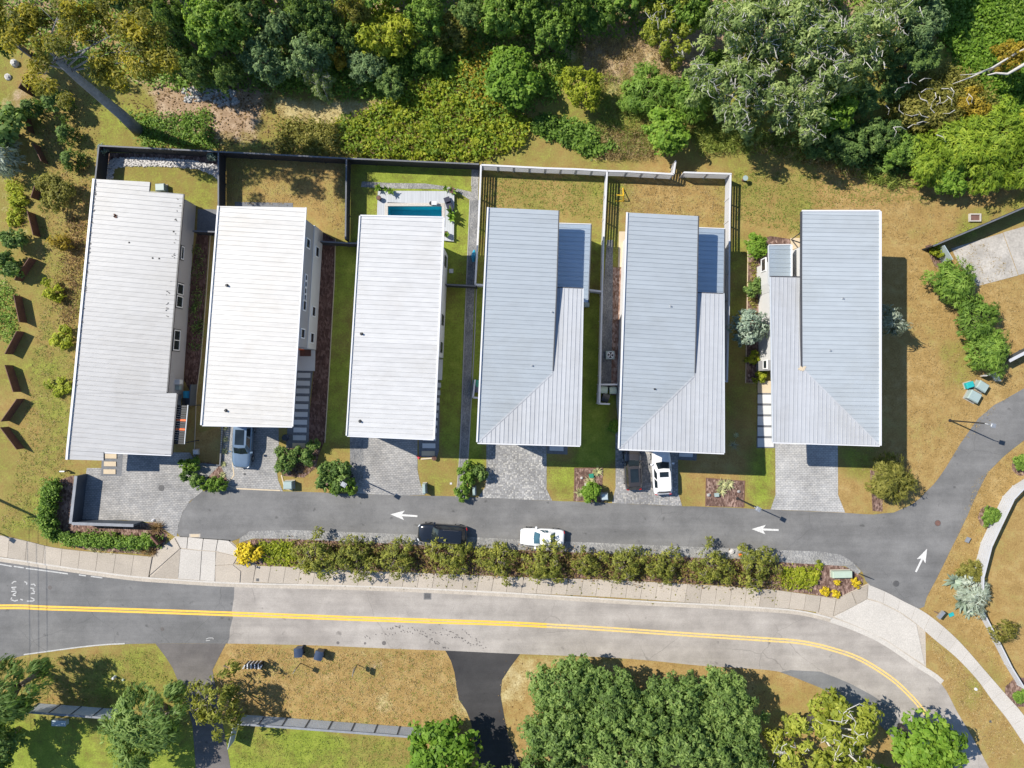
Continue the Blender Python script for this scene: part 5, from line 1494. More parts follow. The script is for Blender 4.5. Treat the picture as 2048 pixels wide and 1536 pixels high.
# goal
t = thing('football_goal', 'small yellow football goal on the dry lawn beside the white fence', 'goal', P(1240, 390))
z = 1.0
A_, B_ = P(*G1(1230, 402, .05)), P(*G1(1249, 401, .05)); C_, D_ = P(*G1(1247, 376, 1)), P(*G1(1231, 391, .05))
b = MB(); b.tube([P(1231, 402, .05), P(1250, 402, .05)], .05, 6); b.tube([P(1246, 376, .05), P(1247, 402, .05)], .05, 6); b.tube([P(1233, 390, .9), P(1247, 391, .9)], .05, 6); b.tube([P(1246, 376, .05), P(1247, 391, .9)], .05, 6); b.tube([P(1247, 402, .05), P(1247, 391, .9)], .05, 6); b.build('goal_frame', M['yellow'], t)
b = MB()
for k in range(8): b.tube([P(1233 + k * 1.8, 391, .9), P(1233 + k * 1.8, 402, .06)], .008, 4)
b.build('net', M['black_metal'], t)
# air conditioner by the fifth house
t = thing('air_conditioner', 'grey square air conditioner with round fan by the red gravel', 'air conditioner', P(*G1(1221, 710, .9))); p = P(*G1(1221, 710, .9))
b = MB(); b.box((p.x, p.y, .42), (.8, .8, .84)); b.build('casing', M['box_grey'], t)
b = MB(); b.disc((p.x, p.y), .36, .84, .9, 20, .34); b.build('fan_ring', M['trim_white'], t)
b = MB(); b.disc((p.x, p.y), .3, .9, .903, 20); b.build('fan_well', M['black_metal'], t)
for k in range(4):
    a = k * math.pi / 2 + .4; b = MB(); b.face([(p.x, p.y, .915), (p.x + .28 * math.cos(a), p.y + .28 * math.sin(a), .91), (p.x + .28 * math.cos(a + .6), p.y + .28 * math.sin(a + .6), .93)]); b.build('fan_blade', M['trim_white'], t)
# low stone water bowl on the meadow
t = thing('bird_bath', 'small grey bird bath on the lawn below the live oak', 'bird bath', P(*G1(1493, 354, .8))); p = P(*G1(1491, 356, .8))
b = MB(); b.tube([p, p + Vector((0, 0, .7))], [.16, .08], 8); b.build('stem', M['terracotta'], t)
b = MB(); b.disc((p.x, p.y), .12, .66, .8, 12, .27); b.build('basin', M['box_grey'], t)
cabinet(*G1(319, 374, .7), (.9, .7, .7), 'box_grey', 'grey box against the north wall of the low west house', .05)
stones('loose_rubble', [(365, 178), (400, 172), (470, 180), (480, 205), (440, 215), (420, 200), (370, 205)], 230, .08, .26, M['stone_grey'])
# pool side furniture
def lounger(px, py, rz, label):
    t = thing('sun_lounger', label, 'sun lounger', P(px, py, .3), rz)
    for nm, fn, mt in (('frame', lambda b: (b.box((0, 0, .22), (1.8, .6, .05)),), 'plastic_navy'), ('backrest', lambda b: b.bar((-.9, 0, .26), (-.35, 0, .5), .58, .06), 'person_dark'), ('cushion', lambda b: b.box((.25, 0, .29), (1.2, .54, .08)), 'person_dark')):
        b = MB(); fn(b); o = bpy.data.objects.new(nm, b.mesh(nm, M[mt])); COL.objects.link(o); o.parent = t
    for x in (-.8, .8):
        for y in (-.25, .25):
            b = MB(); b.bar((x, y, 0), (x, y + .001, .2), .05, .05); o = bpy.data.objects.new('leg', b.mesh('leg', M['plastic_navy'])); COL.objects.link(o); o.parent = t
lounger(*G1(898, 410, .6), math.radians(-70), 'dark sun lounger on the pool deck beside the big-leaved plants')
t = thing('side_table', 'small white table on the pool deck with a dark item on it', 'table', P(867, 406, .3)); p = P(*G1(868, 406, .8))
b = MB(); b.box((p.x, p.y, .78), (.5, .35, .04)); b.build('table_top', M['trim_white'], t)
b = MB()
for x, y in ((-.2, -.14), (.2, -.14), (.2, .14), (-.2, .14)): b.bar((p.x + x, p.y + y, .3), (p.x + x, p.y + y + .001, .76), .04, .04)
b.build('leg', M['trim_white'], t)
b = MB(); b.disc((p.x - .3, p.y + .02), .15, .3, .62, 10, .12); b.disc((p.x - .3, p.y + .02), .2, .62, .66, 10); tag(b.build('stool', M['plastic_black']), 'tiny dark stool beside the white table on the pool deck', 'stool')
def pot(px, py, r, h, mat, label, z=0.3):
    t = thing('plant_pot', label, 'pot', P(px, py, z)); p = P(px, py, z)
    b = MB(); b.disc((p.x, p.y), r * .75, z, z + h, 12, r); b.build('pot_body', M[mat], t)
    b = MB(); b.disc((p.x, p.y), r * .85, z + h, z + h + .01, 12); b.build('soil', M['mulch_dark'], t)
pot(757, 377, .28, .5, 'terracotta', 'dark pot at the north-west corner of the pool deck', 0.0)
pot(781, 383, .25, .45, 'plastic_black', 'black pot with a leafy plant on the north edge of the pool deck')
pot(905, 383, .3, .5, 'terracotta', 'dark round pot at the north-east corner of the pool deck')
pot(759, 398, .25, .5, 'plastic_black', 'black pot beside the pale slab corner of the pool deck')
pot(893, 470, .3, .5, 'plastic_black', 'black pot on the deck strip nearest the house wall')
pot(869, 916, .24, .4, 'terracotta', 'brown round pot on the lawn at the end of the third slab path', 0.0)
# red kettle-like toy and green mat at the third drive
b = MB(); p = P(838, 915); b.face([(p.x - .3, p.y + .25, .1), (p.x - .05, p.y - .2, .1), (p.x + .05, p.y + .05, .16)]); b.face([(p.x + .3, p.y + .2, .1), (p.x + .05, p.y + .05, .16), (p.x - .05, p.y - .2, .1)]); b.box((p.x, p.y, .05), (.12, .1, .1))
tag(b.build('garden_flag', M['red']), 'little red garden flag at the edge of the third drive', 'flag')
b = MB(); b.bar(P(842, 918, .06), P(866, 916, .06), .14, .12); tag(b.build('log_edge', M['pad_tan']), 'short pale rail on the lawn beside the brown round pot', 'edging')
# person-sized bench item at second house slab path is left as a dark urn
t = thing('urn', 'dark blue urn by the slab path of the second house', 'urn', P(574, 875)); p = P(574, 875)
b = MB(); b.disc((p.x, p.y), .2, 0.02, .5, 12, .36); b.disc((p.x, p.y), .36, .5, .75, 12, .24); b.build('urn_body', M['plastic_navy'], t)
b = MB(); b.disc((p.x, p.y), .27, .75, .8, 12); b.build('rim', M['black_metal'], t)
# blue kayak or tarp leaning on the white fence
b = MB(); b.tube([P(948.5, 500, .35), P(947.5, 512, .45), P(946.5, 524, .35)], [.08, .3, .08], 8); tag(b.build('kayak', M['plastic_blue']), 'bright blue kayak lying along the white fence on the paved side path', 'kayak')
b = MB(); p = P(*G1(902, 541, .3)); b.box((p.x, p.y, .02), (.42, .42, .04)); o = tag(b.build('paving_slab', M['pad']), 'single pale paving slab on the lawn by the pool house', 'slab')
# small things on the south-west lawn, verge and corner plots
for x, y, r, h, m_, lab, cat in ((231, 1353, .14, .5, 'trim_white', 'white bollard on the south-west lawn', 'bollard'), (247, 1359, .12, .15, 'box_green', 'small pale round cap in the grass beside the white bollard', 'cap'), (1951, 1378, .16, .12, 'trim_white', 'white valve cap on the east verge', 'cap'), (1981, 1443, .15, .04, 'iron', 'grey round valve lid on the east verge', 'lid'), (1163, 956, .14, .2, 'stone_pale', 'white stone in the mulch bed by the yucca', 'stone'), (1477, 983, .16, .2, 'stone_grey', 'grey stone at the east edge of the small mulch bed', 'stone'), (1417, 990, .18, .22, 'stone_grey', 'grey stone at the west edge of the small mulch bed', 'stone'), (1432, 989, .2, .3, 'box_grey', 'green-grey landscape light box in the small mulch bed', 'box'), (1182, 951, .22, .25, 'plastic_green', 'dark green valve box among the yuccas', 'box'), (1463, 1103, .3, .3, 'stone_pale', 'pale boulder at the edge of the gravel strip', 'boulder'), (1480, 1109, .16, .25, 'orange', 'small orange cone by the lane gravel', 'cone'), (307, 1041, .18, .2, 'trim_white', 'white garden stone by the slate wall', 'stone'), (17, 155, .35, .3, 'stone_pale', 'pale boulder on the far west lawn by the widest steel screen', 'boulder'), (31, 128, .4, .5, 'stone_pale', 'pale boulder at the foot of the leaning tree crown', 'boulder')):
    t = None; p = P(x, y); b = MB()
    if cat in ('boulder', 'stone'):
        b.tube([p + Vector((0, 0, 0)), p + Vector((.02, .03, h * .6)), p + Vector((.03, -.02, h))], [r, r * .9, r * .45], 7)
    elif cat == 'box': b.box((p.x, p.y, h / 2), (r * 2, r * 1.7, h), .1); b.box((p.x, p.y, h + .01), (r * 2.1, r * 1.8, .03), .1)
    else: b.disc((p.x, p.y), r, 0, h, 12, r * .85); b.disc((p.x, p.y), r * .5, h, h + .03, 10)
    tag(b.build({'cap': 'ground_marker', 'lid': 'inspection_cover', 'box': 'valve_box', 'cone': 'traffic_cone'}.get(cat, cat), M[m_]), lab, cat)
t = thing('mailbox', 'silver mailbox on a dark post at the verge by the crossing', 'mailbox', P(1882, 1230)); p = P(*G1(1882, 1230, 1.1))
b = MB(); b.bar(p, p + Vector((0, .001, 1.0)), .1, .1); b.build('post', M['wood'], t)
b = MB(); b.bar((p.x - .3, p.y - .3, 1.12), (p.x + .25, p.y + .35, 1.12), .32, .26); b.build('box_body', M['galv'], t)
b = MB(); p = P(1902, 1229); b.box((p.x, p.y, .04), (.5, .35, .08), .4); tag(b.build('valve_box', M['plastic_teal']), 'teal ground box in the grass beside the silver mailbox', 'box')
t = thing('yard_light', 'small silver spotlight beside bare soil on the verge of the lane turn', 'spotlight', P(1931, 1078)); p = P(1931, 1078)
b = MB(); b.bar(p, p + Vector((0, .001, .25)), .06, .06); b.build('stake', M['black_metal'], t)
b = MB(); b.bar((p.x - .1, p.y - .25, .3), (p.x + .08, p.y + .25, .42), .4, .1); b.build('lamp_head', M['galv'], t)
t = thing('entry_sign', 'white framed entry board by the third dark green bush', 'sign', P(1975, 752)); p = P(1975, 752)
b = MB(); b.bar(P(1966, 752, .8), P(1986, 746, .8), .06, .9); b.build('board', M['trim_white'], t)
b = MB(); b.bar(P(1986, 746, .75), P(1996, 762, .75), .06, .9); b.build('board', M['box_blue'], t)
t = thing('entry_sign', 'slim dark entry sign leaning at the south-east end of the planting bed', 'sign', P(1735, 1152))
b = MB(); b.bar(P(1722, 1149, .5), P(1738, 1155, .5), .06, .9); b.build('board', M['black_metal'], t)
t = thing('bollard_light', 'low white path light on the west lawn', 'path light', P(137, 941)); p = P(137, 941)
b = MB(); b.bar(p, p + Vector((0, .001, .7)), .12, .12); b.build('post', M['black_metal'], t); b = MB(); b.box((p.x - .2, p.y, .72), (.5, .12, .06)); b.build('lamp_head', M['trim_white'], t)
b = MB(); p = P(125, 1441); b.box((p.x, p.y, .3), (1.35, .5, .5), -.03); b.box((p.x, p.y, .58), (1.42, .56, .06), -.03)
tag(b.build('storage_box', M['box_blue']), 'pale blue storage box on the shaded south-west lawn', 'box')

# ------------------------------------------------------------------ vehicles
def car(label, px, py, heading, kind, paint, glass='car_glass', sunroof=False, roofmat=None, L=4.7, W=1.86, Ht=1.46, rails=False, refz=1.2):
    g = G1(px, py, refz)
    t = thing('parked_car', label, 'car', P(*g, 0) + Vector((0, 0, 0.028)), heading)
    suv = kind == 'suv'
    def part(b, nm, mt, par=t, smooth=False):
        o = bpy.data.objects.new(nm, b.mesh(nm, mt, (0, 0, 0), smooth)); COL.objects.link(o); o.parent = par; return o
    xs = [-1, -.985, -.95, -.86, -.66, -.35, 0, .3, .52, .72, .86, .94, .985, 1]
    wf = [.66, .79, .88, .95, .99, 1, 1, .99, .97, .945, .88, .80, .69, .54]
    zt = ([.72, .95, 1.05, 1.09, 1.1, 1.09, 1.08, 1.07, 1.05, 1.02, .97, .9, .8, .66] if suv else [.68, .84, .93, .97, .98, .97, .95, .94, .92, .88, .82, .75, .66, .56])
    prof = [(.80, .2), (.97, .3), (1.0, .55), (.985, .82), (.94, .97), (.62, 1.015), (0, 1.04)]
    b = MB(); vs = []; m = len(prof) * 2 - 1
    for x, w_, z_ in zip(xs, wf, zt):
        hw = W / 2 * w_
        half = [(hw * a, (z_ - .0) * c if c > .3 else c * 1.0) for a, c in prof]
        ring = half + [(-a, c) for a, c in reversed(half[:-1])]
        vs += [(x * L / 2, y, z) for y, z in ring]
    n = len(xs); fs = []
    for i in range(n - 1):
        for k in range(m - 1): fs.append((i * m + k, (i + 1) * m + k, (i + 1) * m + k + 1, i * m + k + 1))
        fs.append((i * m + m - 1, (i + 1) * m + m - 1, (i + 1) * m, i * m))
    fs += [tuple(range(m)), tuple(reversed(range((n - 1) * m, n * m)))]
    b.quads(vs, fs); part(b, 'body', M[paint], smooth=True)
    zb = (1.08 if suv else .94)
    # cabin: base and roof outlines
    xr0, xr1 = (-.93, -.80) if suv else (-.62, -.36)     # rear screen base / top
    xf0, xf1 = (.42, .12) if suv else (.40, .08)         # windscreen base / top
    wb, wt = W / 2 * .89, W / 2 * .68
    zr = Ht
    def q(x, y, z): return (x * L / 2, y, z)
    base = [q(xr0, -wb * .88, zb - .06), q(xr1 + .1, -wb, zb - .06), q(xf0 - .2, -wb, zb - .06), q(xf0, -wb * .84, zb - .06), q(xf0 + .035, 0, zb - .06), q(xf0, wb * .84, zb - .06), q(xf0 - .2, wb, zb - .06), q(xr1 + .1, wb, zb - .06), q(xr0, wb * .88, zb - .06), q(xr0 - .015, 0, zb - .06)]
    roof_ = [q(xr1, -wt * .9, zr - .06), q(xr1 + .12, -wt, zr - .02), q(xf1 - .14, -wt, zr - .015), q(xf1, -wt * .88, zr - .05), q(xf1 + .025, 0, zr - .02), q(xf1, wt * .88, zr - .05), q(xf1 - .14, wt, zr - .015), q(xr1 + .12, wt, zr - .02), q(xr1, wt * .9, zr - .06), q(xr1 - .01, 0, zr - .03)]
    b = MB(); n = 10
    b.quads(base + roof_, [(i, (i + 1) % n, n + (i + 1) % n, n + i) for i in range(n)]); part(b, 'pillar_frame', M[paint])
    b = MB()
    mid = (xr1 + xf1) / 2
    b.quads(roof_ + [q(xr1 + .14, 0, zr + .01), q(mid, 0, zr + .025), q(xf1 - .12, 0, zr + .01)],
            [(0, 1, 10, 9), (1, 2, 11, 10), (2, 12, 11), (2, 3, 4, 12), (4, 5, 6, 12), (6, 7, 11), (6, 11, 12), (7, 10, 11), (7, 8, 9, 10)])
    part(b, 'roof', M[roofmat or paint], smooth=True)
    def pane(nm, A, B_, C_, D_, s=.9, out=.012, mt=glass):
        A, B_, C_, D_ = map(Vector, (A, B_, C_, D_))
        c = (A + B_ + C_ + D_) / 4; nrm = (B_ - A).cross(D_ - A).normalized()
        if nrm.dot(c - Vector((0, 0, zb - .3))) < 0: nrm = -nrm
        b = MB(); pts = [c + (p - c) * s + nrm * out for p in (A, B_, C_, D_)]
        b.face(pts); o = part(b, nm, M[mt]); return o
    # two halves meet on the centre line so the screens keep their curve
    b = MB()
    def lerp3(a, c, t_): return tuple(a[i] + (c[i] - a[i]) * t_ for i in range(3))
    for nm, (i0, i1, i2) in (('windshield', (3, 4, 5)), ('rear_window', (8, 9, 0))):
        b = MB(); sg = 1 if nm == 'windshield' else -1
        A = [base[i] for i in (i0, i1, i2)]; T = [roof_[i] for i in (i0, i1, i2)]
        lo = [lerp3(A[i], T[i], .12) for i in range(3)]; hi = [lerp3(A[i], T[i], .94) for i in range(3)]
        lo = [lerp3(lo[1], v, .93) for v in lo]; hi = [lerp3(hi[1], v, .93) for v in hi]
        off = Vector((sg * .015, 0, .015))
        lo = [Vector(v) + off for v in lo]; hi = [Vector(v) + off for v in hi]
        b.face([lo[0], lo[1], hi[1], hi[0]]); b.face([lo[1], lo[2], hi[2], hi[1]]); part(b, nm, M[glass])
    for s_, idx in ((-1, (1, 2)), (1, (6, 7))):
        A, B_ = base[idx[0]], base[idx[1]]; C_, D_ = roof_[idx[1]], roof_[idx[0]]
        h0 = lerp3(A, B_, .49); h1_ = lerp3(D_, C_, .49); g0 = lerp3(A, B_, .51); g1_ = lerp3(D_, C_, .51)
        pane('side_window', A, h0, h1_, D_, .86); pane('side_window', g0, B_, C_, g1_, .86)
    if sunroof:
        b = MB(); x0, x1 = (xr1 + .2, xf1 - .1) if sunroof == 'long' else (xf1 - .32, xf1 - .1)
        b.prism([(x0 * L / 2, -wt * .66), (x1 * L / 2, -wt * .66), (x1 * L / 2, wt * .66), (x0 * L / 2, wt * .66)], zr + .0, zr + .034)
        part(b, 'sunroof', M[glass])
    if rails:
        for s_ in (-1, 1):
            b = MB(); b.tube([q(xr1 + .1, s_ * wt * .92, zr), q(xr1 + .16, s_ * wt * .92, zr + .06), q(xf1 - .22, s_ * wt * .92, zr + .06), q(xf1 - .16, s_ * wt * .92, zr)], .022, 6); part(b, 'roof_rail', M['trim_dark'])
    for x in (.62, -.60):
        for s_ in (-1, 1):
            y0 = s_ * (W / 2 - .2); y1 = s_ * (W / 2 + .005)
            b = MB(); b.tube([(x * L / 2, y0, .33), (x * L / 2, y1, .33)], .33, 18); wl = part(b, 'wheel', M['tyre'])
            b = MB(); b.tube([(x * L / 2, y1 - s_ * .02, .33), (x * L / 2, y1 + s_ * .012, .33)], .21, 14); part(b, 'rim', M['rim'], wl)
    for s_ in (-1, 1):
        b = MB(); b.box(((xf0 - .09) * L / 2, s_ * (W / 2 + .1), zb + .05), (.16, .24, .15), s_ * .15); part(b, 'mirror', M[paint])
        b = MB(); b.bar((.93 * L / 2, s_ * W * .41, zt[10] * .86), (.985 * L / 2, s_ * W * .30, zt[11] * .80), .14, .12); part(b, 'headlight', M['lamp_clear'])
        b = MB(); b.bar((-.955 * L / 2, s_ * W * .42, zt[2] * .9), (-.985 * L / 2, s_ * W * .3, zt[2] * .86), .12, .16); part(b, 'taillight', M['lamp_red'])
        b = MB(); b.bar(((xf0 + .02) * L / 2, s_ * .1 + .15, zb + .0), ((xf0 - .05) * L / 2, s_ * .1 - .4, zb + .06), .02, .02); part(b, 'wiper', M['trim_dark'])
    b = MB(); b.box((L / 2 * .985, 0, .48), (.06, W * .55, .16)); part(b, 'grille', M['trim_dark'])
    b = MB(); b.box((-L / 2 * .99, 0, .62), (.05, .5, .13)); part(b, 'number_plate', M['trim_white'])
    return t
M['paint_silver'] = car_paint('silver blue car paint', (0.17, 0.235, 0.31), 0.4, .22)
M['paint_black'] = car_paint('black car paint', (0.008, 0.010, 0.014), 0.0, .2)
M['paint_brown'] = car_paint('dark grey brown car paint', (0.062, 0.056, 0.055), 0.4, .18)
M['paint_pearl'] = car_paint('pearl white car paint', (0.68, 0.68, 0.68), 0.0, .25)
M['paint_clean'] = car_paint('white car paint', (0.74, 0.74, 0.735), 0.0, .22)
car('silver-blue SUV with dark glass roof parked nose to the lane at the second house', 482, 888, math.radians(-93), 'suv', 'paint_silver', 'car_glass', 'long', L=4.75, W=1.92, Ht=1.68)
car('black SUV parked on the lane under the shrub row', 884, 1070, math.radians(176), 'suv', 'paint_black', 'car_glass', L=4.85, W=1.95, Ht=1.72, rails=True)
car('white sedan parked alone on the lane gravel', 1085, 1077, math.radians(177), 'sedan', 'paint_clean', 'car_glass_blue', L=4.35, W=1.78, Ht=1.44)
car('dark grey-brown hatchback on the fifth house drive', 1267, 938, math.radians(93), 'suv', 'paint_brown', 'car_glass', 'long', L=4.2, W=1.72, Ht=1.55)
car('white SUV with small sunroof on the fifth house drive', 1325.5, 943.5, math.radians(93), 'suv', 'paint_pearl', 'car_glass', 'short', L=4.6, W=1.92, Ht=1.72)
# ------------------------------------------------------------------ vegetation
M['leaf_oak'] = leaf_mat('oak leaves', (0.073, 0.127, 0.030), (0.181, 0.284, 0.066), (0.351, 0.459, 0.133))
M['leaf_live'] = leaf_mat('live oak leaves', (0.113, 0.173, 0.054), (0.273, 0.363, 0.113), (0.499, 0.570, 0.226))
M['leaf_mid'] = leaf_mat('mid green leaves', (0.077, 0.148, 0.023), (0.193, 0.322, 0.045), (0.374, 0.515, 0.097))
M['leaf_bright'] = leaf_mat('bright green leaves', (0.09, 0.18, 0.015), (0.18, 0.32, 0.03), (0.31, 0.45, 0.06))
M['leaf_lime'] = leaf_mat('yellow green leaves', (0.176, 0.220, 0.015), (0.363, 0.418, 0.028), (0.550, 0.550, 0.066))
M['leaf_gold'] = leaf_mat('golden autumn leaves', (0.2, 0.15, 0.018), (0.4, 0.3, 0.03), (0.58, 0.44, 0.06))
M['leaf_olive'] = leaf_mat('olive leaves', (0.11, 0.115, 0.02), (0.25, 0.245, 0.045), (0.43, 0.39, 0.1))
M['leaf_dark'] = leaf_mat('dark green leaves', (0.068, 0.128, 0.033), (0.158, 0.255, 0.062), (0.330, 0.450, 0.120))
M['leaf_blue'] = leaf_mat('blue green leaves', (0.083, 0.138, 0.062), (0.186, 0.283, 0.110), (0.372, 0.497, 0.214))
M['leaf_silver'] = leaf_mat('silver green needles', (0.127, 0.184, 0.138), (0.253, 0.333, 0.247), (0.414, 0.483, 0.380), 0.2)
M['leaf_grey'] = leaf_mat('pale grey leaves', (0.17, 0.21, 0.15), (0.30, 0.35, 0.27), (0.45, 0.49, 0.41), 0.2)
M['leaf_yellow'] = leaf_mat('pure yellow foliage', (0.400, 0.280, 0.010), (0.620, 0.470, 0.015), (0.740, 0.600, 0.040), 0.25)
M['leaf_rust'] = leaf_mat('rust brown leaves', (0.130, 0.072, 0.033), (0.260, 0.163, 0.072), (0.416, 0.286, 0.130))
M['leaf_stripe'] = leaf_mat('cream striped blades', (0.176, 0.209, 0.066), (0.396, 0.407, 0.187), (0.605, 0.572, 0.330), 0.2)
M['grass_dry'] = leaf_mat('tall dry grass', (0.24, 0.165, 0.06), (0.40, 0.29, 0.125), (0.56, 0.45, 0.24), 0.3)
M['grass_green'] = leaf_mat('tall green grass', (0.1, 0.15, 0.025), (0.22, 0.28, 0.045), (0.38, 0.42, 0.1), 0.3)

M['leaf_crape'] = leaf_mat('yellow olive leaves', (0.10, 0.115, 0.025), (0.24, 0.265, 0.045), (0.46, 0.45, 0.08))

M['leaf_softlime'] = leaf_mat('soft yellow green leaves', (0.12, 0.15, 0.018), (0.26, 0.31, 0.035), (0.46, 0.48, 0.07))
M['leaf_fresh'] = leaf_mat('fresh lime leaves', (0.11, 0.18, 0.014), (0.24, 0.35, 0.028), (0.42, 0.50, 0.05))
def leaf_cards(pos, nrm, tan, ln, wd, tone, name, mat, fold=0.25):
    """one small folded leaf (two triangles' worth of quad) per row"""
    n = len(pos)
    nrm = nrm / (np.linalg.norm(nrm, axis=1, keepdims=True) + 1e-9)
    tan = tan - nrm * (tan * nrm).sum(1, keepdims=True)
    tan = tan / (np.linalg.norm(tan, axis=1, keepdims=True) + 1e-9)
    side = np.cross(nrm, tan)
    ln = np.broadcast_to(np.asarray(ln, float).reshape(-1, 1), (n, 1)); wd = np.broadcast_to(np.asarray(wd, float).reshape(-1, 1), (n, 1))
    a = pos - tan * ln * .5
    b = pos + side * wd * .5 + nrm * wd * fold
    c = pos + tan * ln * .5 - nrm * ln * .1
    d = pos - side * wd * .5 + nrm * wd * fold
    V = np.stack([a, b, c, d], 1).reshape(-1, 3)
    F = np.arange(4 * n).reshape(n, 4)
    me = bpy.data.meshes.new(name)
    fill(me, V, F)
    at = me.attributes.new('tone', 'FLOAT', 'FACE'); at.data.foreach_set('value', np.clip(tone, 0, 1).astype(np.float32))
    me.materials.append(mat)
    return me

def unit(n, rng):
    v = rng.normal(size=(n, 3)); return v / np.linalg.norm(v, axis=1, keepdims=True)

# species: nominal crown radius R, height Ht (m); leaf size; clumps; kind of leaf set
SP = {
 'oak':    dict(mat='leaf_oak', R=4.5, Ht=8.5, nc=230, rc=.6, nl=11000, ll=.42, lw=.17, up=.5, lob=.28, bark='bark'),
 'live':   dict(mat='leaf_live', R=5, Ht=9, nc=105, rc=.78, nl=8400, ll=.42, lw=.16, up=.5, lob=.5, bark='bark_pale', twig=170),
 'mid':    dict(mat='leaf_mid', R=3, Ht=7, nc=110, rc=0.52, nl=5600, ll=0.36, lw=0.18, up=.55, lob=.18, bark='bark'),
 'bright': dict(mat='leaf_bright', R=2.5, Ht=5, nc=90, rc=0.46, nl=4200, ll=0.34, lw=0.18, up=.6, lob=.16, bark='bark'),
 'lime':   dict(mat='leaf_lime', R=3, Ht=6, nc=110, rc=0.5, nl=5200, ll=0.36, lw=0.15, up=.5, lob=.25, bark='bark'),
 'limefeather': dict(mat='leaf_fresh', R=3, Ht=6, nc=90, rc=.6, nl=7000, ll=.5, lw=.09, up=.4, lob=.3, bark='bark', radial=.9),
 'limepale': dict(mat='leaf_softlime', R=4, Ht=8, nc=44, rc=.85, nl=5200, ll=.42, lw=.18, up=.5, lob=.4, bark='bark_pale', twig=60),
 'gold':   dict(mat='leaf_gold', R=2.2, Ht=5, nc=36, rc=.55, nl=2600, ll=.3, lw=.15, up=.5, lob=.3, bark='bark'),
 'olive':  dict(mat='leaf_olive', R=2.5, Ht=4, nc=50, rc=.6, nl=3600, ll=.34, lw=.13, up=.4, lob=.25, bark='bark'),
 'dark':   dict(mat='leaf_dark', R=3.2, Ht=9, nc=110, rc=0.56, nl=5600, ll=0.38, lw=0.17, up=.5, lob=.25, bark='bark'),
 'blue':   dict(mat='leaf_blue', R=2.8, Ht=8, nc=100, rc=0.5, nl=4600, ll=0.36, lw=0.14, up=.5, lob=.25, bark='bark'),
 'feather': dict(mat='leaf_olive', R=3, Ht=6, nc=70, rc=.7, nl=6500, ll=.62, lw=.09, up=.2, lob=.2, bark='bark', radial=1.0),
 'feathergreen': dict(mat='leaf_mid', R=2.3, Ht=3.2, nc=60, rc=.5, nl=5000, ll=.5, lw=.08, up=.2, lob=.2, bark='bark', radial=.8),
 'featheroak': dict(mat='leaf_oak', R=4.5, Ht=9, nc=90, rc=.9, nl=10000, ll=.7, lw=.12, up=.2, lob=.3, bark='bark', radial=1.0),
 'crape':  dict(mat='leaf_crape', R=2.9, Ht=3.6, nc=130, rc=.32, nl=1800, ll=.42, lw=.12, up=.55, per=3, lob=.4, bark='bark', radial=.3, twig=14, twigmat='bark'),
 'shrub':  dict(mat='leaf_mid', R=1, Ht=1.3, nc=26, rc=.3, nl=1300, ll=.2, lw=.13, up=.5, lob=.25, bark='bark', low=True),
 'shrublime': dict(mat='leaf_lime', R=1, Ht=1.2, nc=24, rc=.3, nl=1100, ll=.2, lw=.12, up=.5, lob=.3, bark='bark', low=True),
 'shrubdark': dict(mat='leaf_dark', R=1, Ht=1.4, nc=26, rc=.3, nl=1300, ll=.2, lw=.12, up=.5, lob=.25, bark='bark', low=True),
 'shrubyellow': dict(mat='leaf_yellow', R=.8, Ht=.8, nc=24, rc=.25, nl=1000, ll=.15, lw=.12, up=.6, lob=.25, bark='bark', low=True),
 'shrubgold': dict(mat='leaf_gold', R=1, Ht=1.4, nc=24, rc=.3, nl=900, ll=.22, lw=.1, up=.4, lob=.35, bark='bark', low=True),
 'shrubrust': dict(mat='leaf_rust', R=1, Ht=1.0, nc=26, rc=.3, nl=800, ll=.24, lw=.06, up=.2, lob=.3, bark='bark', low=True, radial=.6),
 'shrubolive': dict(mat='leaf_olive', R=1.4, Ht=1.6, nc=40, rc=.35, nl=2600, ll=.2, lw=.05, up=.2, lob=.12, bark='bark', low=True, radial=.9),
 'silver': dict(mat='leaf_silver', R=1.9, Ht=5, nc=80, rc=.38, nl=4200, ll=.26, lw=.11, up=.3, lob=.14, bark='bark', radial=.6),
 'greypalm': dict(mat='leaf_grey', R=1.9, Ht=2.0, nc=50, rc=.4, nl=2000, ll=.55, lw=.09, up=.2, lob=.3, bark='bark', low=True, radial=1.0),
 'firs':   dict(mat='leaf_dark', R=1.2, Ht=3.2, nc=50, rc=.28, nl=2200, ll=.26, lw=.08, up=.2, lob=.15, bark='bark', cone=True, radial=.8),
}
PROTO = {}
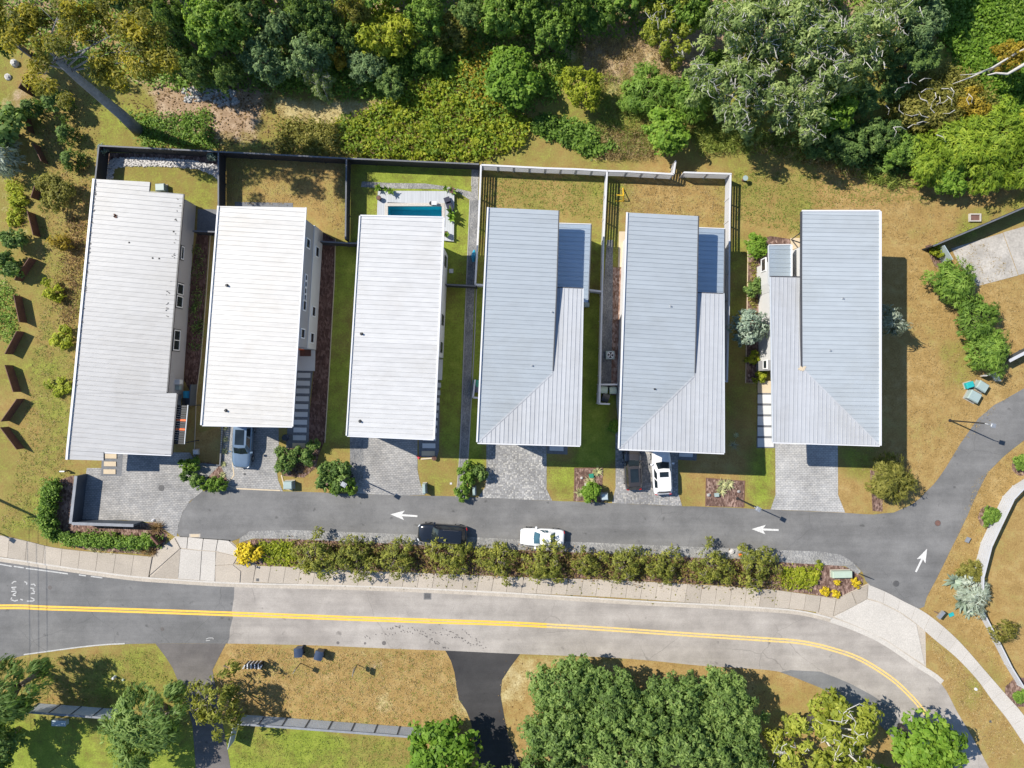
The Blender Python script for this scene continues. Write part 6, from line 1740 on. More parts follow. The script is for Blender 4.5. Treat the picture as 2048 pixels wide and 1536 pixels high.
def proto(sp, var):
    if (sp, var) in PROTO: return PROTO[(sp, var)]
    q = SP[sp]
    rng = np.random.default_rng(abs(hash_name(sp)) % 100000 + var * 17)
    R, Ht = q['R'], q['Ht']
    low = q.get('low'); cone = q.get('cone')
    zc = Ht * (.5 if low else .62); hz = Ht - zc
    nc = q['nc']
    d = unit(nc * 3, rng); d = d[d[:, 2] > (-.55 if not low else -.3)][:nc]
    nc = len(d)
    ph = np.arctan2(d[:, 1], d[:, 0])
    f1, f2, f3 = rng.uniform(0, 6.28, 3)
    lob = 1 + q['lob'] * (np.sin(2 * ph + f1) * .5 + np.sin(3 * ph + f2) * .6 + np.sin(5 * ph + f3) * .5)
    rr = rng.uniform(.35, 1.0, nc) ** .6
    c = d * np.array([R, R, hz]) * (rr * lob * .86)[:, None]
    if cone:
        zz = rng.uniform(-1, 1, nc); a = rng.uniform(0, 6.28, nc); r_ = R * (1 - (zz + 1) / 2) * rng.uniform(.6, 1, nc)
        c = np.stack([np.cos(a) * r_, np.sin(a) * r_, zz * hz], 1)
    c[:, 2] += zc
    crad = q['rc'] * rng.uniform(.65, 1.3, nc)
    ctone = rng.uniform(.28, .72, nc)
    n = q['nl']
    per = q.get('per', 4)                     # leaves sit in small rosettes
    nb = n // per; n = nb * per
    k = rng.choice(nc, nb, p=crad ** 2 / (crad ** 2).sum())
    dd = unit(nb, rng)
    rad = crad[k] * rng.uniform(.2, 1, nb) ** .5
    pos = c[k] + dd * rad[:, None] * np.array([1, 1, .8])
    pos[:, 2] = np.maximum(pos[:, 2], .05)
    ax = pos - np.array([0, 0, zc]); axn = ax / (np.linalg.norm(ax, axis=1, keepdims=True) + 1e-6)
    nrm = dd * .55 + axn * .3 + np.array([0, 0, q['up'] + .35]) + rng.normal(size=(nb, 3)) * .22
    tone = ctone[k] + rng.normal(size=nb) * .17
    rr_ = np.repeat(np.arange(nb), per)
    rad_w = q.get('radial', 0)
    nn = nrm[rr_] / np.linalg.norm(nrm[rr_], axis=1, keepdims=True)
    tan = rng.normal(size=(n, 3)) * (1 - .5 * rad_w) + (axn[rr_] * 1.8 + dd[rr_]) * rad_w
    tan = tan - nn * (tan * nn).sum(1, keepdims=True) * (1 - .4 * rad_w)
    tan = tan / (np.linalg.norm(tan, axis=1, keepdims=True) + 1e-6)
    sz = rng.uniform(.7, 1.3, n)
    pos = pos[rr_] + tan * (q['ll'] * sz * .42)[:, None] + nn * rng.normal(size=(n, 1)) * .05
    nrm = nn + tan * .25 + rng.normal(size=(n, 3)) * .22
    tone = tone[rr_] + rng.normal(size=n) * .09
    mat = M[q['mat']]
    crown = leaf_cards(pos, nrm, tan, q['ll'] * sz, q['lw'] * sz, tone, 'crown', mat)
    # trunk with limbs
    b = MB(); tr = max(.04, .045 * Ht)
    nlimb = 0 if low or cone else 6
    if nlimb:
        zt = zc - hz * .55
        b.tube([(0, 0, -.05), (.04 * R * .3, 0, zt * .5), (0, .03, zt), (0, 0, zc)], [tr, tr * .8, tr * .65, tr * .35], 8)
        pick = rng.choice(nc, nlimb, replace=False)
        for i in pick:
            e = c[i]; s0 = np.array([0, 0, zt * rng.uniform(.75, 1.0)]); mid = s0 * .45 + e * .55 + np.array([0, 0, -.1 * R])
            b.tube([s0, mid, e], [tr * .45, tr * .28, tr * .1], 6)
    else:
        b.tube([(0, 0, -.05), (0, 0, Ht * .75)], [tr * .8, tr * .2], 6)
        for i in range(4):
            a = rng.uniform(0, 6.28); b.tube([(0, 0, .1), (math.cos(a) * R * .4, math.sin(a) * R * .4, Ht * .45)], [tr * .4, tr * .12], 5)
    trunk = b.mesh('trunk', M[q['bark']], (0, 0, 0), True)
    twig = None
    if q.get('twig'):
        b = MB(); cand = np.where(c[:, 2] > zc)[0]
        for t_ in range(q['twig']):
            i = rng.choice(cand); e = c[i]
            o_ = e + unit(1, rng)[0] * crad[i] * .75 * np.array([1, 1, .2]) + np.array([0, 0, crad[i] * .72])
            o1 = o_ + np.append(rng.normal(size=2) * .35, rng.normal() * .1 + .05); o2 = o1 + np.append(rng.normal(size=2) * .35, .06)
            b.tube([o_, o1, o2], [.042, .028, .01], 4, cap=False)
        twig = b.mesh('branch', M[q.get('twigmat', 'bark_pale')])
    PROTO[(sp, var)] = (crown, trunk, twig, R, Ht, zc)
    return PROTO[(sp, var)]

def hash_name(s):
    h = 7
    for ch in s: h = (h * 31 + ord(ch)) % 1000003
    return h

TREE_N = [0]
def plant(px, py, r, h, sp, label, group=None, cat=None, name=None, lean=0.0, ry=1.0, base=False):
    """crown sighted at px, py with radius r plan units; h metres tall"""
    TREE_N[0] += 1
    var = TREE_N[0] % 2
    crown, trunk, twig, R, Ht, zc = proto(sp, var)
    low = SP[sp].get('low')
    z = h * (.5 if low else .66)
    g = P(px, py, z) if not base else P(px, py)
    rm = r / S * (H - z) / H
    cat = cat or ('shrub' if (low or h < 3) else 'tree')
    name = name or {'shrub': 'shrub', 'tree': 'tree'}.get(cat, cat.replace(' ', '_'))
    t = thing(name, label, cat, (g.x, g.y, 0), random.uniform(0, 6.28), group)
    s = rm / R / .95
    t.scale = (s, s * ry, h / Ht)
    for me, nm in ((crown, 'crown'), (trunk, 'trunk'), (twig, 'branch')):
        if me is None: continue
        o = bpy.data.objects.new(nm, me); COL.objects.link(o); o.parent = t
        if nm == 'branch': o['kind'] = 'stuff'
    return t

# spiky clumps: radial arching blades
def spiky_mesh(seed, n, L, wd, rise, mat):
    rng = np.random.default_rng(seed)
    a = rng.uniform(0, 6.28, n); el = rng.uniform(.15, 1.2, n); l = L * rng.uniform(.6, 1.1, n)
    V = []; F = []; tone = []
    for i in range(n):
        d = np.array([math.cos(a[i]), math.sin(a[i]), 0]); s_ = np.array([-d[1], d[0], 0]) * wd / 2
        z = np.array([0, 0, 1])
        p0 = d * .03; p1 = d * l[i] * .5 * math.cos(el[i]) + z * l[i] * .55 * math.sin(el[i]) * rise
        p2 = d * l[i] * .95 * math.cos(el[i] * .8) + z * l[i] * .65 * math.sin(el[i]) * rise
        k = len(V)
        V += [p0 - s_ * .6, p0 + s_ * .6, p1 + s_, p1 - s_, p2 + s_ * .15, p2 - s_ * .15]
        F += [(k, k + 1, k + 2, k + 3), (k + 3, k + 2, k + 4, k + 5)]
        t_ = rng.uniform(.2, .9); tone += [t_, t_]
    me = bpy.data.meshes.new('blades'); fill(me, np.array(V), np.array(F))
    at = me.attributes.new('tone', 'FLOAT', 'FACE'); at.data.foreach_set('value', np.array(tone, np.float32)); me.materials.append(M[mat])
    return me
SPK = {}
def spiky(px, py, r, kind, label, group=None, z=0.0, cat='yucca', h=.8):
    if kind not in SPK:
        SPK[kind] = {'yucca': lambda: spiky_mesh(3, 60, 1.0, .11, 1.0, 'leaf_stripe'), 'agave': lambda: spiky_mesh(5, 44, 1.0, .2, .9, 'leaf_silver'), 'grass': lambda: spiky_mesh(9, 90, 1.0, .05, 1.2, 'grass_green'),
                     'banana': lambda: spiky_mesh(11, 16, 1.0, .3, 1.2, 'leaf_bright'), 'bare': lambda: spiky_mesh(15, 60, 1.0, .018, 1.3, 'leaf_grey'), 'tan': lambda: spiky_mesh(19, 110, 1.0, .045, 1.2, 'leaf_rust')}[kind]()
    p = P(px, py, z)
    t = thing(cat.replace(' ', '_'), label, cat, p, random.uniform(0, 6), group)
    s = r / S; t.scale = (s, s, s * h / .8)
    o = bpy.data.objects.new('blades', SPK[kind]); COL.objects.link(o); o.parent = t
    b = MB(); b.disc((0, 0), .12, -.01, .15, 8, .06)
    o = bpy.data.objects.new('base', b.mesh('base', M['bark'])); COL.objects.link(o); o.parent = t
    return t

# stuff: ground cover nobody could count
def cover(name, poly, n, hmax, ll, lw, mat, tuft=6, spread=.35, seed=1, zbase=0.0, upright=False, hmin=.05, mound=None):
    rng = np.random.default_rng(seed)
    P_ = np.array(poly, float); lo, hi = P_.min(0), P_.max(0)
    pts = np.zeros((0, 2))
    need = max(1, n // tuft)
    while len(pts) < need:
        q = rng.uniform(lo, hi, (need * 2, 2)); pts = np.concatenate([pts, q[inside(q[:, 0], q[:, 1], poly)]])
    pts = pts[:need]
    hh = rng.uniform(hmin, hmax, need)
    if mound is not None:
        ph = rng.uniform(0, 6.28, 2)
        hh *= .55 + .45 * np.sin(pts[:, 0] * mound + ph[0]) * np.sin(pts[:, 1] * mound * 1.2 + ph[1])
    k = np.repeat(np.arange(need), tuft); m = len(k)
    x = (pts[k, 0] - 1024) / S + rng.normal(size=m) * spread; y = (768 - pts[k, 1]) / S + rng.normal(size=m) * spread
    z = zbase + hh[k] * rng.uniform(.45, 1.05, m)
    pos = np.stack([x, y, z], 1)
    tone = rng.uniform(.2, .8, need)[k] + rng.normal(size=m) * .14
    if upright:
        tan = rng.normal(size=(m, 3)) * .55 + np.array([0, 0, 1.0]); nrm = rng.normal(size=(m, 3)) + np.array([0, 0, .3])
    else:
        tan = rng.normal(size=(m, 3)) * np.array([1, 1, .25]); nrm = rng.normal(size=(m, 3)) * .4 + np.array([0, 0, 1.0])
    sz = rng.uniform(.6, 1.4, m)
    me = leaf_cards(pos, nrm, tan, ll * sz, lw * sz, tone, name, M[mat])
    o = bpy.data.objects.new(name, me); COL.objects.link(o); o['kind'] = 'stuff'
    return o

WOOD = 'trees of the wood beyond the fences'
GAP = 'trees of the wood beyond the fences'
# --- wood, from the west: (x, y, radius, height, species, label)
for a in [
 (430, 55, 55, 9.4, 'mid', 'tall dark tree in the wood right of the leaning tree crown'), (345, 45, 39, 8.6, 'oak', 'oak in the wood just right of the yellowish leaning crown'),
 (500, 20, 38, 8.6, 'dark', 'dark tree at the top edge left of the large blue-green tree'), (390, 135, 34, 5.2, 'oak', 'dark tree at the wood edge right of the leaning trunk'), (455, 145, 32, 4.5, 'oak', 'dark tree at the wood edge above the sandy clearing'), (330, 120, 32, 5.8, 'mid', 'small mid-green tree tucked beside the leaning trunk'), (600, 20, 38, 7.9, 'oak', 'dark tree at the top edge above the grey-green tree'), (560, 55, 36, 7.2, 'blue', 'blue-green tree behind the large round blue-green one'),
 (300, 20, 35, 7.9, 'dark', 'dark tree behind the yellowish leaning crown'), (640, 30, 32, 7.9, 'dark', 'dark tree left of the olive-brown one at the top edge'),
 (527, 112, 50, 6.2, 'blue', 'large blue-green round tree above the sandy clearing behind the pebble yard'), (610, 110, 40, 6.5, 'blue', 'grey-green tree between the large blue-green tree and the narrow golden one'), (640, 165, 30, 4.2, 'live', 'small pale sage tree at the front edge of the wood above the straw path'),
 (683, 108, 24, 4.3, 'gold', 'narrow golden-orange young tree in the wood'), (733, 125, 41, 4.3, 'blue', 'blue-green bushy tree directly below the brightest lime tree'), (770, 62, 58, 5.8, 'lime', 'brightest lime-yellow tree at the top of the wood'),
 (710, 22, 34, 7.2, 'olive', 'olive-brown tree behind the brightest lime tree'), (850, 30, 39, 6.5, 'mid', 'mid-green tree right of the brightest lime tree'), (905, 55, 44, 3.6, 'olive', 'low olive tree right of the mid-green tree in the wood'), (1000, 22, 44, 6.5, 'mid', 'green tree at the top edge above the big oval tree'),
 (1028, 165, 58, 4.7, 'bright', 'big oval bright green tree standing alone above the vine slope'), (1022, 130, 44, 4.7, 'bright', 'bright green upper crown behind the big oval tree'), (1105, 62, 40, 5.8, 'mid', 'bushy green tree above the yellow-olive tree'), (1165, 170, 44, 4.7, 'lime', 'yellow-olive tree standing alone left of the bare sand'),
 (1190, 22, 44, 4.2, 'mid', 'dark-shadowed green tree behind the bare sand'), (1150, 10, 35, 6.5, 'mid', 'mid-green tree at the top edge above the bushy green tree'), (1340, 55, 54, 6.5, 'limepale', 'yellow-green tree above the bare sand beside the pale-branched oaks'), (1375, 25, 39, 7.2, 'mid', 'mid-green tree at the top edge between yellow-green tree and pale-branched oaks'),
 (1300, 180, 50, 2.9, 'feathergreen', 'airy feathery green shrub tree below the bare sand'), (1385, 190, 46, 3.6, 'feathergreen', 'airy feathery tree touching the pale-branched oaks'), (1335, 258, 50, 4.0, 'bright', 'dense round bright green bush tree behind the open white gate'), (1265, 200, 26, 1.6, 'feathergreen', 'smallest feathery shrub at the foot of the bare sand'),
 (1470, 185, 82, 9.3, 'live', 'pale-branched live oak nearest the meadow'), (1560, 60, 100, 11.0, 'live', 'largest pale-branched live oak at the top edge'), (1680, 100, 96, 11.0, 'live', 'pale-branched live oak beside the dark hollow'), (1590, 215, 70, 9.3, 'live', 'pale-branched live oak leaning over the meadow shadow'), (1480, 60, 60, 10.2, 'live', 'pale-branched live oak at the top edge left of the largest one'),
 (1665, 220, 50, 5.8, 'bright', 'dark glossy tree under the live oaks'), (1700, 285, 40, 4.3, 'dark', 'dark green bushy tree at the meadow edge below the live oaks'), (1640, 290, 32, 2.9, 'dark', 'low dark tree in the shade left of the dark bushy one'), (1760, 270, 35, 4.3, 'dark', 'dark tree between live oaks and the mid-green bush'), (1840, 35, 54, 6.3, 'blue', 'grey-green tree at the top edge beside the vine-covered slope'), (1760, 30, 44, 8.5, 'live', 'pale-branched live oak beside the grey-green tree at the top edge'),
 (1860, 320, 52, 3.8, 'limefeather', 'yellow-green bush tree nearest the meadow at the right'), (1935, 290, 62, 4.5, 'limefeather', 'yellow-green tree with brown twiggy patch in the north-east thicket'), (2015, 270, 62, 4.9, 'limefeather', 'lime bush tree at the right edge of the thicket'), (1900, 350, 46, 3.1, 'bright', 'green bush tree at the lower tip of the thicket'), (1980, 335, 50, 3.8, 'limefeather', 'olive-gold bush tree in front of the thicket'), (1800, 300, 39, 3.5, 'mid', 'mid-green bush at the west end of the thicket'),
 (1880, 220, 46, 3.5, 'olive', 'tawny bush tree above the lime thicket'), (1830, 225, 40, 3.5, 'olive', 'olive bush tree on the rim of the dark hollow'), (1950, 205, 33, 3.5, 'gold', 'golden bush tree under the dead white branch'), (2030, 110, 33, 6.3, 'gold', 'golden tree beside the dead white branch'), (2050, 330, 44, 3.5, 'limefeather', 'lime bush tree cut by the right edge beside the lawn'), (1790, 170, 32, 2.8, 'dark', 'low dark tree in the dark hollow'),
 (700, 75, 31, 5.5, 'oak', 'dark tree right behind the narrow golden one'), (650, 75, 32, 6.5, 'dark', 'dark tree behind the grey-green and golden ones'), (780, 165, 29, 3.6, 'dark', 'dark tree at the foot of the brightest lime tree'), (855, 110, 30, 3.6, 'mid', 'small mid-green tree in the shade right of the brightest lime tree'), (940, 20, 35, 5.8, 'dark', 'dark tree at the top edge above the low olive tree'), (1060, 15, 40, 6.5, 'mid', 'dark tree at the top edge above the bushy green one'), (1250, 5, 34, 4.0, 'dark', 'dark tree at the top edge above the bare sand'), (1430, 120, 26, 3.0, 'mid', 'dark tree under the nearest pale-branched oak'), (1730, 200, 32, 4.3, 'dark', 'dark tree at the right foot of the live oaks'), (1840, 110, 40, 4.2, 'dark', 'dark tree at the left foot of the vine-covered slope'), (1800, 95, 35, 4.9, 'dark', 'dark tree between pale-branched oak and vine-covered slope'),
 (-40, 40, 68, 10.1, 'oak', 'green oak cut by the north-west corner behind the leaning crown'), (220, -70, 80, 10.1, 'oak', 'green oak at the top edge above the leaning crown'), (480, -70, 80, 9.4, 'dark', 'dark tree at the top edge left of the large blue-green tree, farther back'), (760, -70, 80, 8.6, 'mid', 'mid-green tree at the top edge above the brightest lime tree'), (1020, -70, 80, 8.6, 'oak', 'green oak at the top edge above the big oval tree'), (1300, -70, 80, 8.6, 'mid', 'mid-green tree at the top edge above the bare sand and yellow-green tree'), (1560, -90, 90, 11.0, 'live', 'pale-branched live oak at the top edge, farther back than the largest one'), (1840, -80, 90, 8.4, 'oak', 'green oak at the top edge right of the largest live oak'), (2130, 260, 80, 5.6, 'lime', 'feathery lime bush tree beyond the right edge of the thicket'),
]:
    x, y, r, h, sp, lab = a
    if lab is None:
        lab = {'dark': 'dark broadleaf tree among others in the shady wood', 'oak': 'green oak among others in the shady wood', 'blue': 'blue-green tree among others in the shady wood', 'mid': 'mid-green tree among others in the wood', 'live': 'pale-branched oak among others at the top of the wood',
               'bright': 'bright green tree beside another in the wood', 'feathergreen': 'low feathery green shrub among others in the wood', 'olive': 'olive bush tree among others in the thicket', 'gold': 'golden bush tree among others in the thicket', 'lime': 'lime bush tree among others at the right edge', 'limepale': 'yellow-green tree among others in the wood', 'limefeather': 'feathery lime bush tree at the right edge'}[sp]
    plant(x, y, r, h, sp, lab, WOOD, 'tree')

# --- the leaning-looking tall tree with bare trunk, top left
lt = thing('tree', 'tall tree with long bare blue-grey trunk and thin yellow-green crown', 'tree', P(277, 262))
base = P(277, 262); topp = P(112, 118, 12.5)
b = MB()
pts = [base + Vector((0, 0, -.1)), base.lerp(topp, .25) + Vector((.05, .1, 0)), base.lerp(topp, .5) + Vector((.12, -.05, 0)), base.lerp(topp, .78) + Vector((-.1, .08, 0)), topp]
b.tube(pts, [.62, .5, .42, .36, .26], 12)
limbs = [((60, 40), 15), ((150, 45), 15), ((235, 65), 15.5), ((290, 100), 15), ((30, 90), 14.5), ((215, 135), 14), ((120, 20), 16), ((255, 25), 15.5), ((320, 120), 14.5), ((90, 150), 13.5), ((20, 20), 15)]
ends = []
for (x, y), z_ in limbs:
    e = P(x, y, z_); ends.append(e)
    s0 = pts[3].lerp(topp, random.uniform(0.1, 1)); m_ = s0.lerp(e, .5) + Vector((random.uniform(-.5, .5), random.uniform(-.5, .5), .3))
    b.tube([s0, m_, e], [.1, .06, .02], 6)
    for _ in range(3):
        q_ = m_.lerp(e, random.uniform(.2, 1)); b.tube([q_, q_ + Vector((random.uniform(-1.2, 1.2), random.uniform(-1.2, 1.2), random.uniform(0, .6)))], [.03, .01], 5)
b.build('trunk', M['bark_grey'], lt, True)
rng = np.random.default_rng(4)
cl = []
for e in ends:
    for _ in range(9): cl.append(np.array(e) + rng.normal(size=3) * np.array([1.15, 1.0, .45]))
for x, y, z_ in ((135, 190, 8), (205, 150, 10), (85, 165, 11), (240, 170, 7)):
    for _ in range(3): cl.append(np.array(P(x, y, z_)) + rng.normal(size=3) * .35)
ta, tb = np.array(sight(pts[0])), np.array(sight(topp))
def off_trunk(q):
    a_ = np.array(sight(q)); u_ = np.clip(((a_ - ta) @ (tb - ta)) / ((tb - ta) @ (tb - ta)), 0, .92)
    return np.linalg.norm(a_ - ta - u_ * (tb - ta)) > 30
cl = np.array([q for q in cl if off_trunk(q)]); n = 11000
k = rng.integers(0, len(cl), n); dd = unit(n, rng)
pos = cl[k] + dd * (rng.uniform(.2, 1, n) ** .6)[:, None] * np.array([.8, .8, .4])
me = leaf_cards(pos, dd * .5 + np.array([0, 0, .7]) + rng.normal(size=(n, 3)) * .4, rng.normal(size=(n, 3)), .36, .14, rng.uniform(.15, .85, len(cl))[k] + rng.normal(size=n) * .16, 'crown', M['leaf_olive'])
me.materials[0] = M['leaf_gold2'] if 'leaf_gold2' in M else leaf_mat('thin yellow green leaves', (0.10, 0.115, 0.02), (0.24, 0.235, 0.03), (0.52, 0.43, 0.035))
mm = [v - 0 for v in lt.location]
me.transform(Matrix.Translation(-Vector(lt.location)))
o = bpy.data.objects.new('crown', me); COL.objects.link(o); o.parent = lt

# dead white branches in the north-east
b = MB(); b.tube([P(2090, 105, 6), P(2050, 128, 5.6), P(2015, 148, 5.2), P(1992, 146, 5), P(1975, 150, 4.8)], [.2, .16, .12, .09, .04], 7)
b.tube([P(2075, 85, 5.5), P(2030, 108, 5), P(1985, 135, 4.6), P(1940, 155, 4), P(1905, 168, 3.4)], [.12, .1, .08, .06, .03], 6)
b.tube([P(1985, 135, 4.6), P(1950, 148, 4.5), P(1920, 150, 4.3)], [.06, .04, .02], 5)
b.tube([P(2090, 105, 6), P(2120, 110, 3), P(2125, 112, 0)], [.2, .26, .3], 8)
tag(b.build('dead_tree', M['bark_pale'], None, True), 'dead pale branch lying out over the vines at the right edge', 'dead tree')
b = MB()
for _ in range(26):
    x, y = random.uniform(1770, 1960), random.uniform(150, 270); z_ = random.uniform(3.2, 5.5); a_ = random.uniform(0, 6.28)
    b.tube([P(x, y, z_), P(x + 14 * math.cos(a_), y + 10 * math.sin(a_), z_ + .2), P(x + 26 * math.cos(a_ + .4), y + 20 * math.sin(a_ + .4), z_ - .1)], [.045, .03, .01], 4)
o = b.build('dead_twigs', M['bark_pale']); o['kind'] = 'stuff'

# --- understorey and ground cover
cover('undergrowth', [(-60, -60), (2120, -60), (2120, 60), (1400, 50), (1130, 90), (700, 60), (540, 180), (300, 180), (-60, 60)], 21000, .9, .34, .17, 'leaf_mid', 7, .4, 2)
cover('undergrowth', [(540, 120), (800, 120), (960, 60), (1140, 110), (1110, 200), (970, 240), (850, 150), (780, 200), (560, 185)], 11000, 1.1, .32, .16, 'leaf_mid', 7, .35, 3)
VINE = [(760, 215), (800, 190), (850, 160), (960, 120), (985, 190), (1000, 235), (1060, 240), (1040, 290), (960, 318), (850, 318), (740, 312), (690, 300), (680, 250)]
cover('vine_thicket', VINE, 15000, 1.2, .34, .19, 'leaf_lime', 10, .24, 5, mound=.09, hmin=.55)
cover('vine_thicket', VINE, 3000, 1.3, .34, .16, 'leaf_fresh', 10, .3, 55, hmin=.7)
cover('vine_thicket', VINE, 2600, .9, .3, .1, 'leaf_rust', 6, .3, 6)
cover('undergrowth', [(560, 240), (700, 250), (740, 312), (560, 305)], 2600, .8, .28, .13, 'leaf_olive', 6, .3, 7)
cover('undergrowth', [(900, 90), (1000, 110), (1010, 230), (930, 200)], 2600, 1.2, .3, .14, 'leaf_gold', 8, .3, 8)
cover('tall_grass', [(560, 195), (700, 205), (780, 205), (780, 225), (690, 245), (560, 240), (540, 205)], 900, .3, .3, .035, 'grass_dry', 5, .2, 9, upright=True)
cover('tall_grass', [(1160, 75), (1300, 80), (1360, 130), (1340, 175), (1200, 160), (1150, 110)], 3600, .7, .5, .04, 'grass_dry', 8, .2, 10, upright=True)
cover('tall_grass', [(1180, 150), (1420, 160), (1440, 250), (1300, 310), (1230, 315), (1190, 260)], 7500, .9, .5, .04, 'grass_green', 8, .2, 11, upright=True)
cover('tall_grass', [(1190, 255), (1290, 260), (1310, 318), (1190, 318)], 3000, .7, .5, .04, 'grass_dry', 8, .2, 12, upright=True)
cover('tall_grass', [(940, 60), (1040, 80), (1100, 90), (1090, 140), (1000, 150), (930, 110)], 3200, .8, .5, .04, 'grass_dry', 8, .2, 13, upright=True)
cover('tall_grass', [(1380, 260), (1560, 270), (1660, 310), (1740, 345), (1820, 370), (1790, 380), (1700, 350), (1600, 318), (1500, 303), (1400, 308)], 6000, 1.0, .6, .05, 'grass_green', 9, .22, 14, upright=True)
cover('tall_grass', [(1500, 285), (1640, 312), (1740, 350), (1700, 352), (1580, 316), (1500, 303)], 1600, .9, .6, .05, 'grass_dry', 9, .22, 15, upright=True)
cover('undergrowth', [(1080, 235), (1180, 250), (1230, 300), (1180, 312), (1120, 285), (1060, 262)], 4600, 1.5, .3, .17, 'leaf_mid', 9, .25, 16, mound=.1)
cover('vine_slope', [(1870, -40), (2120, -40), (2120, 270), (2000, 240), (1930, 150), (1880, 70)], 26000, 1.2, .34, .17, 'leaf_bright', 8, .35, 17, mound=.05)
cover('undergrowth', [(1780, 160), (1900, 130), (1990, 200), (1960, 330), (1850, 350), (1760, 300)], 8000, 1.4, .32, .15, 'leaf_olive', 8, .35, 18)
cover('undergrowth', [(1600, 250), (1800, 250), (1830, 340), (1760, 350), (1640, 310)], 5600, 1.3, .32, .17, 'leaf_dark', 8, .35, 19)
cover('undergrowth', [(250, 235), (420, 225), (430, 300), (290, 292)], 3000, .6, .26, .13, 'leaf_mid', 7, .3, 20)
cover('leaves_and_leaf_shade', [(330, 165), (560, 170), (560, 300), (300, 295), (250, 200)], 1500, .05, .2, .12, 'leaf_rust', 3, .4, 21, hmin=.01)
cover('leaves_and_leaf_shade', [(90, 560), (160, 560), (190, 380), (210, 150), (120, 130), (80, 300)], 700, .04, .16, .1, 'leaf_rust', 2, .4, 22, hmin=.01)

# --- single shrubs and young trees
FIR = 'young firs on the west lawn'
plant(106, 203, 30, 3.2, 'firs', 'young fir with the longest shadow on the west lawn', FIR, 'fir tree')
plant(58, 213, 24, 2.6, 'firs', 'young fir beside the dark clipped conifer', FIR, 'fir tree')
plant(128, 265, 22, 2.2, 'firs', 'young fir in the middle of the west lawn row', FIR, 'fir tree')
plant(136, 316, 23, 2.2, 'firs', 'young fir nearest the corner of the low west house', FIR, 'fir tree')
plant(110, 383, 38, 2.8, 'olive', 'loose olive-green bush shading a steel screen on the west lawn', None, 'shrub')
plant(128, 487, 22, 1.6, 'shrubgold', 'small golden-green bush with its own dark shadow on the west lawn')
plant(108, 580, 21, 1.6, 'shrublime', 'pale thin bush beside reddish weeds on the west lawn')
plant(127, 675, 24, 1.0, 'shrublime', 'pale green sprawling bush beside the lower half of the west roof')
plant(118, 770, 22, .8, 'shrublime', 'low pale green bush beside the steel zigzag')
cover('weeds', [(140, 430), (172, 440), (160, 640), (130, 660), (110, 600)], 1500, .35, .22, .08, 'leaf_rust', 5, .25, 31)
plant(12, 258, 50, 3.8, 'shrubdark', 'dark clipped conifer on the far west edge', None, 'shrub')
plant(8, 312, 36, 3.0, 'greypalm', 'silvery shrub below the dark clipped conifer', None, 'shrub')
plant(28, 480, 26, 2.2, 'shrubdark', 'dark round shrub beside the steel zigzag')
plant(14, 530, 28, 2.4, 'shrubdark', 'dark green shrub at the far west edge below the round one')
plant(36, 400, 16, .8, 'shrublime', 'low yellow-green plant in the far west bed')
plant(30, 435, 16, .8, 'shrublime', 'second low yellow-green plant in the far west bed, nearer the dark round shrub')
cover('bed_plants', [(20, 350), (50, 370), (50, 450), (20, 450)], 900, .5, .2, .1, 'leaf_lime', 7, .2, 32)
cover('bed_plants', [(0, 560), (28, 570), (36, 690), (10, 690), (-10, 640)], 1200, .4, .2, .1, 'leaf_mid', 7, .25, 33)
plant(205, 298, 11, 1.6, 'silver', 'small blue conifer at the west corner of the pebble yard', None, 'shrub')
plant(424, 311, 11, 1.6, 'silver', 'small blue conifer at the east corner of the pebble yard', None, 'shrub')
# hedge round the slate wall: two runs of leafy hedge
def hedge(label, pts, wd, h, n, seed, mat='leaf_mid', tall=None):
    t = thing('hedge', label, 'hedge', P(*pts[0]))
    rng = np.random.default_rng(seed)
    line = np.array(resample(smooth_line(pts), 60))
    k = rng.integers(0, 60, n // 12); f = rng.uniform(0, 1, n // 12)
    cpx = line[k] * (1 - f[:, None]) + line[k + 1] * f[:, None] + rng.normal(size=(n // 12, 2)) * wd * .24
    kk = np.repeat(np.arange(n // 12), 12); m = len(kk)
    cz = rng.uniform(.25, 1.0, n // 12) * h
    dd = unit(m, rng)
    pos = np.stack([(cpx[kk, 0] - 1024) / S, (768 - cpx[kk, 1]) / S, cz[kk]], 1) + dd * rng.uniform(.1, .34, m)[:, None]
    pos[:, 2] = np.maximum(pos[:, 2], .05)
    me = leaf_cards(pos - np.array(t.location), dd * .6 + np.array([0, 0, .8]) + rng.normal(size=(m, 3)) * .35, rng.normal(size=(m, 3)), .24 * rng.uniform(.7, 1.3, m), .13, rng.uniform(.2, .8, n // 12)[kk] + rng.normal(size=m) * .15, 'foliage', M[mat])
    o = bpy.data.objects.new('foliage', me); COL.objects.link(o); o.parent = t
    b = MB()
    for i in range(4, 60, 6):
        p = P(*line[i]); b.tube([p, p + Vector((.05, .03, h * .7))], [.05, .02], 5)
    b.build('stem', M['bark'], t)
hedge('dense leafy hedge curving along the west side of the dark slate wall', [(118, 962), (108, 1000), (106, 1040), (118, 1068)], 24, 1.5, 6500, 41)
hedge('lower hedge between the slate wall and the sidewalk', [(122, 1070), (170, 1078), (230, 1080), (315, 1082)], 21, 1.0, 7500, 42)
cover('bed_plants', [(130, 1090), (310, 1094), (305, 1108), (200, 1104)], 420, .3, .3, .05, 'leaf_stripe', 12, .12, 43, upright=True)
spiky(316, 1056, 22, 'tan', 'dry brown grass clump behind the rust-red panel', cat='grass clump')
for x, y, r, lab in ((290, 1099, 14, 'dry brown grass clump at the pointed end of the hedge bed'), (276, 1093, 13, 'dry brown grass clump second from the pointed end of the hedge bed'), (306, 1103, 14, 'dry brown grass clump touching the flared crossing')):
    spiky(x, y, r, 'tan', lab, cat='grass clump')
SH = 'dark shrubs in the front beds'
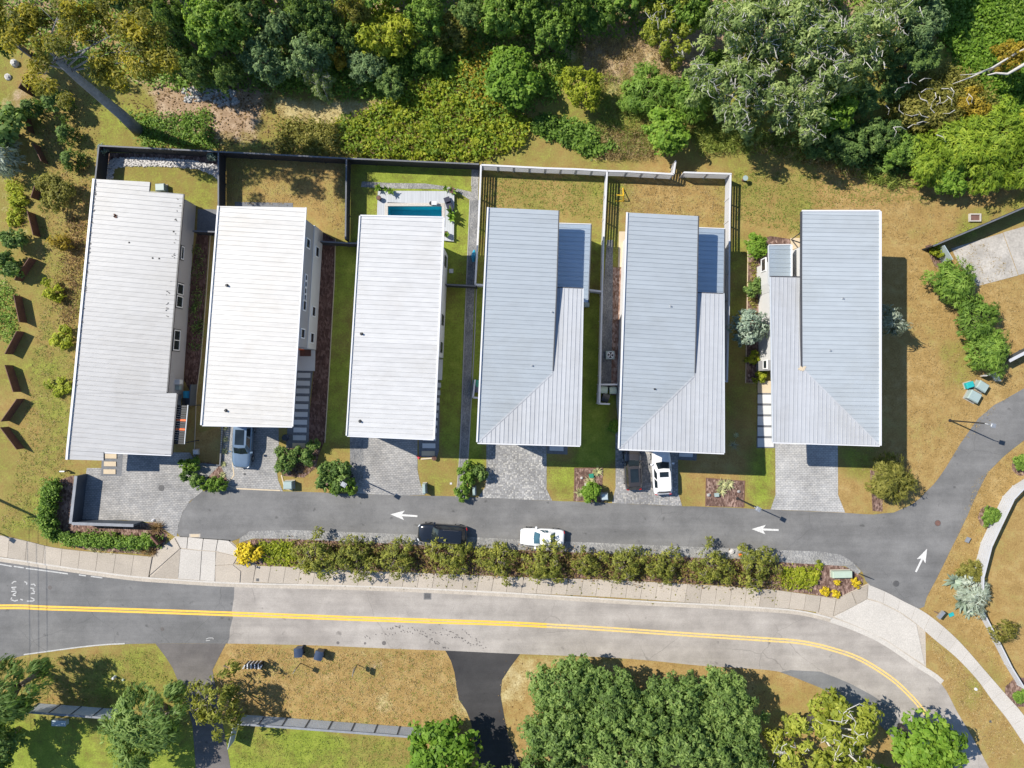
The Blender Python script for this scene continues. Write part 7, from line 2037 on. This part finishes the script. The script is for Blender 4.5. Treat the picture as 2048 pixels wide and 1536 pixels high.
for x, y, r, h, sp, lab in [
 (372, 930, 13, 1.2, 'shrub', 'leafy shrub nearest the small white square planter'), (390, 931, 14, 1.3, 'shrub', 'leafy shrub right of the one by the white planter'), (373, 950, 13, 1.2, 'shrubdark', 'dark shrub below the white planter shrubs'), (390, 957, 14, 1.2, 'shrubdark', 'dark shrub in the middle of the diagonal shrub row'),
 (404, 968, 14, 1.2, 'shrub', 'shrub fifth along the diagonal row by the lane'), (424, 968, 14, 1.4, 'shrub', 'shrub sixth along the diagonal row by the lane'), (443, 970, 14, 1.4, 'shrub', 'shrub at the lane end of the diagonal row'),
 (570, 911, 18, 1.6, 'shrubdark', 'dark shrub at the slab path of the second house'), (592, 910, 17, 1.5, 'shrubdark', 'dark shrub in the middle above the twiggy bed'), (614, 912, 18, 1.6, 'shrubdark', 'dark shrub at the right corner above the twiggy bed'), (628, 890, 14, 1.4, 'shrubdark', 'dark shrub at the foot of the long mulch strip'), (566, 935, 18, 1.5, 'shrubdark', 'dark shrub on the paver edge left of the twiggy bed'),
 (655, 938, 20, 1.9, 'shrubdark', 'dark shrub top left of the lamp post clump'), (685, 935, 22, 2.2, 'shrubdark', 'dark shrub top right of the lamp post clump'), (652, 962, 20, 1.9, 'shrubdark', 'dark shrub bottom left of the lamp post clump'), (684, 958, 22, 2.2, 'shrubdark', 'dark shrub in the centre of the lamp post clump'), (697, 970, 18, 1.9, 'shrub', 'greener shrub bottom right of the lamp post clump'), (671, 976, 14, 1.5, 'shrub', 'greener shrub at the lane foot of the lamp post clump'),
 (936, 940, 18, 1.8, 'shrub', 'green shrub at the top of the clump on the gravel strip'), (933, 962, 17, 1.7, 'shrub', 'green shrub in the middle of the clump on the gravel strip'), (925, 985, 16, 1.5, 'shrub', 'green shrub at the lane end of the clump on the gravel strip'), (962, 945, 18, 1.6, 'shrubdark', 'dark shrub between gravel strip and cobbled drive'),
 (1181, 985, 22, 2.0, 'bright', 'round bright green bush at the lane beside the pale blue cabinet'), (1230, 853, 15, 1.5, 'bright', 'bright green shrub at the corner of the fifth house'),
 (1514, 490, 26, 1.8, 'bright', 'yellow-green bush at the north end of the mulch bed by the last house'), (1506, 580, 20, 1.6, 'shrubdark', 'dark spiky shrub in the mulch bed by the last house'), (1507, 715, 14, .8, 'shrublime', 'small yellow-green plant below the silver tree'), (1519, 752, 14, 1.0, 'shrublime', 'yellow-green plant at the entry of the last house'),
 (1982, 1033, 20, 1.4, 'mid', 'round green bush in a mulch ring beside the white board fence'), (2046, 925, 18, 1.3, 'mid', 'round green bush cut by the right edge of the picture'), (1945, 1142, 26, 1.5, 'olive', 'rounded green-brown bush above the silver palm'), (2044, 1395, 16, 1.0, 'mid', 'small green bush at the end of the white board fence'),
 (1874, 503, 14, 1.2, 'shrublime', 'pale green shrub in the mulch by the grey gate leaf'), (2005, 1258, 28, 2.0, 'shrubolive', 'ball-shaped olive-brown shrub behind the white fence')]:
    plant(x, y, r, h, sp, lab, SH if sp in ('shrub', 'shrubdark') else None, 'shrub')
cover('twigs', [(575, 920), (615, 918), (625, 935), (605, 950), (572, 948)], 500, .35, .35, .03, 'leaf_rust', 8, .2, 45, upright=True)
for x, y, r, lab in ((1194, 943, 14, 'cream-striped yucca at the top corner of the mulch bed'), (1180, 962, 14, 'cream-striped yucca in the middle of the mulch bed'), (1159, 985, 13, 'cream-striped yucca left of the round bright bush'), (1444, 968, 15, 'cream-striped yucca in the small bed, upper left'), (1457, 968, 15, 'cream-striped yucca in the small bed, upper right'), (1441, 982, 14, 'cream-striped yucca in the small bed, lower one'),
                     (449, 855, 10, 'striped plant in the gravel beside the silver-blue car, topmost of five'), (451, 879, 9, 'striped plant second from the top in the gravel'), (449, 902, 10, 'striped plant in the middle of the gravel'), (447, 928, 9, 'striped plant fourth from the top in the gravel'), (446, 950, 9, 'striped plant lowest in the gravel by the diagonal shrubs')):
    spiky(x, y, r, 'yucca', lab, 'striped yuccas', h=.7)
spiky(1465, 890, 16, 'bare', 'bare grey twiggy bush in the shade beside the fifth house roof', cat='bush', h=1.0)
spiky(1472, 870, 8, 'yucca', 'small cream plant near the bare grey bush', cat='plant', h=.4)
plant(1500, 655, 37, 5.2, 'silver', 'silver-green conifer against the white wall of the last house', None, 'tree')
plant(1766, 640, 30, 4.5, 'greypalm', 'pale silver tree half under the east eave of the last house', None, 'tree')
plant(1772, 875, 16, 1.5, 'shrubdark', 'dark shrub under the front eave of the last house') if False else None
spiky(1905, 1160, 26, 'agave', 'silver-green agave nearest the lane of the palm clump', 'agaves by the white fence', cat='agave', h=1.0)
spiky(1920, 1200, 28, 'agave', 'silver-green agave in the middle of the palm clump', 'agaves by the white fence', cat='agave', h=1.1)
spiky(1935, 1222, 18, 'agave', 'silver-green agave lowest in the palm clump', 'agaves by the white fence', cat='agave', h=.9)
plant(1948, 1188, 34, 1.8, 'greypalm', 'pale silver bush against the white fence', None, 'shrub')
# north-east lawn bushes and brown bush
plant(1908, 563, 46, 3.2, 'feathergreen', 'northernmost of three dark bushes in a row by the concrete yard', 'three bushes on the east lawn', 'shrub')
plant(1954, 637, 43, 3.0, 'feathergreen', 'middle one of three dark bushes in a row on the east lawn', 'three bushes on the east lawn', 'shrub')
plant(1980, 706, 43, 2.8, 'feathergreen', 'southernmost of three dark bushes by the white entry board', 'three bushes on the east lawn', 'shrub')
plant(1780, 958, 46, 3.4, 'feather', 'feathery olive-brown bush at the front corner of the last house', None, 'shrub')
# yellow shrubs
plant(498, 1106, 25, 1.2, 'shrubyellow', 'largest golden-yellow shrub at the west tip of the planting bed', 'golden-yellow shrubs')
plant(486, 1095, 12, .8, 'shrubyellow', 'small yellow shrub beside the largest golden one', 'golden-yellow shrubs')
for x, y, r, lab in ((1713, 1166, 10, 'yellow shrub nearest the lane at the east tip of the bed'), (1650, 1183, 10, 'yellow shrub at the kerb, left one of two'), (1671, 1188, 9, 'yellow shrub at the kerb, right one of two'), (1675, 1165, 6, 'tiny yellow shrub below the sage transformer box')):
    plant(x, y, r, .5, 'shrubyellow', lab, 'golden-yellow shrubs')
cover('bed_plants', [(515, 1085), (590, 1085), (590, 1130), (530, 1125)], 1500, .5, .2, .14, 'leaf_lime', 8, .2, 51)
cover('bed_plants', [(1560, 1135), (1640, 1138), (1620, 1175), (1560, 1172)], 1300, .5, .24, .1, 'leaf_lime', 8, .2, 52)
for x, y, r, lab in ((1600, 1150, 14, 'yellow-green low plant left of the sage transformer box'), (1628, 1155, 13, 'yellow-green low plant touching the sage transformer box'), (1640, 1130, 9, 'tiny yellow-green plant above the sage transformer box')):
    plant(x, y, r, .6, 'shrublime', lab)
# row of loose olive shrubs between lane and road
ROW = 'loose olive shrubs between lane and road'
for x, r, h, lab in ((628, 54, 3.2, 'westernmost olive shrub of the row between lane and road'), (708, 54, 3.4, 'second olive shrub from the west in the roadside row'), (790, 50, 3.3, 'olive shrub just west of the black car'), (898, 52, 3.4, 'olive shrub hanging over the black car'), (995, 50, 3.2, 'olive shrub between the black car and the white sedan'),
                     (1090, 54, 3.3, 'olive shrub below the white sedan'), (1250, 50, 3.0, 'olive shrub first east of the gap in the roadside row'), (1328, 44, 3.0, 'olive shrub in the middle of the eastern half of the row'), (1425, 52, 3.2, 'olive shrub last but one in the roadside row'), (1515, 54, 3.3, 'easternmost olive shrub of the roadside row')):
    plant(x, (1107 if x == 898 else 1113) + (x - 600) * .022, r * .84, h * .7, 'crape', lab, ROW, 'shrub')
plant(1172, 1128, 28, 2.2, 'crape', 'smallest thin olive shrub filling the gap in the roadside row', ROW, 'shrub')
cover('bed_plants', wobble([(590, 1085), (1100, 1105), (1560, 1128), (1560, 1170), (1100, 1148), (590, 1128)], .5, 40), 7500, .7, .26, .09, 'leaf_rust', 5, .35, 53)
cover('bed_plants', wobble([(590, 1085), (1100, 1105), (1560, 1128), (1560, 1170), (1100, 1148), (590, 1128)], .5, 40), 4000, .8, .26, .1, 'leaf_olive', 5, .35, 54)
# pool plants
for x, y, r, z_, lab in ((757, 377, 12, .5, 'yellow-green potted plant at the north-west corner of the pool deck'), (781, 383, 11, .75, 'leafy plant in the black pot on the north edge of the pool deck'), (905, 383, 13, .5, 'yellow-green potted plant at the north-east corner of the pool deck'), (893, 470, 9, .8, 'small potted plant on the deck strip by the house wall')):
    spiky(x, y, r, 'banana', lab, 'plants on the pool deck', z=z_, cat='plant', h=.9)
for x, y, r, lab in ((903, 427, 15, 'big-leaved plant on the east edge of the pool deck'), (903, 438, 14, 'second big-leaved plant on the east edge of the pool deck, nearer the house'), (891, 378, 9, 'small leafy plant left of the north-east corner pot'), (773, 380, 9, 'small leafy plant between the two northern pots')):
    spiky(x, y, r, 'banana', lab, 'plants on the pool deck', z=.3, cat='plant', h=1.6)
cover('bed_plants', [(388, 490), (408, 490), (402, 700), (384, 700)], 700, .5, .2, .07, 'leaf_dark', 12, .2, 55)
cover('bed_plants', [(1498, 500), (1512, 500), (1512, 640), (1498, 640)], 500, .35, .2, .08, 'leaf_olive', 8, .18, 56)

# --- south side trees
plant(285, 1455, 82, 6.5, 'featheroak', 'large feathery green tree over the fence at the shaded drive', None, 'tree')
plant(432, 1405, 64, 5.5, 'crape', 'thin yellow-green tree over the shaded drive', None, 'tree')
plant(0, 1395, 72, 9, 'featheroak', 'dark feathery tree cut by the left edge of the picture', None, 'tree')
plant(-20, 1500, 60, 6, 'dark', 'dark tree in the south-west corner', None, 'tree')
plant(885, 1510, 78, 6, 'bright', 'bright leafy green tree beside the black drive', None, 'tree')
OAK = 'oaks massed on the south verge'
for x, y, r, h, lab in ((1130, 1395, 80, 6.5, 'oak at the top left of the massed oaks by the road'), (1115, 1490, 84, 7, 'oak at the lower left of the massed oaks beside the black drive'), (1235, 1420, 86, 7, 'oak in the upper middle of the massed oaks'), (1245, 1515, 88, 7.5, 'oak in the lower middle of the massed oaks'), (1345, 1420, 78, 6.8, 'oak at the upper right of the massed oaks'), (1370, 1510, 86, 7.5, 'oak at the lower right of the massed oaks'), (1455, 1415, 74, 6.2, 'oak at the right shoulder of the massed oaks'), (1465, 1500, 72, 6.5, 'oak at the right end of the massed oaks by its deep shadow')):
    plant(x, y, r, h, 'oak', lab, OAK, 'tree')
plant(1660, 1480, 92, 7, 'limepale', 'yellow-green tree with white branches south of the road bend', None, 'tree')
plant(1855, 1500, 76, 7, 'bright', 'bright green tree overhanging the road at the south edge', None, 'tree')
plant(1560, 1570, 60, 5, 'limepale', 'yellowish tree at the bottom edge between the oaks and the white-branched tree', None, 'tree')
plant(1760, 1590, 60, 6, 'bright', 'green tree mostly below the bottom edge near the road bend', None, 'tree')
plant(990, 1620, 90, 8, 'oak', 'oak below the picture whose shade falls on the black drive', None, 'tree')
cover('leaves_and_leaf_shade', [(1000, 1320), (1540, 1350), (1560, 1536), (1000, 1536)], 500, .03, .16, .1, 'leaf_rust', 2, .4, 61, hmin=.01)
cover('tall_grass', [(460, 1289), (890, 1303), (905, 1345), (460, 1320)], 1500, .12, .16, .02, 'grass_dry', 6, .2, 62, upright=True, hmin=.03)

# loose grass tufts that roughen the lawns
for i, (poly, n, mt, hm) in enumerate([
 ([(1650, 400), (1880, 400), (2048, 560), (2048, 760), (1860, 960), (1770, 1020), (1690, 880), (1815, 880), (1815, 500), (1650, 420)], 9000, 'grass_dry', .10),
 ([(1470, 340), (1640, 350), (1900, 400), (1640, 415), (1600, 470), (1470, 440)], 5000, 'grass_green', .10),
 ([(60, 120), (190, 290), (150, 900), (110, 1060), (0, 1060), (40, 900), (90, 560)], 8000, 'grass_green', .10),
 ([(60, 120), (190, 290), (150, 900), (110, 1060), (0, 1060), (40, 900), (90, 560)], 5000, 'grass_dry', .10),
 ([(460, 1295), (890, 1306), (940, 1470), (470, 1440)], 9000, 'grass_dry', .10),
 ([(460, 1295), (890, 1306), (940, 1470), (470, 1440)], 3500, 'grass_green', .08),
 ([(470, 1465), (840, 1480), (840, 1540), (470, 1540)], 3500, 'grass_green', .10),
 ([(970, 350), (1210, 352), (1210, 440), (970, 410)], 3500, 'grass_green', .08),
 ([(1220, 360), (1455, 362), (1455, 450), (1225, 430)], 3500, 'grass_dry', .08),
 ([(440, 310), (690, 322), (690, 480), (620, 410), (440, 405)], 3500, 'grass_dry', .08),
 ([(1850, 1260), (1990, 1400), (2048, 1500), (1990, 1530), (1900, 1380)], 3500, 'grass_dry', .10),
 ([(1870, 1180), (1900, 1110), (1950, 960), (2030, 900), (2048, 960), (1960, 1110), (1950, 1210), (2040, 1400), (1950, 1300)], 3500, 'grass_dry', .10),
 ([(40, 1320), (310, 1300), (370, 1420), (40, 1410)], 4500, 'grass_green', .12),
]):
    cover('grass_tufts', poly, n, hm, .16, .035, mt, 4, .12, 70 + i, upright=False, hmin=.02)
# low growth joining the roadside shrubs
cover('bed_plants', wobble([(600, 1088), (860, 1092), (1100, 1104), (1560, 1126), (1560, 1166), (1100, 1146), (860, 1140), (600, 1132)], .5, 40), 1300, .9, .34, .11, 'leaf_crape', 7, .25, 91, hmin=.2)

cover('tall_grass', [(880, 60), (1000, 60), (1120, 110), (1100, 160), (960, 110), (880, 110)], 1800, .35, .35, .04, 'grass_dry', 6, .2, 95, upright=True)
cover('undergrowth', [(690, 60), (830, 90), (1000, 30), (1150, 40), (1150, 100), (960, 90), (860, 150), (700, 150)], 4500, 1.0, .3, .15, 'leaf_bright', 8, .3, 96, mound=.08)
cover('undergrowth', [(250, 60), (690, 30), (700, 150), (560, 185), (300, 170)], 5200, 1.2, .3, .15, 'leaf_oak', 8, .3, 97, mound=.07)

cover('leaves_and_leaf_shade', [(600, 1134), (1024, 1154), (1560, 1180), (1560, 1210), (1024, 1180), (600, 1160)], 420, .16, .2, .09, 'leaf_olive', 2, .3, 98, hmin=.14)  # leaves added to stand in for leaf shadows on the sidewalk
